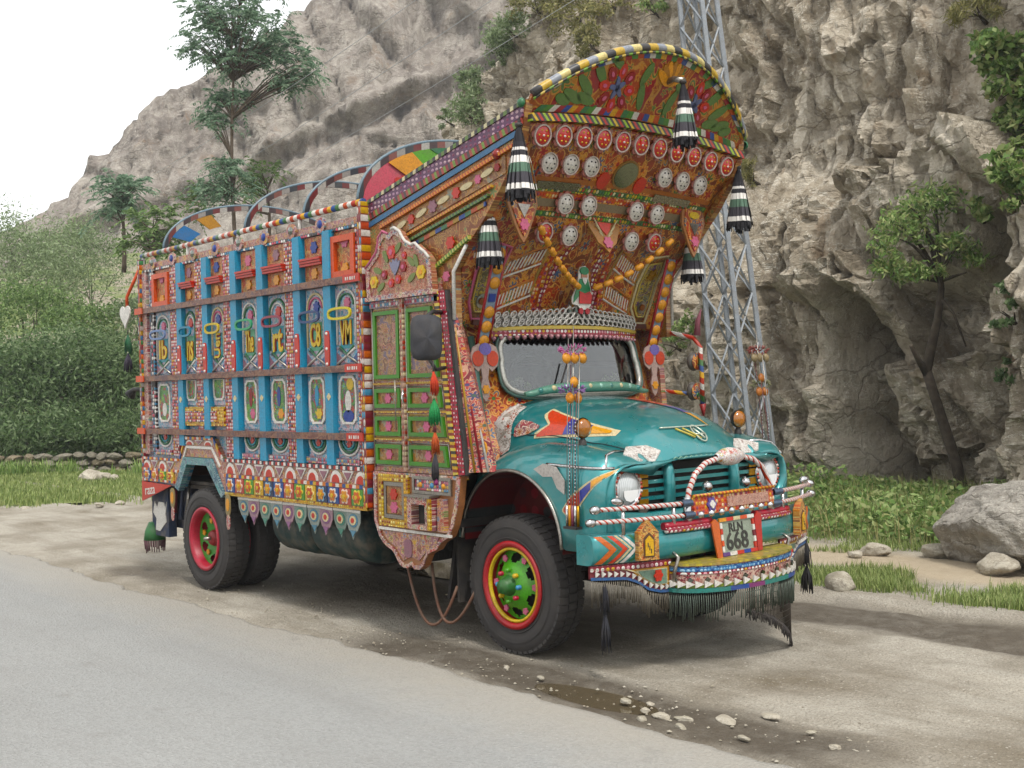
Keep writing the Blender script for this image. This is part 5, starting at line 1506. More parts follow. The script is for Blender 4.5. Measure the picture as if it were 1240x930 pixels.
# ---------------- nose: hood and front wings as one lofted shell
ARC_C, ARC_RX, ARC_Z0, ARC_RZ = .03, .53, .80, .515
def n_prof(x):
    yh = lerp_tab(x, [-.55, 0, .4, .7, .93], [.83, .78, .70, .63, .585])
    zc = lerp_tab(x, [-.55, -.35, 0, .3, .46, .62, .74, .83, .89, .93], [1.85, 1.84, 1.80, 1.755, 1.72, 1.665, 1.60, 1.53, 1.465, 1.40])
    zf = lerp_tab(x, [-.55, -.5, -.42, -.3, -.1, .1, .3, .6, .8, .88, .93], [.98, 1.08, 1.20, 1.34, 1.44, 1.49, 1.51, 1.495, 1.455, 1.42, 1.375])
    yo = lerp_tab(x, [-.55, .78, .86, .90, .93], [1.05, 1.05, 1.04, 1.02, .985])
    q = (x - ARC_C) / ARC_RX
    zb = ARC_Z0 + (ARC_RZ * math.sqrt(max(0, 1 - q * q)) if abs(q) < 1 else 0)
    zs = max(zc - .20, zf + .005)
    p = [(0, zc), (yh * .35, zc - .008), (yh * .62, zc - .03), (yh * .82, zc - .07), (yh * .93, zc - .115), (yh * .985, max(zc - .16, zs)), (yh + .012, zs), (yh + .035, zf - .012 + .3 * max(0, zs - zf)), (yh + .09, zf - .006), (.5 * (yh + .09) + .5 * .88, zf), (yo - .17, zf)]
    h = min(.22, max(.02, zf - zb - .004))
    for a in (20, 40, 60, 78, 90):
        p.append((yo - .17 + .17 * math.sin(R(a)), zf - h * (1 - math.cos(R(a)))))
    zt = zf - h
    for k in (.33, .66, 1.0): p.append((yo, zt + (zb - zt) * k))
    return p
stx = sorted(set([-.55, -.5, -.497] + [ARC_C + ARC_RX * math.sin(R(a)) for a in range(-88, 89, 8)] + [.60, .68, .74, .79, .83, .86, .885, .905, .92, .93]))
m_ = MB(); NP = len(n_prof(0)); rows = []
for x in stx:
    p = n_prof(x)
    full = [(x, -y, z) for y, z in p[::-1]] + [(x, y, z) for y, z in p[1:]]
    rows.append(full)
W = len(rows[0])
vs = [v for r_ in rows for v in r_]
fs = [(i * W + j, i * W + j + 1, (i + 1) * W + j + 1, (i + 1) * W + j) for i in range(len(rows) - 1) for j in range(W - 1)]
m_.add(vs, fs, 0, True)
# front fascia with one wide rounded opening
last = rows[-1]
out = [(v[1], v[2]) for v in last]
out += [(y, .80) for y in (.8, .6, .4, .2, 0, -.2, -.4, -.6, -.8)]
cz = 1.20
def open_pt(y, z, a=.915, b=.172, p=6.0):
    t = math.atan2((z - cz) / b, y / a)
    c, s_ = math.cos(t), math.sin(t)
    r_ = (abs(c) ** p + abs(s_) ** p) ** (-1 / p)
    return (a * r_ * c, cz + b * r_ * s_)
inn = [open_pt(*q) for q in out]
k = len(out)
vs = [(.93, y, z) for y, z in out] + [(.955, y * .5 + iy * .5, z * .5 + iz * .5) for (y, z), (iy, iz) in zip(out, inn)] + [(.945, y, z) for y, z in inn] + [(.85, y * .985, cz + (z - cz) * .96) for y, z in inn]
fs = []
for L in range(3):
    for i in range(k): fs.append((L * k + i, L * k + (i + 1) % k, (L + 1) * k + (i + 1) % k, (L + 1) * k + i))
m_.add(vs, fs, 0, True)
m_.add([(.85, y * .985, cz + (z - cz) * .96) for y, z in inn], [tuple(range(k))], 1, False)
nose_me = m_.mesh('hood', [TEAL, DARK])
nose = link('hood', nose_me, truck)
mod = nose.modifiers.new('thick', 'SOLIDIFY'); mod.thickness = .006; mod.offset = -1
from mathutils.bvhtree import BVHTree
_bv = BVHTree.FromPolygons([v.co.copy() for v in nose_me.vertices], [tuple(p.vertices) for p in nose_me.polygons])
def nose_hit(x, z=None, y=None, side=-1):
    if z is not None:
        h = _bv.ray_cast(Vector((x, side * 3, z)), Vector((0, -side, 0)))
    else:
        h = _bv.ray_cast(Vector((x, y, 4)), Vector((0, 0, -1)))
    return (h[0], h[1]) if h[0] else (None, None)
def decal(name, st, mat, off, side=-1, top=False, th=.003, nsub=8, nx=14):
    """thin painted plate laid on the bodywork. st: (x, lo, hi) stations"""
    m_ = MB(); xs = [s_[0] for s_ in st]
    V = []
    for i in range(nx + 1):
        x = xs[0] + (xs[-1] - xs[0]) * i / nx
        lo = lerp_tab(x, xs, [s_[1] for s_ in st]); hi = lerp_tab(x, xs, [s_[2] for s_ in st])
        row = []
        for j in range(nsub + 1):
            q = lo + (hi - lo) * j / nsub
            p, n = nose_hit(x, y=q) if top else nose_hit(x, z=q, side=side)
            if p is None: row.append(None); continue
            if top and n.z < 0: n = -n
            if not top and n.y * side < 0: n = -n
            row.append(p + n * off)
        V.append(row)
    idx = {}
    for i, row in enumerate(V):
        for j, p in enumerate(row):
            if p is not None: idx[i, j] = len(m_.v); m_.v.append(tuple(p))
    for i in range(nx):
        for j in range(nsub):
            qd = [(i, j), (i + 1, j), (i + 1, j + 1), (i, j + 1)]
            if all(c in idx for c in qd): m_.f.append(tuple(idx[c] for c in qd)); m_.m.append(0); m_.sm.append(True)
    if not m_.f: return None
    return m_.build(name, mat, nose)
for sd in (-1, 1):
    decal('pennant_border', [(.035, 1.695, 1.735), (.125, 1.625, 1.712)], CREAM, .003, sd); decal('pennant_border', [(.035, 1.528, 1.565), (.125, 1.535, 1.63)], CREAM, .003, sd)
    decal('pennant_border', [(.125, 1.535, 1.712), (.64, 1.545, 1.580)], CREAM, .003, sd)
    prd = flat('#c8442a', .35, coat=.5)
    decal('pennant_red', [(.055, 1.70, 1.722), (.135, 1.635, 1.702)], prd, .006, sd); decal('pennant_red', [(.055, 1.540, 1.556), (.135, 1.545, 1.62)], prd, .006, sd)
    decal('pennant_red', [(.135, 1.548, 1.70), (.27, 1.555, 1.665)], prd, .006, sd)
    decal('pennant_blue', [(.27, 1.555, 1.663), (.46, 1.56, 1.615)], flat('#38418f', .35, coat=.5), .006, sd)
    decal('pennant_yellow', [(.46, 1.56, 1.613), (.60, 1.562, 1.578)], flat('#d99a2a', .35, coat=.5), .006, sd)
    # pennant on the wing in front of the wheel
    decal('pennant_border', [(.575, 1.06, 1.075), (.65, 1.0, 1.165), (.945, 1.325, 1.35)], CREAM, .003, sd)
    decal('pennant_red', [(.59, 1.062, 1.076), (.65, 1.018, 1.152), (.745, 1.122, 1.205)], flat('#c8442a', .35, coat=.5), .006, sd)
    decal('pennant_blue', [(.745, 1.122, 1.205), (.84, 1.222, 1.27)], flat('#38418f', .35, coat=.5), .006, sd)
    decal('pennant_yellow', [(.84, 1.222, 1.27), (.93, 1.316, 1.335)], flat('#d99a2a', .35, coat=.5), .006, sd)
for sd in (-1, 1):
    sm_ = []
    for x_ in np.linspace(-.30, .86, 26):
        yh_ = lerp_tab(float(x_), [-.55, 0, .4, .7, .93], [.83, .78, .70, .63, .585])
        p_, n_ = nose_hit(float(x_), y=sd * (yh_ + .022))
        if p_: sm_.append(p_ + Vector((0, 0, .001)))
    MB().tube(sm_, .005, 5).build('bonnet_seam', flat('#0d2a2b', .8, wear=0), nose)
# streak painted over the top of the hood
decal('hood_streak', [(.0, .18, .40), (.36, .22, .34)], flat('#c8442a', .35, coat=.5), .004, top=True)
decal('hood_streak', [(.36, .22, .34), (.54, .25, .32)], flat('#4a4690', .35, coat=.5), .004, top=True)
decal('hood_streak', [(.54, .25, .32), (.74, .285, .295)], flat('#d99a2a', .35, coat=.5), .004, top=True)
# stamped tin collar at the cowl, arch moulding, chrome strips
for sd in (-1, 1):
    decal('cowl_plate', [(-.45, 1.40, 1.80), (-.25, 1.40, 1.76), (-.19, 1.44, 1.75)], m_folk('embossed_tin', 'side', 12, '#a39a90', ['#c8c2ba', '#b04a3a', '#8f857a', '#d8d4ce', '#9a6a5a'], '#e0dcd6'), .005, sd)
    decal('side_emblem', [(-.16, 1.54, 1.60), (-.12, 1.54, 1.66), (-.02, 1.56, 1.645), (.06, 1.60, 1.62)], FOLK_P, .006, sd)
    lip = [(ARC_C + ARC_RX * math.cos(R(a)), sd * 1.052, ARC_Z0 + ARC_RZ * math.sin(R(a))) for a in range(0, 181, 6)]
    lip = [(ARC_C + ARC_RX, sd * 1.052, .80)] + lip
    MB().tube(lip, .013, 8).build('arch_lip', STEEL, nose)
    m_ = MB()      # wheel housing, painted dark red inside
    pr = [(ARC_C + (ARC_RX - .008) * math.cos(R(a)), ARC_Z0 + (ARC_RZ - .008) * math.sin(R(a))) for a in range(-4, 185, 6)]
    k = len(pr)
    m_.add([(x, sd * 1.035, z) for x, z in pr] + [(x, sd * .60, z) for x, z in pr], [(i, i + 1, k + i + 1, k + i) for i in range(k - 1)], 0, True)
    m_.add([(x, sd * .60, z) for x, z in pr], [tuple(range(k))], 0, False)
    m_.build('wheel_housing', m_dots('housing_red', 'side', .13, .13, '#5e1418', ['#2a3030', '#7a1f24', '#3f1a1c', '#8a3038'], .3), nose)
    tr = []
    for x in np.linspace(.42, .925, 14):
        z_ = lerp_tab(x, [.42, .925], [1.372, 1.352])
        p, n = nose_hit(float(x), z=z_, side=sd)
        if p: tr.append(p + Vector((0, sd * .006, 0)))
    if len(tr) > 2: MB().tube(tr, .011, 7).build('chrome_strip', CHROME, nose)
    o = MB().side([(0, 0), (.05, .06), (.14, .09), (.23, .06), (.26, 0), (.20, .0), (.14, .035), (.08, .0)], -.012, 0).build('tin_crest', flat('#c4beb8', .4, .4), nose, (.31, sd * 1.052 + (.0 if sd < 0 else .012), 1.335), (0, R(28), 0), (1.3, 1, 1.35))
    # tin patches at the hood corners
    st = []
    pts = [(.76, .62), (.82, .48), (.88, .40), (.912, .50), (.908, .66), (.85, .74)]
    m_ = MB(); vv = []
    for (x, y) in pts:
        p, n = nose_hit(x, y=sd * y)
        vv.append(p + Vector((.004, 0, .008)))
    m_.add(vv + [v - Vector((0, 0, .012)) for v in vv], [tuple(range(6)), tuple(range(11, 5, -1))] + [(i, (i + 1) % 6, 6 + (i + 1) % 6, 6 + i) for i in range(6)])
    m_.build('tin_patch', m_folk('tin_patch_relief', 'front', 22, '#b8b0a8', ['#d8d4cc', '#b0a49a', '#8a7068', '#cfcac4'], '#e6e4de'), nose)
    st = [nose_hit(x, y=sd * y)[0] + Vector((0, 0, .008)) for x, y in ((.80, .66), (.82, .80), (.85, .90), (.90, .96))]
    MB().tube(st, .010, 6).build('chrome_strip', CHROME, nose)
    # amber lamp on the wing
    p, n = nose_hit(.58, y=sd * .85)
    m_ = MB(); m_.lathe([(.03, 0), (.025, .03), (.012, .05)], tuple(p), (0, 0, 1), 12, 0)
    m_.lathe([(0, -.04), (.055, -.035), (.072, -.005), (.072, .005)], (.585, sd * .85, p.z + .115), (1, 0, 0), 20, 0)
    lm = m_.build('amber_lamp', BLACK, truck)
    MB().lathe([(.066, .005), (.058, .028), (.03, .038), (0, .04)], (.586, sd * .85, p.z + .115), (1, 0, 0), 20).build('lens', flat('#a8661c', .15, coat=.6, wear=.1), lm)
    # headlamp
    HC = (.885, sd * .765, 1.21)
    hl = MB().lathe([(.115, -.06), (.134, -.01), (.140, .012), (.130, .030), (.114, .034), (.110, .014)], HC, (1, 0, 0), 36)
    ho = hl.build('headlamp', CHROME, truck)
    for q in range(30):
        a = 2 * PI * q / 30
        MB().lathe([(.0125, 0), (.009, .008), (0, .010)], (.916, HC[1] + .126 * math.cos(a), 1.21 + .126 * math.sin(a)), (1, 0, 0), 7).build('bead', (flat('#b0402a', .3), flat('#d8c8c0', .3))[q % 3 == 2], ho)
    t = NT('lamp_glass', .18, 0.0, 1.0)
    rib = t.math('SINE', t.math('MULTIPLY', t.xyz()[1], 420.0))
    t.color(t.mix(t.math('MULTIPLY_ADD', rib, .25, .5), '#8f9494', '#c4c8c8')); t.bump(rib, .3, .002)
    MB().lathe([(.111, .012), (.095, .036), (.055, .052), (0, .058)], HC, (1, 0, 0), 36).build('lens', t.mat, ho)
    MB().prism([(-.070, -.012), (.070, -.012), (.066, -.05), (.045, -.078), (0, -.09), (-.045, -.078), (-.066, -.05)], (HC[0] + .056, HC[1], HC[2]), (0, 1, 0), (.10, 0, 1), (1, 0, 0), .003).build('lens_lower_half', flat('#dededc', .3, wear=0), ho)  # paler plate over the lower half of the lens
# grille
gr = empty_part('grille', truck, (0, 0, 0))
for z in (1.07, 1.125, 1.18, 1.235, 1.29):
    for a, b in ((-.63, -.385), (-.325, .325), (.385, .63)):
        MB().box(.862, .898, a, b, z - .013, z + .013).build('grille_bar', TEAL, gr)
for y in (-.355, .355):
    m_ = MB(); m_.tube([(.895, y, 1.035), (.915, y, 1.10), (.918, y, 1.20), (.91, y, 1.30), (.885, y, 1.358)], .042, 12); m_.build('grille_pillar', TEAL, gr)
for sd in (-1, 1):
    for z in (1.10, 1.165, 1.23, 1.29):
        MB().box(.880, .903, sd * .60 - .045, sd * .60 + .045, z - .024, z + .024).build('gold_tin_square', GOLD, gr)
    MB().prism(petalled(0, 0, .045, 6), (.905, sd * .62, 1.055), (0, 1, 0), (0, 0, 1), (1, 0, 0), .012).build('tin_flower', STEEL, gr)
MB().tube([(.945, y, 1.385 + .007 * ((i % 2) * 2 - 1)) for i, y in enumerate(np.linspace(-.34, .34, 26))], .004, 5).build('hood_zigzag', flat('#8fb8a0', .4), nose)
# wing emblem on the hood front
em = MB()
def em_pt(y, z):
    h = _bv.ray_cast(Vector((3, y, z)), Vector((-1, 0, 0)))
    return h[0] + Vector((.012, 0, .004)) if h[0] else Vector((.9, y, z))
em.tube([em_pt(y, 1.585 + .0 * y) + Vector((0, 0, 0)) for y in np.linspace(-.26, .26, 12)], .006, 6)
eo = em.build('hood_emblem', flat('#cfd8c8', .3, .4), nose)
for (a, b) in (((-.12, 1.575), (.0, 1.51)), ((-.05, 1.575), (.06, 1.50)), ((.06, 1.57), (.10, 1.50)), ((.02, 1.53), (.14, 1.53))):
    MB().tube([em_pt(a[0] + (b[0] - a[0]) * t, a[1] + (b[1] - a[1]) * t) for t in (0, .33, .66, 1)], .008, 6).build('emblem_wing', (flat('#c8b860', .4), flat('#cfd8c8', .3, .4))[a[0] > 0], nose)
MB().tube([em_pt(.08 + .055 * math.cos(a), 1.535 + .055 * math.sin(a)) for a in np.linspace(0, 2 * PI, 16)], .006, 6).build('emblem_ring', flat('#cfd8c8', .3, .4), nose)

# ---------------- cab
def ws_x(y, z): return -.255 - .09 * (abs(y) / .8) ** 2.2 - .25 * (z - 1.85)
cab = MB()
cab.side([(-1.42, 1.24), (-.30, 1.24), (-.36, 1.6), (-.44, 2.1), (-.50, 2.62), (-.50, 2.72), (-1.42, 2.72)], -1.195, -1.14, 0)
cab.prism([(-1.42, 1.0), (-.36, 1.0), (-.44, 2.1), (-.50, 2.9), (-1.42, 2.9)], (0, 1.10, 0), (1, 0, 0), (0, 0, 1), (0, 1, 0), .06, 0)
cab.box(-1.43, -1.40, -1.13, 1.10, .9, 3.3, 1)
cab.box(-1.40, -.45, -1.13, 1.10, .88, .94, 1)
cab.box(-1.10, -.90, -.85, .85, 1.35, 1.95, 1); cab.box(-1.05, -.55, -.85, .85, 1.25, 1.38, 1)
cab_o = cab.build('cab', [FOLK_M, DARK], truck)
# front wall with the windscreen opening
def oct_loop(n=48):
    return [2 * PI * i / n for i in range(n)]
hole, outer_l = [], []
for t in oct_loop(56):
    c, s_ = math.cos(t), math.sin(t)
    r_ = (abs(c) ** 5 + abs(s_) ** 5) ** (-.2)
    y, z = .745 * r_ * c, 2.075 + .245 * r_ * s_
    if z > 2.075: y *= .985
    hole.append((y, z))
    r2 = max(abs(c) / 1.0, abs(s_) / 1.0) ** -1
    outer_l.append((max(-1.13, min(1.13, 1.13 * r2 * c)), max(1.30, min(2.58, (2.075 + .78 * r2 * s_)))))
m_ = MB(); k = len(hole)
m_.add([(ws_x(y, z) - .03 - (.10 if abs(y) > 1 else 0), y, z) for y, z in outer_l] + [(ws_x(y, z), y, z) for y, z in hole] + [(ws_x(y, z) - .05, y, z) for y, z in hole],
       [(L * k + i, L * k + (i + 1) % k, (L + 1) * k + (i + 1) % k, (L + 1) * k + i) for L in range(2) for i in range(k)], 0, True)
m_.build('cab_front', FOLK_F, truck)
MB().tube([(ws_x(y, z) + .012, y, z) for y, z in hole], .022, 8, closed=True).build('windscreen_frame', flat('#b9b8b0', .3, .6), truck)
MB().tube([(ws_x(y, z) + .012, y * 1.045, 2.075 + (z - 2.075) * 1.11) for y, z in hole], .012, 8, closed=True).build('windscreen_gasket', flat('#2f4f46', .5), truck)
t = NT('windscreen_glass', .02); t.b.inputs['Transmission Weight'].default_value = 1.0; t.b.inputs['IOR'].default_value = 1.75; t.color((.86, .92, .92, 1))
m_ = MB(); NU, NV = 20, 8
gv = []
for lay, dx in ((0, 0), (1, -.006)):
    for i in range(NU + 1):
        for j in range(NV + 1):
            y = -.735 + 1.47 * i / NU; z = 1.832 + .485 * j / NV
            gv.append((ws_x(y, z) - .02 + dx, y, z))
B = (NU + 1) * (NV + 1)
gf = [(l * B + i * (NV + 1) + j, l * B + (i + 1) * (NV + 1) + j, l * B + (i + 1) * (NV + 1) + j + 1, l * B + i * (NV + 1) + j + 1) for l in (0, 1) for i in range(NU) for j in range(NV)]
m_.add(gv, gf, 0, True)
m_.build('windscreen', t.mat, truck)
MB().tube([(ws_x(-.2, 1.9) + .03, -.28, 1.86), (ws_x(-.1, 2.05) + .02, -.13, 2.10)], .008, 5).build('wiper', BLACK, truck)
sw_ = MB().tube([(-.62 + .06 * math.sin(a), -.38 + .20 * math.cos(a), 1.93 + .19 * math.sin(a)) for a in np.linspace(0, 2 * PI, 25)[:-1]], .016, 8, closed=True).build('steering_wheel', BLACK, truck)
MB().tube([(-.62, -.38, 1.93), (-.46, -.38, 1.80)], .02, 8).build('steering_column', BLACK, sw_)
vl = MB()
for i in range(30):
    y = -.70 + 1.4 * i / 29
    vl.prism([(-.024, .05), (.024, .05), (.024, -.01), (0, -.035), (-.024, -.01)], (ws_x(y, 2.27) - .05, y, 2.265), (0, 1, 0), (0, 0, 1), (1, 0, 0), .004)
vl.build('windscreen_valance', flat('#2a1f22', .9), truck)
for y_, z_, r_, c_ in ((-.62, 1.89, .05, '#c8ccb0'), (-.55, 1.92, .045, '#e0ddd0'), (-.48, 1.88, .04, '#9ab070'), (.35, 1.90, .06, '#7f9a4a'), (.45, 1.93, .06, '#98a858'), (.55, 1.89, .05, '#6f8a40')):
    fl_ = MB()
    for q in range(40):
        d = Vector(unit(1)[0]); fl_.tube([Vector((-.46, y_, z_)) + d * r_ * .4, Vector((-.46, y_, z_)) + d * r_], [.012, .003], 4)
    fl_.build('dashboard_flowers', flat(c_, .8), truck)
# dashboard ornaments and the decorated visor lip on the cowl
MB().box(-.62, -.44, -.78, .78, 1.78, 1.83).build('dashboard', flat('#1f3a34', .7), truck)
m_ = MB()
cw = [(-.23 + .09 * (1 - (y / .75) ** 2), y, 1.845 + .045 * (1 - (y / .62) ** 4 if abs(y) < .62 else 0)) for y in np.linspace(-.66, .70, 24)]
m_.tube(cw, [.012 + .028 * max(0, 1 - (abs(p[1]) / .72) ** 3) for p in cw], 8)
lo = m_.build('cowl_garland', flat('#5a8a78', .35), truck)
for i in range(2, 22, 2):
    MB().lathe([(.022, 0), (.016, .012), (0, .016)], (cw[i][0] + .026, cw[i][1], cw[i][2] + .008), (1, 0, .3), 10).build('cowl_boss', (flat('#9fc8b8', .2), CREAM, flat('#3f7f78', .2))[i % 3], lo)
# crown of stamped metal above the windscreen
def cr_x(y): return -.285 - .15 * (abs(y) / .78) ** 2.2
ys = np.linspace(-.80, .80, 41)
def ribbon(name, z0, z1, mat, off=0.0, th=.02, parent=truck, zbow=0.0, ys=ys):
    m_ = MB(); k = len(ys)
    zb = [zbow * (1 - (y / .8) ** 2) for y in ys]
    m_.add([(cr_x(y) + off, y, z0 + b) for y, b in zip(ys, zb)] + [(cr_x(y) + off, y, z1 + b) for y, b in zip(ys, zb)] + [(cr_x(y) + off - th, y, z1 + b) for y, b in zip(ys, zb)] + [(cr_x(y) + off - th, y, z0 + b) for y, b in zip(ys, zb)],
           [((r_ % 4) * k + i, (r_ % 4) * k + i + 1, ((r_ + 1) % 4) * k + i + 1, ((r_ + 1) % 4) * k + i) for r_ in range(4) for i in range(k - 1)], 0, False)
    return m_.build(name, mat, parent)
crown = ribbon('crown_band', 2.285, 2.325, BEADF, .01, .03, zbow=.02)
ribbon('crown_moulding', 2.326, 2.352, flat('#b8a050', .4), .02, .04, crown, .02)
ribbon('crown_back', 2.353, 2.45, STEEL, -.005, .01, crown, .03)
for i, y in enumerate(np.linspace(-.77, .77, 27)):
    zb = .02 * (1 - (y / .8) ** 2)
    MB().prism([(-.028, 0), (.028, 0), (.02, -.022), (0, -.036), (-.02, -.022)], (cr_x(y) + .005, y, 2.284 + zb), (0, 1, 0), (0, 0, 1), (1, 0, 0), .008).build('crown_tooth', flat('#7a4a52', .45), crown)
    MB().lathe([(.012, 0), (.009, .01), (0, .013)], (cr_x(y) + .014, y, 2.272 + zb), (1, 0, 0), 8).build('crown_bead', flat('#d8a0a8', .3), crown)
link_m = MB().tube([(0, .034 * math.cos(a), .020 * math.sin(a)) for a in np.linspace(0, 2 * PI, 13)[:-1]], .007, 6, closed=True).mesh('crown_link', flat('#c4c0ba', .3, .6, wear=.1))
for row in range(3):
    for i, y in enumerate(np.linspace(-.74, .74, 25)):
        zb = .03 * (1 - (y / .8) ** 2)
        hz = .035 * math.exp(-(y / .2) ** 2)
        link('crown_link', link_m, crown, (cr_x(y) + .010, y + .015 * (row % 2), 2.375 + row * (.032 + hz * .4) + zb), (R(35 if y < 0 else -35), 0, 0))
for y, h in ((-.03, .10), (-.10, .06), (.06, .05)):
    MB().tube([(cr_x(y), y, 2.48), (cr_x(y), y, 2.50 + h)], [.03, .005], 8).build('crown_finial', STEEL, crown)

# door
door = MB().side([(-1.375, 1.275), (-.315, 1.275), (-.50, 2.60), (-1.375, 2.60)], -1.222, -1.1955).build('door', FOLK_M, truck)
def dx1(z): return -.315 + (z - 1.275) / (2.60 - 1.275) * (-.185)
lv = [(1.315, 1.50), (1.535, 1.715), (1.75, 1.93), (1.975, 2.53)]
for li, (xa, xbf) in enumerate(((-1.335, lambda z: -.965), (-.895, lambda z: dx1(z) - .07))):
    for qi, (z0, z1) in enumerate(lv):
        xb0, xb1 = xbf(z0), xbf(z1)
        e_ = .016
        o = [(xa + e_, z0 + e_), (xb0 - e_, z0 + e_), (xb1 - e_, z1 - e_), (xa + e_, z1 - e_)]
        MB().tube([(x_, -1.226, z_) for x_, z_ in ((xa + .004, z0 + .004), (xb0 - .004, z0 + .004), (xb1 - .004, z1 - .004), (xa + .004, z1 - .004))], .006, 5, closed=True).build('panel_bead', (STEEL, flat('#b89a5a', .4))[qi % 2], door)
        g = .046
        i_ = [(xa + g, z0 + g), (xb0 - g - .004, z0 + g), (xb1 - g, z1 - g), (xa + g, z1 - g)]
        MB().sring(o, i_, -1.250, -1.2225).build('panel_frame', flat('#437f28', .42), door)
        MB().side([(x, z) for x, z in i_], -1.232, -1.2225).build('door_panel', CARVE if qi < 3 else m_folk('door_carving', 'side', 13, '#6f4a3a', ['#8a4a44', '#7d6a50', '#a06a6a', '#6a5a6a', '#94703c'], '#b09070'), door)
        cx_ = (xa + (xb0 + xb1) / 2) / 2
        if qi < 3: MB().side(petalled(cx_, (z0 + z1) / 2, .042, 6), -1.242, -1.2325).build('panel_flower', PINK, door)
    xm = lambda z: xbf(z) + .018
    MB().tube([(xa - .018, -1.228, 1.30), (xa - .018, -1.228, 2.55)], .008, 6).build('door_bead', WHITE if li else STEEL, door)
MB().side([(-.955, 1.29), (-.91, 1.29), (-.91, 2.59), (-.955, 2.59)], -1.256, -1.2225).build('centre_stile', m_dots('stile', 'side', .022, .04, '#8a6a58', ['#c9a890', '#b04a3a', '#d8c8a0'], .35), door)
MB().box(-1.37, -.50, -1.238, -1.2225, 2.545, 2.595).build('door_head', BEADP, door)
for zz in (1.525, 1.735, 1.952): MB().box(-1.35, dx1(zz) - .05, -1.236, -1.2225, zz - .008, zz + .008).build('door_rail', BEADY, door)
MB().tube([(-.915, -1.262, 1.90), (-.915, -1.275, 1.84), (-.90, -1.272, 1.80)], .008, 6).build('door_handle', CHROME, door)
MB().tube([(-1.02, -1.262, 1.98), (-1.02, -1.262, 1.60)], .004, 5).build('latch_rod', STEEL, door)
# slanting decorated strips in front of the door
def slant(name, o0, o1, y0, mat):
    pts = [(dx1(1.275) + o0, 1.275), (dx1(1.275) + o1, 1.285), (dx1(2.62) + o1, 2.62), (dx1(2.62) + o0, 2.62)]
    return MB().side(pts, y0, -1.1955).build(name, mat, cab_o)
slant('yellow_strip', -.045, .005, -1.238, m_stripes('yellow_black', 'side', 1, .022, ['#caa030', '#2a2420', '#d8c060', '#8a3a2a']))
slant('polka_strip', .006, .075, -1.230, m_dots('polka', 'side', .03, .03, '#a3243c', ['#e6d8d8', '#e0c8c8', '#2a2030', '#3a6a4a'], .25))
slant('dark_strip', .076, .105, -1.226, BLACK)
m_ = MB()
m_.add([(dx1(1.30) + .105, -1.215, 1.30), (-.10, -1.06, 1.30), (-.42, -1.06, 2.30), (dx1(2.60) + .105, -1.215, 2.60), (dx1(1.30) + .105, -1.19, 1.30), (-.10, -1.035, 1.30), (-.42, -1.035, 2.30), (dx1(2.60) + .105, -1.19, 2.60)],
       [(0, 1, 2, 3), (7, 6, 5, 4), (0, 4, 5, 1), (1, 5, 6, 2), (2, 6, 7, 3), (3, 7, 4, 0)], 0, False)
for q in (.25, .5, .75):
    lo_ = Vector((dx1(1.30) + .105, -1.215, 1.30)).lerp(Vector((-.10, -1.06, 1.30)), q); hi_ = Vector((dx1(2.60) + .105, -1.215, 2.60)).lerp(Vector((-.42, -1.06, 2.30)), q)
    MB().tube([lo_ + Vector((.006, -.006, 0)), hi_ + Vector((.006, -.006, 0))], .009, 6).build('pillar_braid', (WHITE, flat('#b08a3a', .4), flat('#9a2a34', .4))[int(q * 4) % 3], cab_o)
m_.build('pillar_panel', m_folk('pillar_cloth', 'side', 11, '#7a1f2c', ['#9a2a34', '#2a2228', '#c07a3a', '#b04a4a', '#3f5a4a', '#d8b0a0', '#4a3f6a'], '#c89a80'), cab_o)
MB().tube([(-.16, -1.05, 1.38), (-.30, -1.02, 1.75), (-.43, -.99, 2.28)], .030, 8).build('pillar_post', flat('#2f5a50', .5), cab_o)
for z_, m_c in ((1.45, MARI), (1.60, ORANGE), (1.74, RED)):
    x_ = lerp_tab(z_, [1.30, 2.3], [-.14, -.42])
    MB().side(ell(0, 0, .05, .075, 14), -.012, 0).build('pillar_leaf', m_c, cab_o, (x_ - .02, -1.085, z_), (0, R(15), 0))
# arched headboard above the door
HB = [(-1.368, 2.615), (-1.381, 2.856), (-1.30, 2.91), (-1.23, 2.967), (-1.205, 3.03), (-1.196, 3.079), (-1.137, 3.122), (-1.067, 3.093), (-1.02, 3.125), (-.982, 3.132), (-.914, 3.096), (-.88, 3.05), (-.849, 3.016), (-.77, 2.979), (-.723, 2.986), (-.66, 2.94), (-.602, 2.906), (-.552, 2.857), (-.53, 2.615)]
hb = MB().side(HB, -1.252, -1.2005).build('headboard', m_folk('headboard_paint', 'side', 12, '#a0604a', ['#a85a44', '#8f6a50', '#b07a5a', '#94504a', '#7d7a4a'], '#c89a80'), truck)
cxh, czh = -.95, 2.80
HBi = [(cxh + (x - cxh) * .90, czh + (z - czh) * .86) for x, z in HB]
MB().sring(HB, HBi, -1.262, -1.2525).build('headboard_border', FOLK_P, hb)
for i in range(2, 17):
    pass
MB().tube([(x, -1.262, z + .006) for x, z in HB[8:18]], .012, 7).build('headboard_edge', WHITE, hb)
MB().tube([(x, -1.262, z + .006) for x, z in HB[1:8]], .010, 7).build('headboard_edge', PINK, hb)
for (x, z, r_, mt) in ((-1.03, 2.955, .055, RED), (-.66, 2.77, .055, YEL), (-1.27, 2.745, .05, YEL), (-1.13, 2.79, .038, DRED), (-1.04, 2.72, .036, RED), (-.95, 2.74, .036, RED), (-.88, 2.83, .042, DRED), (-.865, 2.915, .03, RED)):
    MB().side(petalled(x, z, r_, 6, .1), -1.264, -1.2525).build('headboard_flower', mt, hb)
    MB().side(ell(x, z, r_ * .4, r_ * .4, 10), -1.268, -1.2642).build('flower_eye', PINK if mt is not YEL else MARI, hb)
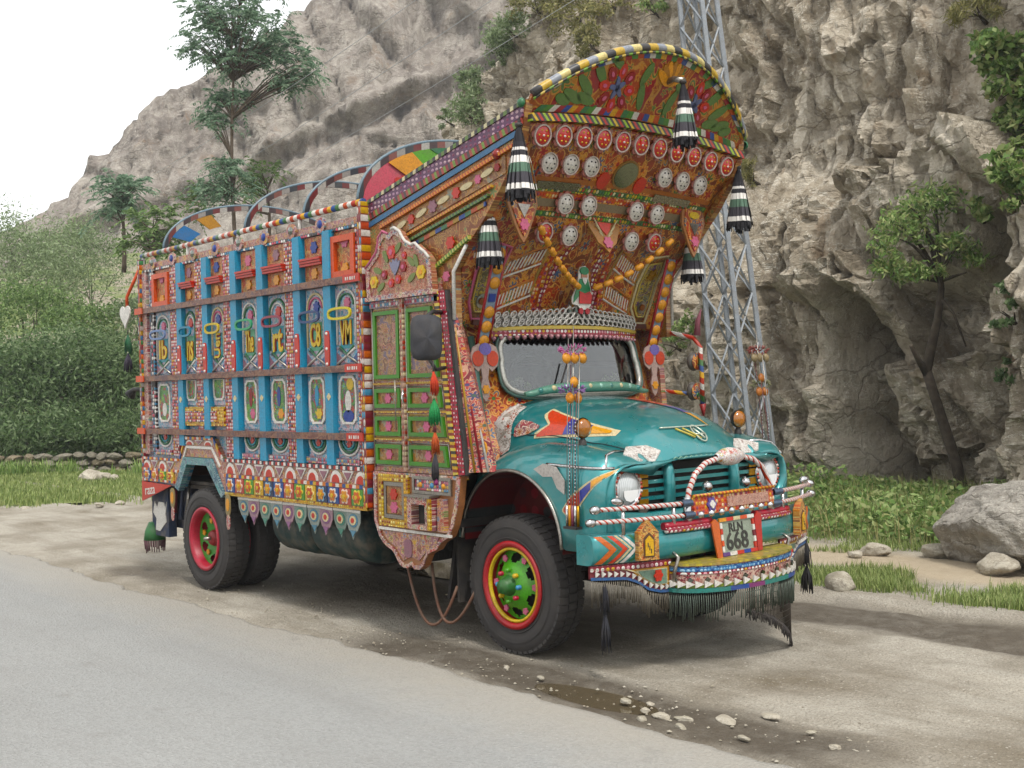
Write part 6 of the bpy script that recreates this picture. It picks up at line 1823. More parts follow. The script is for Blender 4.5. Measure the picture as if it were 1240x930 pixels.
for (x, z, a) in ((-1.11, 2.93, 60), (-.95, 2.98, -40), (-1.22, 2.83, 20), (-1.18, 2.70, -30), (-.78, 2.86, 40), (-.78, 2.74, -30), (-.72, 2.86, 70)):
    MB().side(ell(0, 0, .055, .024, 14), -.008, 0).build('headboard_leaf', flat('#6b7a3a', .45), hb, (x, -1.2528, z), (0, R(a), 0))
for a in (-35, -12, 12, 35):
    MB().side(ell(0, .05, .018, .065, 12), -.008, 0).build('headboard_petal', flat('#7f7f96', .45), hb, (-.99, -1.2528 - .0005 * a / 12, 2.79), (0, R(a), 0))
MB().box(-1.38, -.50, -1.275, -1.2225, 2.598, 2.628).build('headboard_ledge', FOLK_P, hb)
# lower apron under the door
SK = [(-1.378, 1.27), (-1.378, 1.083), (-1.377, .882), (-1.314, .763), (-1.26, .715), (-1.211, .689), (-1.15, .67), (-1.118, .647), (-1.08, .60), (-1.047, .567), (-1.0, .548), (-.95, .548), (-.90, .576), (-.86, .548), (-.80, .551), (-.748, .585), (-.715, .64), (-.692, .676), (-.64, .70), (-.586, .717), (-.533, .774), (-.43, .824), (-.377, .91), (-.321, 1.058), (-.285, 1.27)]
sk = MB().side(SK, -1.228, -1.17).build('door_apron', flat('#9c6a48', .45), truck)
cxs, czs = -.88, .93
MB().sring(SK, [(cxs + (x - cxs) * .93, czs + (z - czs) * .92) for x, z in SK], -1.238, -1.2285).build('apron_border', FOLK_P, sk)
MB().sring(rect(-1.10, 1.055, .39, .40), rect(-1.10, 1.055, .28, .29), -1.250, -1.2285).build('apron_frame', BEADY, sk)
MB().sring(rect(-1.10, 1.055, .27, .28), rect(-1.10, 1.055, .21, .22), -1.242, -1.2285).build('apron_frame', STEEL, sk)
MB().box(-1.20, -1.0, -1.236, -1.2285, .95, 1.16).build('apron_panel', CARVE, sk)
for z in (1.10, 1.00): MB().side(petalled(-1.10, z, .048, 6), -1.246, -1.2365).build('apron_flower', RED if z > 1.05 else PINK, sk)
MB().sring(rect(-.62, 1.19, .47, .13), rect(-.62, 1.19, .42, .085), -1.246, -1.2285).build('apron_frame', STEEL, sk)
MB().box(-.825, -.415, -1.235, -1.2285, 1.15, 1.23).build('apron_panel', BEADP, sk)
for x in (-.76, -.62, -.48): MB().lathe([(.022, 0), (.018, .01), (0, .014)], (x, -1.2352, 1.19), (0, -1, 0), 12).build('apron_stud', (flat('#4f8fb5', .3), MARI, WHITE)[int(-x * 10) % 3], sk)
m_ = MB(); m_.sring(rect(-.70, .985, .30, .24), rect(-.715, .975, .165, .15), -1.30, -1.2285)
fo = m_.build('filler_housing', FOLK_P, sk)
MB().box(-.80, -.63, -1.2295, -1.2288, .90, 1.05).build('filler_recess', DARK, sk)
MB().box(-.86, -.54, -1.325, -1.2285, 1.106, 1.122).build('filler_ledge', STEEL, sk)
MB().box(-.58, -.545, -1.318, -1.301, .87, 1.10).build('filler_trim', BEADY, sk)
MB().box(-.52, -.44, -1.27, -1.2285, .86, 1.10).build('filler_trim', FOLK_M, sk)
MB().box(-1.30, -.40, -1.250, -1.2285, .822, .842).build('apron_rail', WHITE, sk)
MB().side([(-1.28, .815), (-.55, .815), (-.60, .74), (-.70, .70), (-.80, .62), (-.90, .64), (-1.0, .60), (-1.10, .70), (-1.2, .74)], -1.236, -1.2285).build('apron_paint', FOLK_M, sk)
MB().side(superell(-.93, .70, .05, .07, 3, 18), -1.243, -1.2365).build('apron_medallion', MAUVE, sk)
# ---------------- overhanging crest
SC = [(-.50, 2.36), (-.46, 2.55), (-.36, 2.78), (-.20, 2.97), (-.03, 3.10), (.08, 3.28), (.30, 3.53), (.42, 3.70)]
SCH = [1.115, 1.115, 1.115, 1.115, 1.115, 1.115, 1.115, 1.115]
_sl = [0]
for a, b in zip(SC[:-1], SC[1:]): _sl.append(_sl[-1] + math.dist(a, b))
def sc_pt(z, y, off=0.0):
    """point on the scooped front face at height z"""
    zs = [p[1] for p in SC]
    x = lerp_tab(z, zs, [p[0] for p in SC])
    dx = (lerp_tab(z + .03, zs, [p[0] for p in SC]) - lerp_tab(z - .03, zs, [p[0] for p in SC])) / .06
    n = Vector((1, 0, -dx)).normalized()
    bow = .07 * (1 - (y / 1.1) ** 2) * np.clip((z - 3.0) / .7, 0, 1)
    return Vector((x, y, z + bow)) + n * off, n
m_ = MB(); zs = np.linspace(2.36, 3.70, 24); ysn = np.linspace(-1, 1, 21)
for z in zs:
    h = lerp_tab(z, [p[1] for p in SC], SCH)
    for y in ysn: m_.v.append(tuple(sc_pt(z, y * h)[0]))
for i in range(23):
    for j in range(20): m_.f.append((i * 21 + j, i * 21 + j + 1, (i + 1) * 21 + j + 1, (i + 1) * 21 + j)); m_.m.append(0); m_.sm.append(True)
crest = m_.build('crest_face', FOLK_F, truck)
mod = crest.modifiers.new('thick', 'SOLIDIFY'); mod.thickness = .02; mod.offset = -1
def sc_poly(name, pts, off, th, mat, parent=crest):
    """plate following the scooped face; pts in (y,z)"""
    import bmesh
    bm = bmesh.new()
    bm.faces.new([bm.verts.new((0, float(y), float(z))) for y, z in pts])
    bmesh.ops.triangulate(bm, faces=bm.faces[:])
    for _ in range(4):
        lo = [e for e in bm.edges if e.calc_length() > .075]
        if not lo: break
        bmesh.ops.subdivide_edges(bm, edges=lo, cuts=1)
        bmesh.ops.triangulate(bm, faces=bm.faces[:])
    for v in bm.verts: v.co = sc_pt(v.co.z, v.co.y, off + th)[0]
    bmesh.ops.recalc_face_normals(bm, faces=bm.faces[:])
    f = bm.faces[:][0]
    if sum(q.normal.x for q in bm.faces) < 0: bmesh.ops.reverse_faces(bm, faces=bm.faces[:])
    me = bpy.data.meshes.new(name); bm.to_mesh(me); bm.free()
    me.materials.append(mat)
    o = link(name, me, parent)
    md = o.modifiers.new('t', 'SOLIDIFY'); md.thickness = th; md.offset = -1
    return o
def sc_band(name, z, h, mat, w=1.06, off=.004, th=.02):
    m_ = MB(); yy = np.linspace(-w, w, 17); k = len(yy)
    q = [[sc_pt(z + dz, y, o)[0] for y in yy] for dz, o in ((-h / 2, off), (-h / 2, off + th), (h / 2, off + th), (h / 2, off))]
    m_.add([p for r_ in q for p in r_], [((r_ % 4) * k + i, (r_ % 4) * k + i + 1, ((r_ + 1) % 4) * k + i + 1, ((r_ + 1) % 4) * k + i) for r_ in range(4) for i in range(k - 1)], 0, False)
    return m_.build(name, mat, crest)
sc_band('bead_band', 3.325, .035, BEADFG); sc_band('bead_band', 3.285, .03, BEADFO)
sc_band('wood_band', 3.235, .05, flat('#7a6a52', .5), 1.0); sc_band('bead_band', 3.165, .035, BEADFG, 1.0)
sc_band('dark_band', 3.03, .09, flat('#2a2620', .7), .98, .003, .006)
sc_band('carved_band', 3.375, .03, flat('#a8622a', .5))
# flower discs (bottle-top lamps)
def disc_mesh(c):
    m_ = MB()
    F = ((0, 0, 0), (0, 1, 0), (0, 0, 1), (1, 0, 0))
    m_.prism(petalled(0, 0, .096, 8, .12, 48), *F, .012, 0)
    m_.ring(ell(0, 0, .076, .076, 28), ell(0, 0, .066, .066, 28), (.0122, 0, 0), (0, 1, 0), (0, 0, 1), (1, 0, 0), .012, 1)
    m_.lathe([(.0655, .0125), (.058, .024), (0, .028)], (0, 0, 0), (1, 0, 0), 24, 2)
    for k in range(6):
        a = 2 * PI * k / 6
        m_.lathe([(.007, 0), (.006, .006), (0, .007)], (.0250, .040 * math.cos(a), .040 * math.sin(a)), (1, 0, 0), 6, 3)
    m_.lathe([(.009, 0), (.007, .008), (0, .009)], (.0275, 0, 0), (1, 0, 0), 6, 4)
    return m_.mesh('flower_disc', [flat('#b0746c', .35, .2), flat('#d8ccc6', .3, .3), flat(c, .3, coat=.4, wear=.05), YEL if c != '#d8d2c8' else BLACK, WHITE])
DR, DW = disc_mesh('#c8271c'), disc_mesh('#d8d2c8')
def disc(me, z, y, off=.03):
    p, n = sc_pt(z, y, off)
    link('flower_disc', me, crest, p, (0, R(18), 0))
for k in range(11): disc(DR, 3.635, -1.0 + .2 * k, .035)
for y in (.82, .61, .40):
    for s_ in (-1, 1): disc(DW, 3.475, s_ * y)
for y in (.50, .26):
    for s_ in (-1, 1): disc(DW, 3.245, s_ * y, .045)
for s_ in (-1, 1): disc(DW, 3.07, s_ * .34, .055); disc(DR, 3.075, s_ * .60, .055)
# mirrors
ov = sc_poly('mirror_frame', ell(0, 3.45, .20, .125, 28), .004, .016, FOLK_F)
sc_poly('mirror_rim', ell(0, 3.45, .125, .085, 28), .0205, .012, flat('#8a6a3a', .4), crest)
sc_poly('oval_mirror', ell(0, 3.45, .112, .074, 28), .033, .004, flat('#77806e', .08, .9, wear=.1), crest)
for s_ in (-1, 1):
    sc_poly('bar_mirror', rect(s_ * .62, 3.345, .42, .045), .026, .008, flat('#8f8a78', .15, .7), crest)
    sc_poly('red_leaf', ell(s_ * .20, 3.40, .06, .05, 16), .021, .012, RED, crest)
    sc_poly('painted_lune', [(s_ * (.60 + .22 * math.cos(a)), 3.415 + .06 * math.sin(a)) for a in np.linspace(PI, 2 * PI, 12)], .005, .010, MAROON)
    for y, mt in ((.38, DRED), (.84, RED), (.30, PURP)): sc_poly('painted_bloom', petalled(s_ * y, 3.415, .05, 6), .008, .012, mt)
    # shield pendants at the lower corners of the crest
    sh_o = [(1.25 * q_[0], 1.2 * q_[1]) for q_ in ((-.10, .16), (-.05, .20), (.05, .20), (.10, .16), (.115, .04), (.09, -.02), (.06, -.09), (.03, -.15), (0, -.19), (-.03, -.15), (-.06, -.09), (-.09, -.02), (-.115, .04))]
    c = Vector((.10, s_ * .93, 3.15))
    ps = MB().prism(sh_o, c, (0, 1, 0), (0, 0, 1), (1, 0, 0), .02).build('shield_pendant', flat('#9a6a44', .45), truck)
    MB().prism([(x * .8, z * .8) for x, z in sh_o], c + Vector((.0205, 0, 0)), (0, 1, 0), (0, 0, 1), (1, 0, 0), .008).build('shield_paint', FOLK_F, ps)
    MB().prism(ell(0, .11, .06, .028, 18), c + Vector((.029, 0, 0)), (0, 1, 0), (0, 0, 1), (1, 0, 0), .008).build('shield_badge', YEL, ps)
    MB().prism([(-.06, .045), (.06, .045), (0, -.05)], c + Vector((.029, 0, 0)), (0, 1, 0), (0, 0, 1), (1, 0, 0), .006).build('shield_mirror', STEEL, ps)
    MB().prism(petalled(0, -.10, .045, 6), c + Vector((.029, 0, 0)), (0, 1, 0), (0, 0, 1), (1, 0, 0), .01).build('shield_rose', PINK, ps)
# red winged shield in the middle
c, n = sc_pt(3.10, 0, .055)
WS = [(-.15, .14), (.15, .14), (.17, .04), (.13, -.03), (.10, -.09), (.05, -.12), (0, -.17), (-.05, -.12), (-.10, -.09), (-.13, -.03), (-.17, .04)]
wsd = MB().prism(WS, c, (0, 1, 0), (-.25, 0, .97), (.97, 0, .25), .014).build('winged_shield', flat('#a8763f', .45), truck)
MB().prism([(-.10, .135), (.10, .135), (.05, .02), (0, -.03), (-.05, .02)], c + Vector((.0142, 0, .004)), (0, 1, 0), (-.25, 0, .97), (.97, 0, .25), .008).build('shield_paint', flat('#c8341f', .4), wsd)
MB().prism(petalled(0, -.09, .05, 6), c + Vector((.0142, 0, .004)), (0, 1, 0), (-.25, 0, .97), (.97, 0, .25), .012).build('shield_rose', PINK, wsd)
for s_ in (-1, 1):
    for q in range(3):
        MB().tube([c + Vector((.018, 0, -.06)), c + Vector((.018, s_ * (.07 + .03 * q), .0 + .05 * q))], .006, 5).build('shield_feather', CREAM, wsd)
# lower face: ribs, combs and side eyes
sc_poly('lower_backing', rect(0, 2.705, 2.16, .57), .001, .003, m_folk('lower_backing_paint', 'front', 9, '#43281c', ['#5a2c1e', '#6a4a2a', '#4a2226', '#3f4a2a', '#70401f'], '#8a6a3f'))
def sc_tube(name, pts, r_, off, mat, closed=False):
    P_ = []
    n_ = len(pts)
    for i_ in range(n_ if closed else n_ - 1):
        a_, b_ = pts[i_], pts[(i_ + 1) % n_]
        for k_ in range(4):
            t_ = k_ / 4
            P_.append(sc_pt(a_[1] + (b_[1] - a_[1]) * t_, a_[0] + (b_[0] - a_[0]) * t_, off)[0])
    if not closed: P_.append(sc_pt(pts[-1][1], pts[-1][0], off)[0])
    return MB().tube(P_, r_, 6, closed=closed).build(name, mat, crest)
for y0, y1, mt in ((-.30, -.36, BEADFO), (-.18, -.30, BEADF), (.14, .30, BEADF), (.28, .36, BEADFO)):
    sc_poly('curved_rib', [(y0 - .028, 3.0), (y0 + .028, 3.0), (y0 * .55 + y1 * .45 + .03, 2.82), (y1 + .03, 2.62), (y1 + .03, 2.42), (y1 - .03, 2.42), (y1 - .03, 2.62), (y0 * .55 + y1 * .45 - .03, 2.82)], .004, .02, mt)
for s_ in (-1, 1):
    for z0, mt in ((2.90, STR_COMB), (2.66, STR_COMB)):
        a, b = s_ * .40, s_ * .72
        sc_poly('comb_panel', [(a, z0 + .08), (b, z0 - .04), (b, z0 - .16), (a, z0 - .04)], .006, .010, flat('#18171a', .6))
        sc_tube('comb_edge', [(a, z0 + .085), (b, z0 - .035)], .009, .02, flat('#b8743a', .4)); sc_tube('comb_edge', [(a, z0 - .045), (b, z0 - .165)], .009, .02, WHITE)
        for q in range(10):
            f0 = (q + .25) / 10; y0 = a + (b - a) * f0; zt = z0 + .06 - .12 * f0
            sc_poly('comb_tooth', [(y0, zt + .005), (y0 + s_ * .012, zt), (y0 + s_ * .022, zt - .085), (y0 + s_ * .008, zt - .08)], .0165, .006, WHITE)
    sc_poly('inlaid_panel', [(s_ * .40, 2.835), (s_ * .72, 2.715), (s_ * .72, 2.635), (s_ * .40, 2.755)], .006, .010, flat('#8f8a90', .35, .4))
    sc_poly('orange_panel', [(s_ * .40, 2.585), (s_ * .72, 2.465), (s_ * .72, 2.425), (s_ * .40, 2.425)], .006, .010, flat('#b4512a', .45))
    sc_tube('block_frame', [(s_ * .385, 3.0), (s_ * .385, 2.43), (s_ * .735, 2.43), (s_ * .735, 2.88)], .013, .012, flat('#9a7a3a', .4))
    eye_o = [(s_ * y, z) for y, z in ((.76, 2.95), (.95, 2.98), (.99, 2.85), (.99, 2.55), (.95, 2.42), (.84, 2.42), (.76, 2.55))]
    eye_i = [(s_ * .87 + (y - s_ * .87) * .72, 2.70 + (z - 2.70) * .80) for y, z in eye_o]
    sc_poly('eye_panel', eye_o, .006, .014, flat('#8d6238', .45))
    sc_tube('eye_edge', eye_o, .012, .022, (PINK if s_ < 0 else CREAM), True)
    sc_tube('eye_edge', eye_i, .008, .024, flat('#c8b060', .4), True)
    sc_poly('eye_inlay', eye_i, .0205, .006, m_folk('eye_inlay_paint', 'front', 12, '#6a5a34', ['#7a6a3a', '#3f5a6a', '#b09a3a', '#5f3a6a', '#8a5a2a'], '#c8b060'))
    sc_poly('eye_ring', ell(s_ * .88, 2.56, .055, .055, 18), .026, .012, STEEL)
    sc_poly('eye_pupil', ell(s_ * .88, 2.56, .030, .030, 14), .0385, .008, flat('#8a4f24', .3))
    sc_poly('eye_star', petalled(s_ * .88, 2.83, .05, 5, .25), .026, .010, (YEL if s_ < 0 else GOLD))
sc_poly('centre_panel', [(-.12, 2.98), (.10, 2.98), (.20, 2.45), (-.24, 2.45)], .002, .006, m_folk('centre_paint', 'front', 9, '#6a4a2c', ['#7a5a34', '#9a3a34', '#b08a3a', '#3f5a3a', '#8a4a3a'], '#b8904a'))
sc_poly('ledge', rect(0, 2.40, 1.9, .04), .004, .05, flat('#5a2c24', .5))
# tympanum: arched front board
NA = 40
HTY = lambda y: 3.86 + .43 * max(0, 1 - (abs(y) / 1.15) ** 2.0)
ty = np.linspace(-1.15, 1.15, NA + 1)
LEAN = .62
LN = Vector((1, 0, -LEAN)).normalized()
def tx(z): return .45 + LEAN * (z - 3.80)
def board(name, pts, off, th, mat, parent):
    return MB().prism([(y, z - 3.80) for y, z in pts], Vector((.45, 0, 3.80)) + LN * off, (0, 1, 0), (LEAN, 0, 1), LN, th).build(name, mat, parent)
def bmotif(name, pts, th, mat, y, z, ang, off=.0005):
    c, s_ = math.cos(ang), math.sin(ang)
    return board(name, [(y + a * c - b * s_, z + a * s_ + b * c) for a, b in pts], off, th, mat, tymp)
low = [(y, 3.755 + .075 * (1 - (y / 1.15) ** 2)) for y in ty]
up = [(float(y), HTY(float(y))) for y in ty]
tymp = board('crest_board', low + up[::-1], -.025, .025, m_folk('crest_board_paint', 'front', 5.5, '#9a5228', ['#a04a2a', '#5a7434', '#b87a30', '#8f2f34', '#a8602c', '#4f6a3a'], '#b8864a'), truck)
INW = lambda p, k, k2: (p[0] * k, 3.80 + (p[1] - 3.80) * k2)
inner_up = [INW(p, .955, .88) for p in up]; inner_low = [(y * .955, z + .045) for y, z in low]
# coloured blocks round the border
cols_b = [flat(c, .42) for c in ('#b8522a', '#35508f', '#cfcac0', '#3a7048', '#c8952c', '#9a2f3a', '#4f7f3a')]
for i in range(0, NA):
    q = [up[i], up[i + 1], inner_up[i + 1], inner_up[i]]
    if i % 1 == 0: board('border_block', [(q[0][0], q[0][1] - .02), (q[1][0], q[1][1] - .02), q[2], q[3]], .0005, .007, cols_b[i % 7], tymp)
for i in range(1, NA - 1):
    q = [low[i], low[i + 1], inner_low[i + 1], inner_low[i]]
    board('border_block', [(a, b + .008) for a, b in q], .0005, .007, cols_b[(i * 3) % 7], tymp)
MB().tube([(tx(z), y, z + .008) for y, z in up], .030, 8).build('crest_rim', STR_ARC, tymp)
MB().tube([(tx(z) + .012, y, z - .028) for y, z in up], .010, 6).build('crest_bead', m_stripes('rim_beads', 'front', 0, .03, ['#2a2420', '#6f9a3a', '#2a2420', '#c8b060']), tymp)
k = len(low)
MB().front([(y, z - .012) for y, z in low] + [(y, z - .065) for y, z in low][::-1], .43, .48).build('crest_lip', STR_BY, tymp)
# painted flowers on the board
for s_ in (-1, 1):
    fy, fz = s_ * .42, 4.00
    for q in range(8):
        a = 2 * PI * q / 8
        bmotif('board_petal', ell(0, 0, .034, .05, 14), .008, (RED, DRED)[q % 2], fy + .125 * math.cos(a), fz + .105 * math.sin(a), a - PI / 2)
        bmotif('petal_eye', ell(0, 0, .012, .02, 8), .004, PINK, fy + .125 * math.cos(a), fz + .105 * math.sin(a), a - PI / 2, .009)
    for q in range(5):
        a = 2 * PI * q / 5 + .3
        bmotif('board_petal', ell(0, .025, .018, .05, 12), .010, flat('#5a6488', .45), fy, fz, a)
    for (y, z, a, l) in ((.72, 3.98, 60, .10), (.80, 3.90, 75, .10), (.68, 3.90, 80, .09), (.88, 3.87, 80, .07), (.62, 4.07, 50, .09), (.16, 3.98, 20, .09), (.18, 4.12, -20, .08), (.50, 4.16, 60, .08)):
        bmotif('board_leaf', ell(0, 0, .034, l, 14), .007, flat('#55743a', .45), s_ * y, z, R(-a * s_))
for q in range(7):
    a = R(-60 + 20 * q)
    bmotif('board_feather', ell(0, .08, .028, .08, 14), .008 + .001 * q, (MARI, flat('#a8722c', .45))[q % 2], .06, 4.08, a)
# side walls of the crest
SWL = [(-1.42, 2.63), (-.36, 2.63), (-.36, 2.77), (-.20, 2.93), (0, 3.10), (.20, 3.31), (.36, 3.52), (.43, 3.68), (.455, 3.80), (.455, 3.835), (-1.42, 3.42)]
for s_ in (-1, 1):
    m_ = MB(); m_.prism(SWL, (0, s_ * 1.12, 0), (1, 0, 0), (0, 0, 1), (0, s_, 0), .06)
    sw = m_.build('crest_side', m_folk('crest_side_paint', 'side', 8, '#8d5a34', ['#8a5a34', '#a8562c', '#96703c', '#7f4a2c', '#6f7a4a', '#a8442c'], '#b8905a'), truck)
    Y = lambda k: s_ * (1.1805 + k)
    def sb(name, a, b, h, th, mat):
        (x0, z0), (x1, z1) = a, b
        m_ = MB(); m_.prism([(x0, z0 - h / 2), (x1, z1 - h / 2), (x1, z1 + h / 2), (x0, z0 + h / 2)], (0, Y(0), 0), (1, 0, 0), (0, 0, 1), (0, s_, 0), th)
        return m_.build(name, mat, sw)
    sb('purple_band', (-1.42, 3.345), (.43, 3.765), .085, .012, m_dots('purple_dots', 'side', .05, .035, '#5a2f52', ['#b890a8', '#7f3a5a', '#c8a8b0'], .3))
    sb('bead_band', (-1.42, 3.395), (.44, 3.815), .03, .022, m_stripes('bw_band', 'side', 0, .035, ['#2a2426', '#d0c8a0', '#2a2426', '#5f7a3a']))
    sb('toothed_band', (-1.42, 3.275), (.42, 3.69), .05, .016, m_stripes('tooth_band', 'side', 0, .03, ['#6f8a3a', '#8a2a34', '#3a2a2a', '#a04a44'], .4))
    sb('blue_band', (-1.42, 3.215), (.40, 3.63), .04, .012, flat('#3a6a8f', .45))
    sb('orange_rope', (-1.25, 3.175), (.36, 3.545), .026, .032, m_stripes('rope_orange', 'side', 0, .012, ['#c8682c', '#a8421f', '#d89a4a'], .6))
    sb('carved_panel', (-1.12, 3.125), (.24, 3.435), .13, .008, CARVE)
    sb('orange_rope', (-.90, 3.075), (.10, 3.30), .02, .030, m_stripes('rope_orange2', 'side', 0, .012, ['#c8782c', '#a8521f', '#d8b05a'], .6))
    sb('green_rope', (-.86, 3.035), (.06, 3.24), .022, .028, m_stripes('rope_green', 'side', 0, .014, ['#3f6a34', '#2a3a2a', '#6f8a4a'], .6))
    sb('chequer_band', (-.83, 3.0), (.02, 3.19), .03, .012, m_stripes('cheq', 'side', 0, .07, ['#35508f', '#3f7048', '#b8522a', '#a8843a']))
    sb('green_rope', (-.56, 2.80), (-.16, 2.975), .03, .03, m_stripes('rope_green2', 'side', 0, .012, ['#7f9a3a', '#4a6a2a', '#c8c070'], .5))
    for (x, z, r_, mt) in ((-.38, 2.96, .05, RED), (-.85, 3.19, .04, RED), (-.30, 3.31, .045, RED), (-.05, 3.37, .035, PINK), (-.58, 3.25, .05, MAUVE), (-.44, 2.72, .04, PINK), (.16, 3.42, .03, DRED)):
        m_ = MB(); m_.prism(petalled(x, z, r_, 6), (0, Y(.009), 0), (1, 0, 0), (0, 0, 1), (0, s_, 0), .012); m_.build('side_flower', mt, sw)
    for (x, z, a) in ((-.72, 3.22, 20), (-.45, 3.28, 15), (-.18, 3.34, 10), (-.98, 3.16, 20), (.05, 3.40, 15)):
        o = MB().side(ell(0, 0, .07, .022, 14), -.01, 0).build('side_scroll', CREAM, sw, (x, Y(.009) + (.0 if s_ < 0 else .01), z), (0, R(-a), 0))
    MB().lathe([(.035, 0), (.04, .02), (.02, .045), (0, .05)], (.16, Y(.0), 3.51), (0, s_, 0), 14).build('side_knob', flat('#8a2f2a', .3), sw)
    MB().tube([(x, Y(.012), z) for x, z in ((-.36, 2.40), (-.355, 2.75), (-.20, 2.925))], .014, 7).build('edge_moulding', WHITE, sw)
    m_ = MB(); m_.prism([(-.50, 2.30), (-.36, 2.30), (-.36, 2.629), (-.50, 2.629)], (0, s_ * 1.12, 0), (1, 0, 0), (0, 0, 1), (0, s_, 0), .055); m_.build('side_lower', CARVE, sw)
    MB().lathe([(.03, 0), (.034, .012), (.02, .03), (0, .034)], (.44, Y(.02), 3.81), (0, s_, 0), 12).build('corner_rosette', DGREEN, sw)
# roof sheet over cab and crest
m_ = MB()
for i, x in enumerate(np.linspace(-1.44, .45, 10)):
    t_ = (x + 1.44) / 1.89
    for j, y in enumerate(ty):
        zb = 3.43 + .42 * t_
        hh_ = max(0, 1 - (abs(y) / 1.15) ** 2.0)
        m_.v.append((x + .29 * hh_ * t_ ** 2, y, zb + (.08 + .36 * t_) * hh_ - .01))
w_ = len(ty)
for i in range(9):
    for j in range(w_ - 1): m_.f.append((i * w_ + j, i * w_ + j + 1, (i + 1) * w_ + j + 1, (i + 1) * w_ + j)); m_.m.append(0); m_.sm.append(True)
m_.build('crest_roof', flat('#6a6f72', .5, .5, wear=.5), truck)
# struts with marigold discs, butterfly brackets
for s_ in (-1, 1):
    A, B = Vector((-.13, s_ * .935, 2.93)), Vector((-.385, s_ * .93, 2.20))
    d = (B - A).normalized(); U = Vector((0, 1, 0)); N = U.cross(d).normalized()
    if N.x < 0: N = -N
    L_ = (B - A).length
    st = MB().prism([(-.055, 0), (.055, 0), (.055, L_), (-.055, L_)], A, U, d, N, .015).build('strut', flat('#7f8ea0', .45), truck)
    for q in (-1, 1):
        MB().tube([A + U * q * .055 + N * .012, B + U * q * .055 + N * .012], .012, 6).build('strut_edge', flat('#9a1f28', .4), st)
    nd = 7
    for k in range(nd):
        if s_ < 0 and k == 3:
            MB().prism(rect(0, L_ * (k + .5) / nd, .06, .06), A + N * .0155, U, d, N, .008).build('strut_tile', NAVY, st); continue
        MB().lathe([(.046, 0), (.044, .012), (.012, .018), (0, .02)], A + d * (L_ * (k + .5) / nd) + N * .0155, tuple(N), 18).build('strut_disc', flat('#d9921e', .4), st)
    c = Vector((-.35, s_ * .93, 2.10))
    bf = MB().prism([(1.3 * q_[0], 1.3 * q_[1]) for q_ in ((0, .06), (.04, .10), (.085, .08), (.105, .03), (.09, -.03), (.05, -.06), (.03, -.04), (.02, -.10), (.035, -.15), (.02, -.21), (0, -.23), (-.02, -.21), (-.035, -.15), (-.02, -.10), (-.03, -.04), (-.05, -.06), (-.09, -.03), (-.105, .03), (-.085, .08), (-.04, .10))], c, (0, 1, 0), (0, 0, 1), (1, 0, 0), .012).build('butterfly_bracket', flat('#a89088', .45), truck)
    for q in (-1, 1):
        MB().prism(ell(q * .070, .018, .054, .058, 16), c + Vector((.0125, 0, 0)), (0, 1, 0), (0, 0, 1), (1, 0, 0), .006).build('wing', flat('#c0452c', .45), bf)
    MB().prism(ell(0, .088, .058, .045, 16), c + Vector((.0128, 0, 0)), (0, 1, 0), (0, 0, 1), (1, 0, 0), .006).build('wing', flat('#6a5fa0', .45), bf)
    MB().prism(petalled(0, -.21, .036, 6), c + Vector((.0125, 0, 0)), (0, 1, 0), (0, 0, 1), (1, 0, 0), .008).build('bracket_flower', MARI, bf)
# small painted cut-out figure in front of the crown
fc = Vector((-.255, .02, 2.60))
fg = empty_part('cut_out_figure', truck, fc); fg.scale = (1.2, 1.25, 1.15)
def fpart(name, pts, x0, x1, mat): return MB().front(pts, x0, x1).build(name, mat, fg)
fpart('figure_back', [(-.04, .17), (-.025, .20), (.02, .21), (.045, .18), (.045, .12), (.065, .05), (.07, .02), (.06, -.06), (.03, -.09), (-.03, -.09), (-.055, -.06), (-.10, -.055), (-.105, -.01), (-.06, .06), (-.045, .11)], 0, .008, WHITE)
fpart('figure_coat', [(-.035, .12), (.035, .12), (.055, .05), (.055, .0), (-.05, .0), (-.095, -.045), (-.09, -.005)], .0082, .014, flat('#1f7a4a', .45))
fpart('figure_robe', [(-.045, .035), (.0, .02), (.045, .035), (.062, .01), (.05, -.05), (-.05, -.05)], .0142, .019, flat('#c0201f', .45))
fpart('figure_turban', ell(.003, .175, .038, .028, 14), .0082, .018, flat('#1f7a4a', .45))
fpart('figure_face', ell(.004, .14, .026, .026, 14), .0082, .016, flat('#c08a72', .5))
fpart('figure_beard', [(-.02, .128), (.026, .128), (.018, .10), (.003, .08), (-.012, .10)], .0162, .020, WHITE)
for q in (-1, 1): fpart('figure_shoe', ell(q * .028, -.10, .018, .022, 12), .0, .012, flat('#a82430', .45))

# ---------------- bumper and front furniture
def bp_x(y): return 1.13 - .19 * (max(0, abs(y) - .42) / .76) ** 1.6
SEC = [(-.10, .745), (0, .745), (.03, .752), (.046, .785), (.052, .84), (.046, .90), (.03, .932), (0, .94), (-.10, .94)]
yb = np.linspace(-1.185, 1.185, 49)
m_ = MB(); k = len(SEC)
for y in yb:
    for dx, z in SEC: m_.v.append((bp_x(y) + dx, y, z))
for i in range(len(yb) - 1):
    for j in range(k): m_.f.append((i * k + j, i * k + (j + 1) % k, (i + 1) * k + (j + 1) % k, (i + 1) * k + j)); m_.m.append(0); m_.sm.append(j not in (k - 1,))
for e in (0, (len(yb) - 1) * k): m_.f.append(tuple(e + j for j in range(k))); m_.m.append(0); m_.sm.append(False)
bump = m_.build('bumper', TEAL, truck)
def b_face(y, z, off=.004):
    zz = [s_[1] for s_ in SEC[1:8]]; xx = [s_[0] for s_ in SEC[1:8]]
    return Vector((bp_x(y) + lerp_tab(z, zz, xx) + off, y, z))
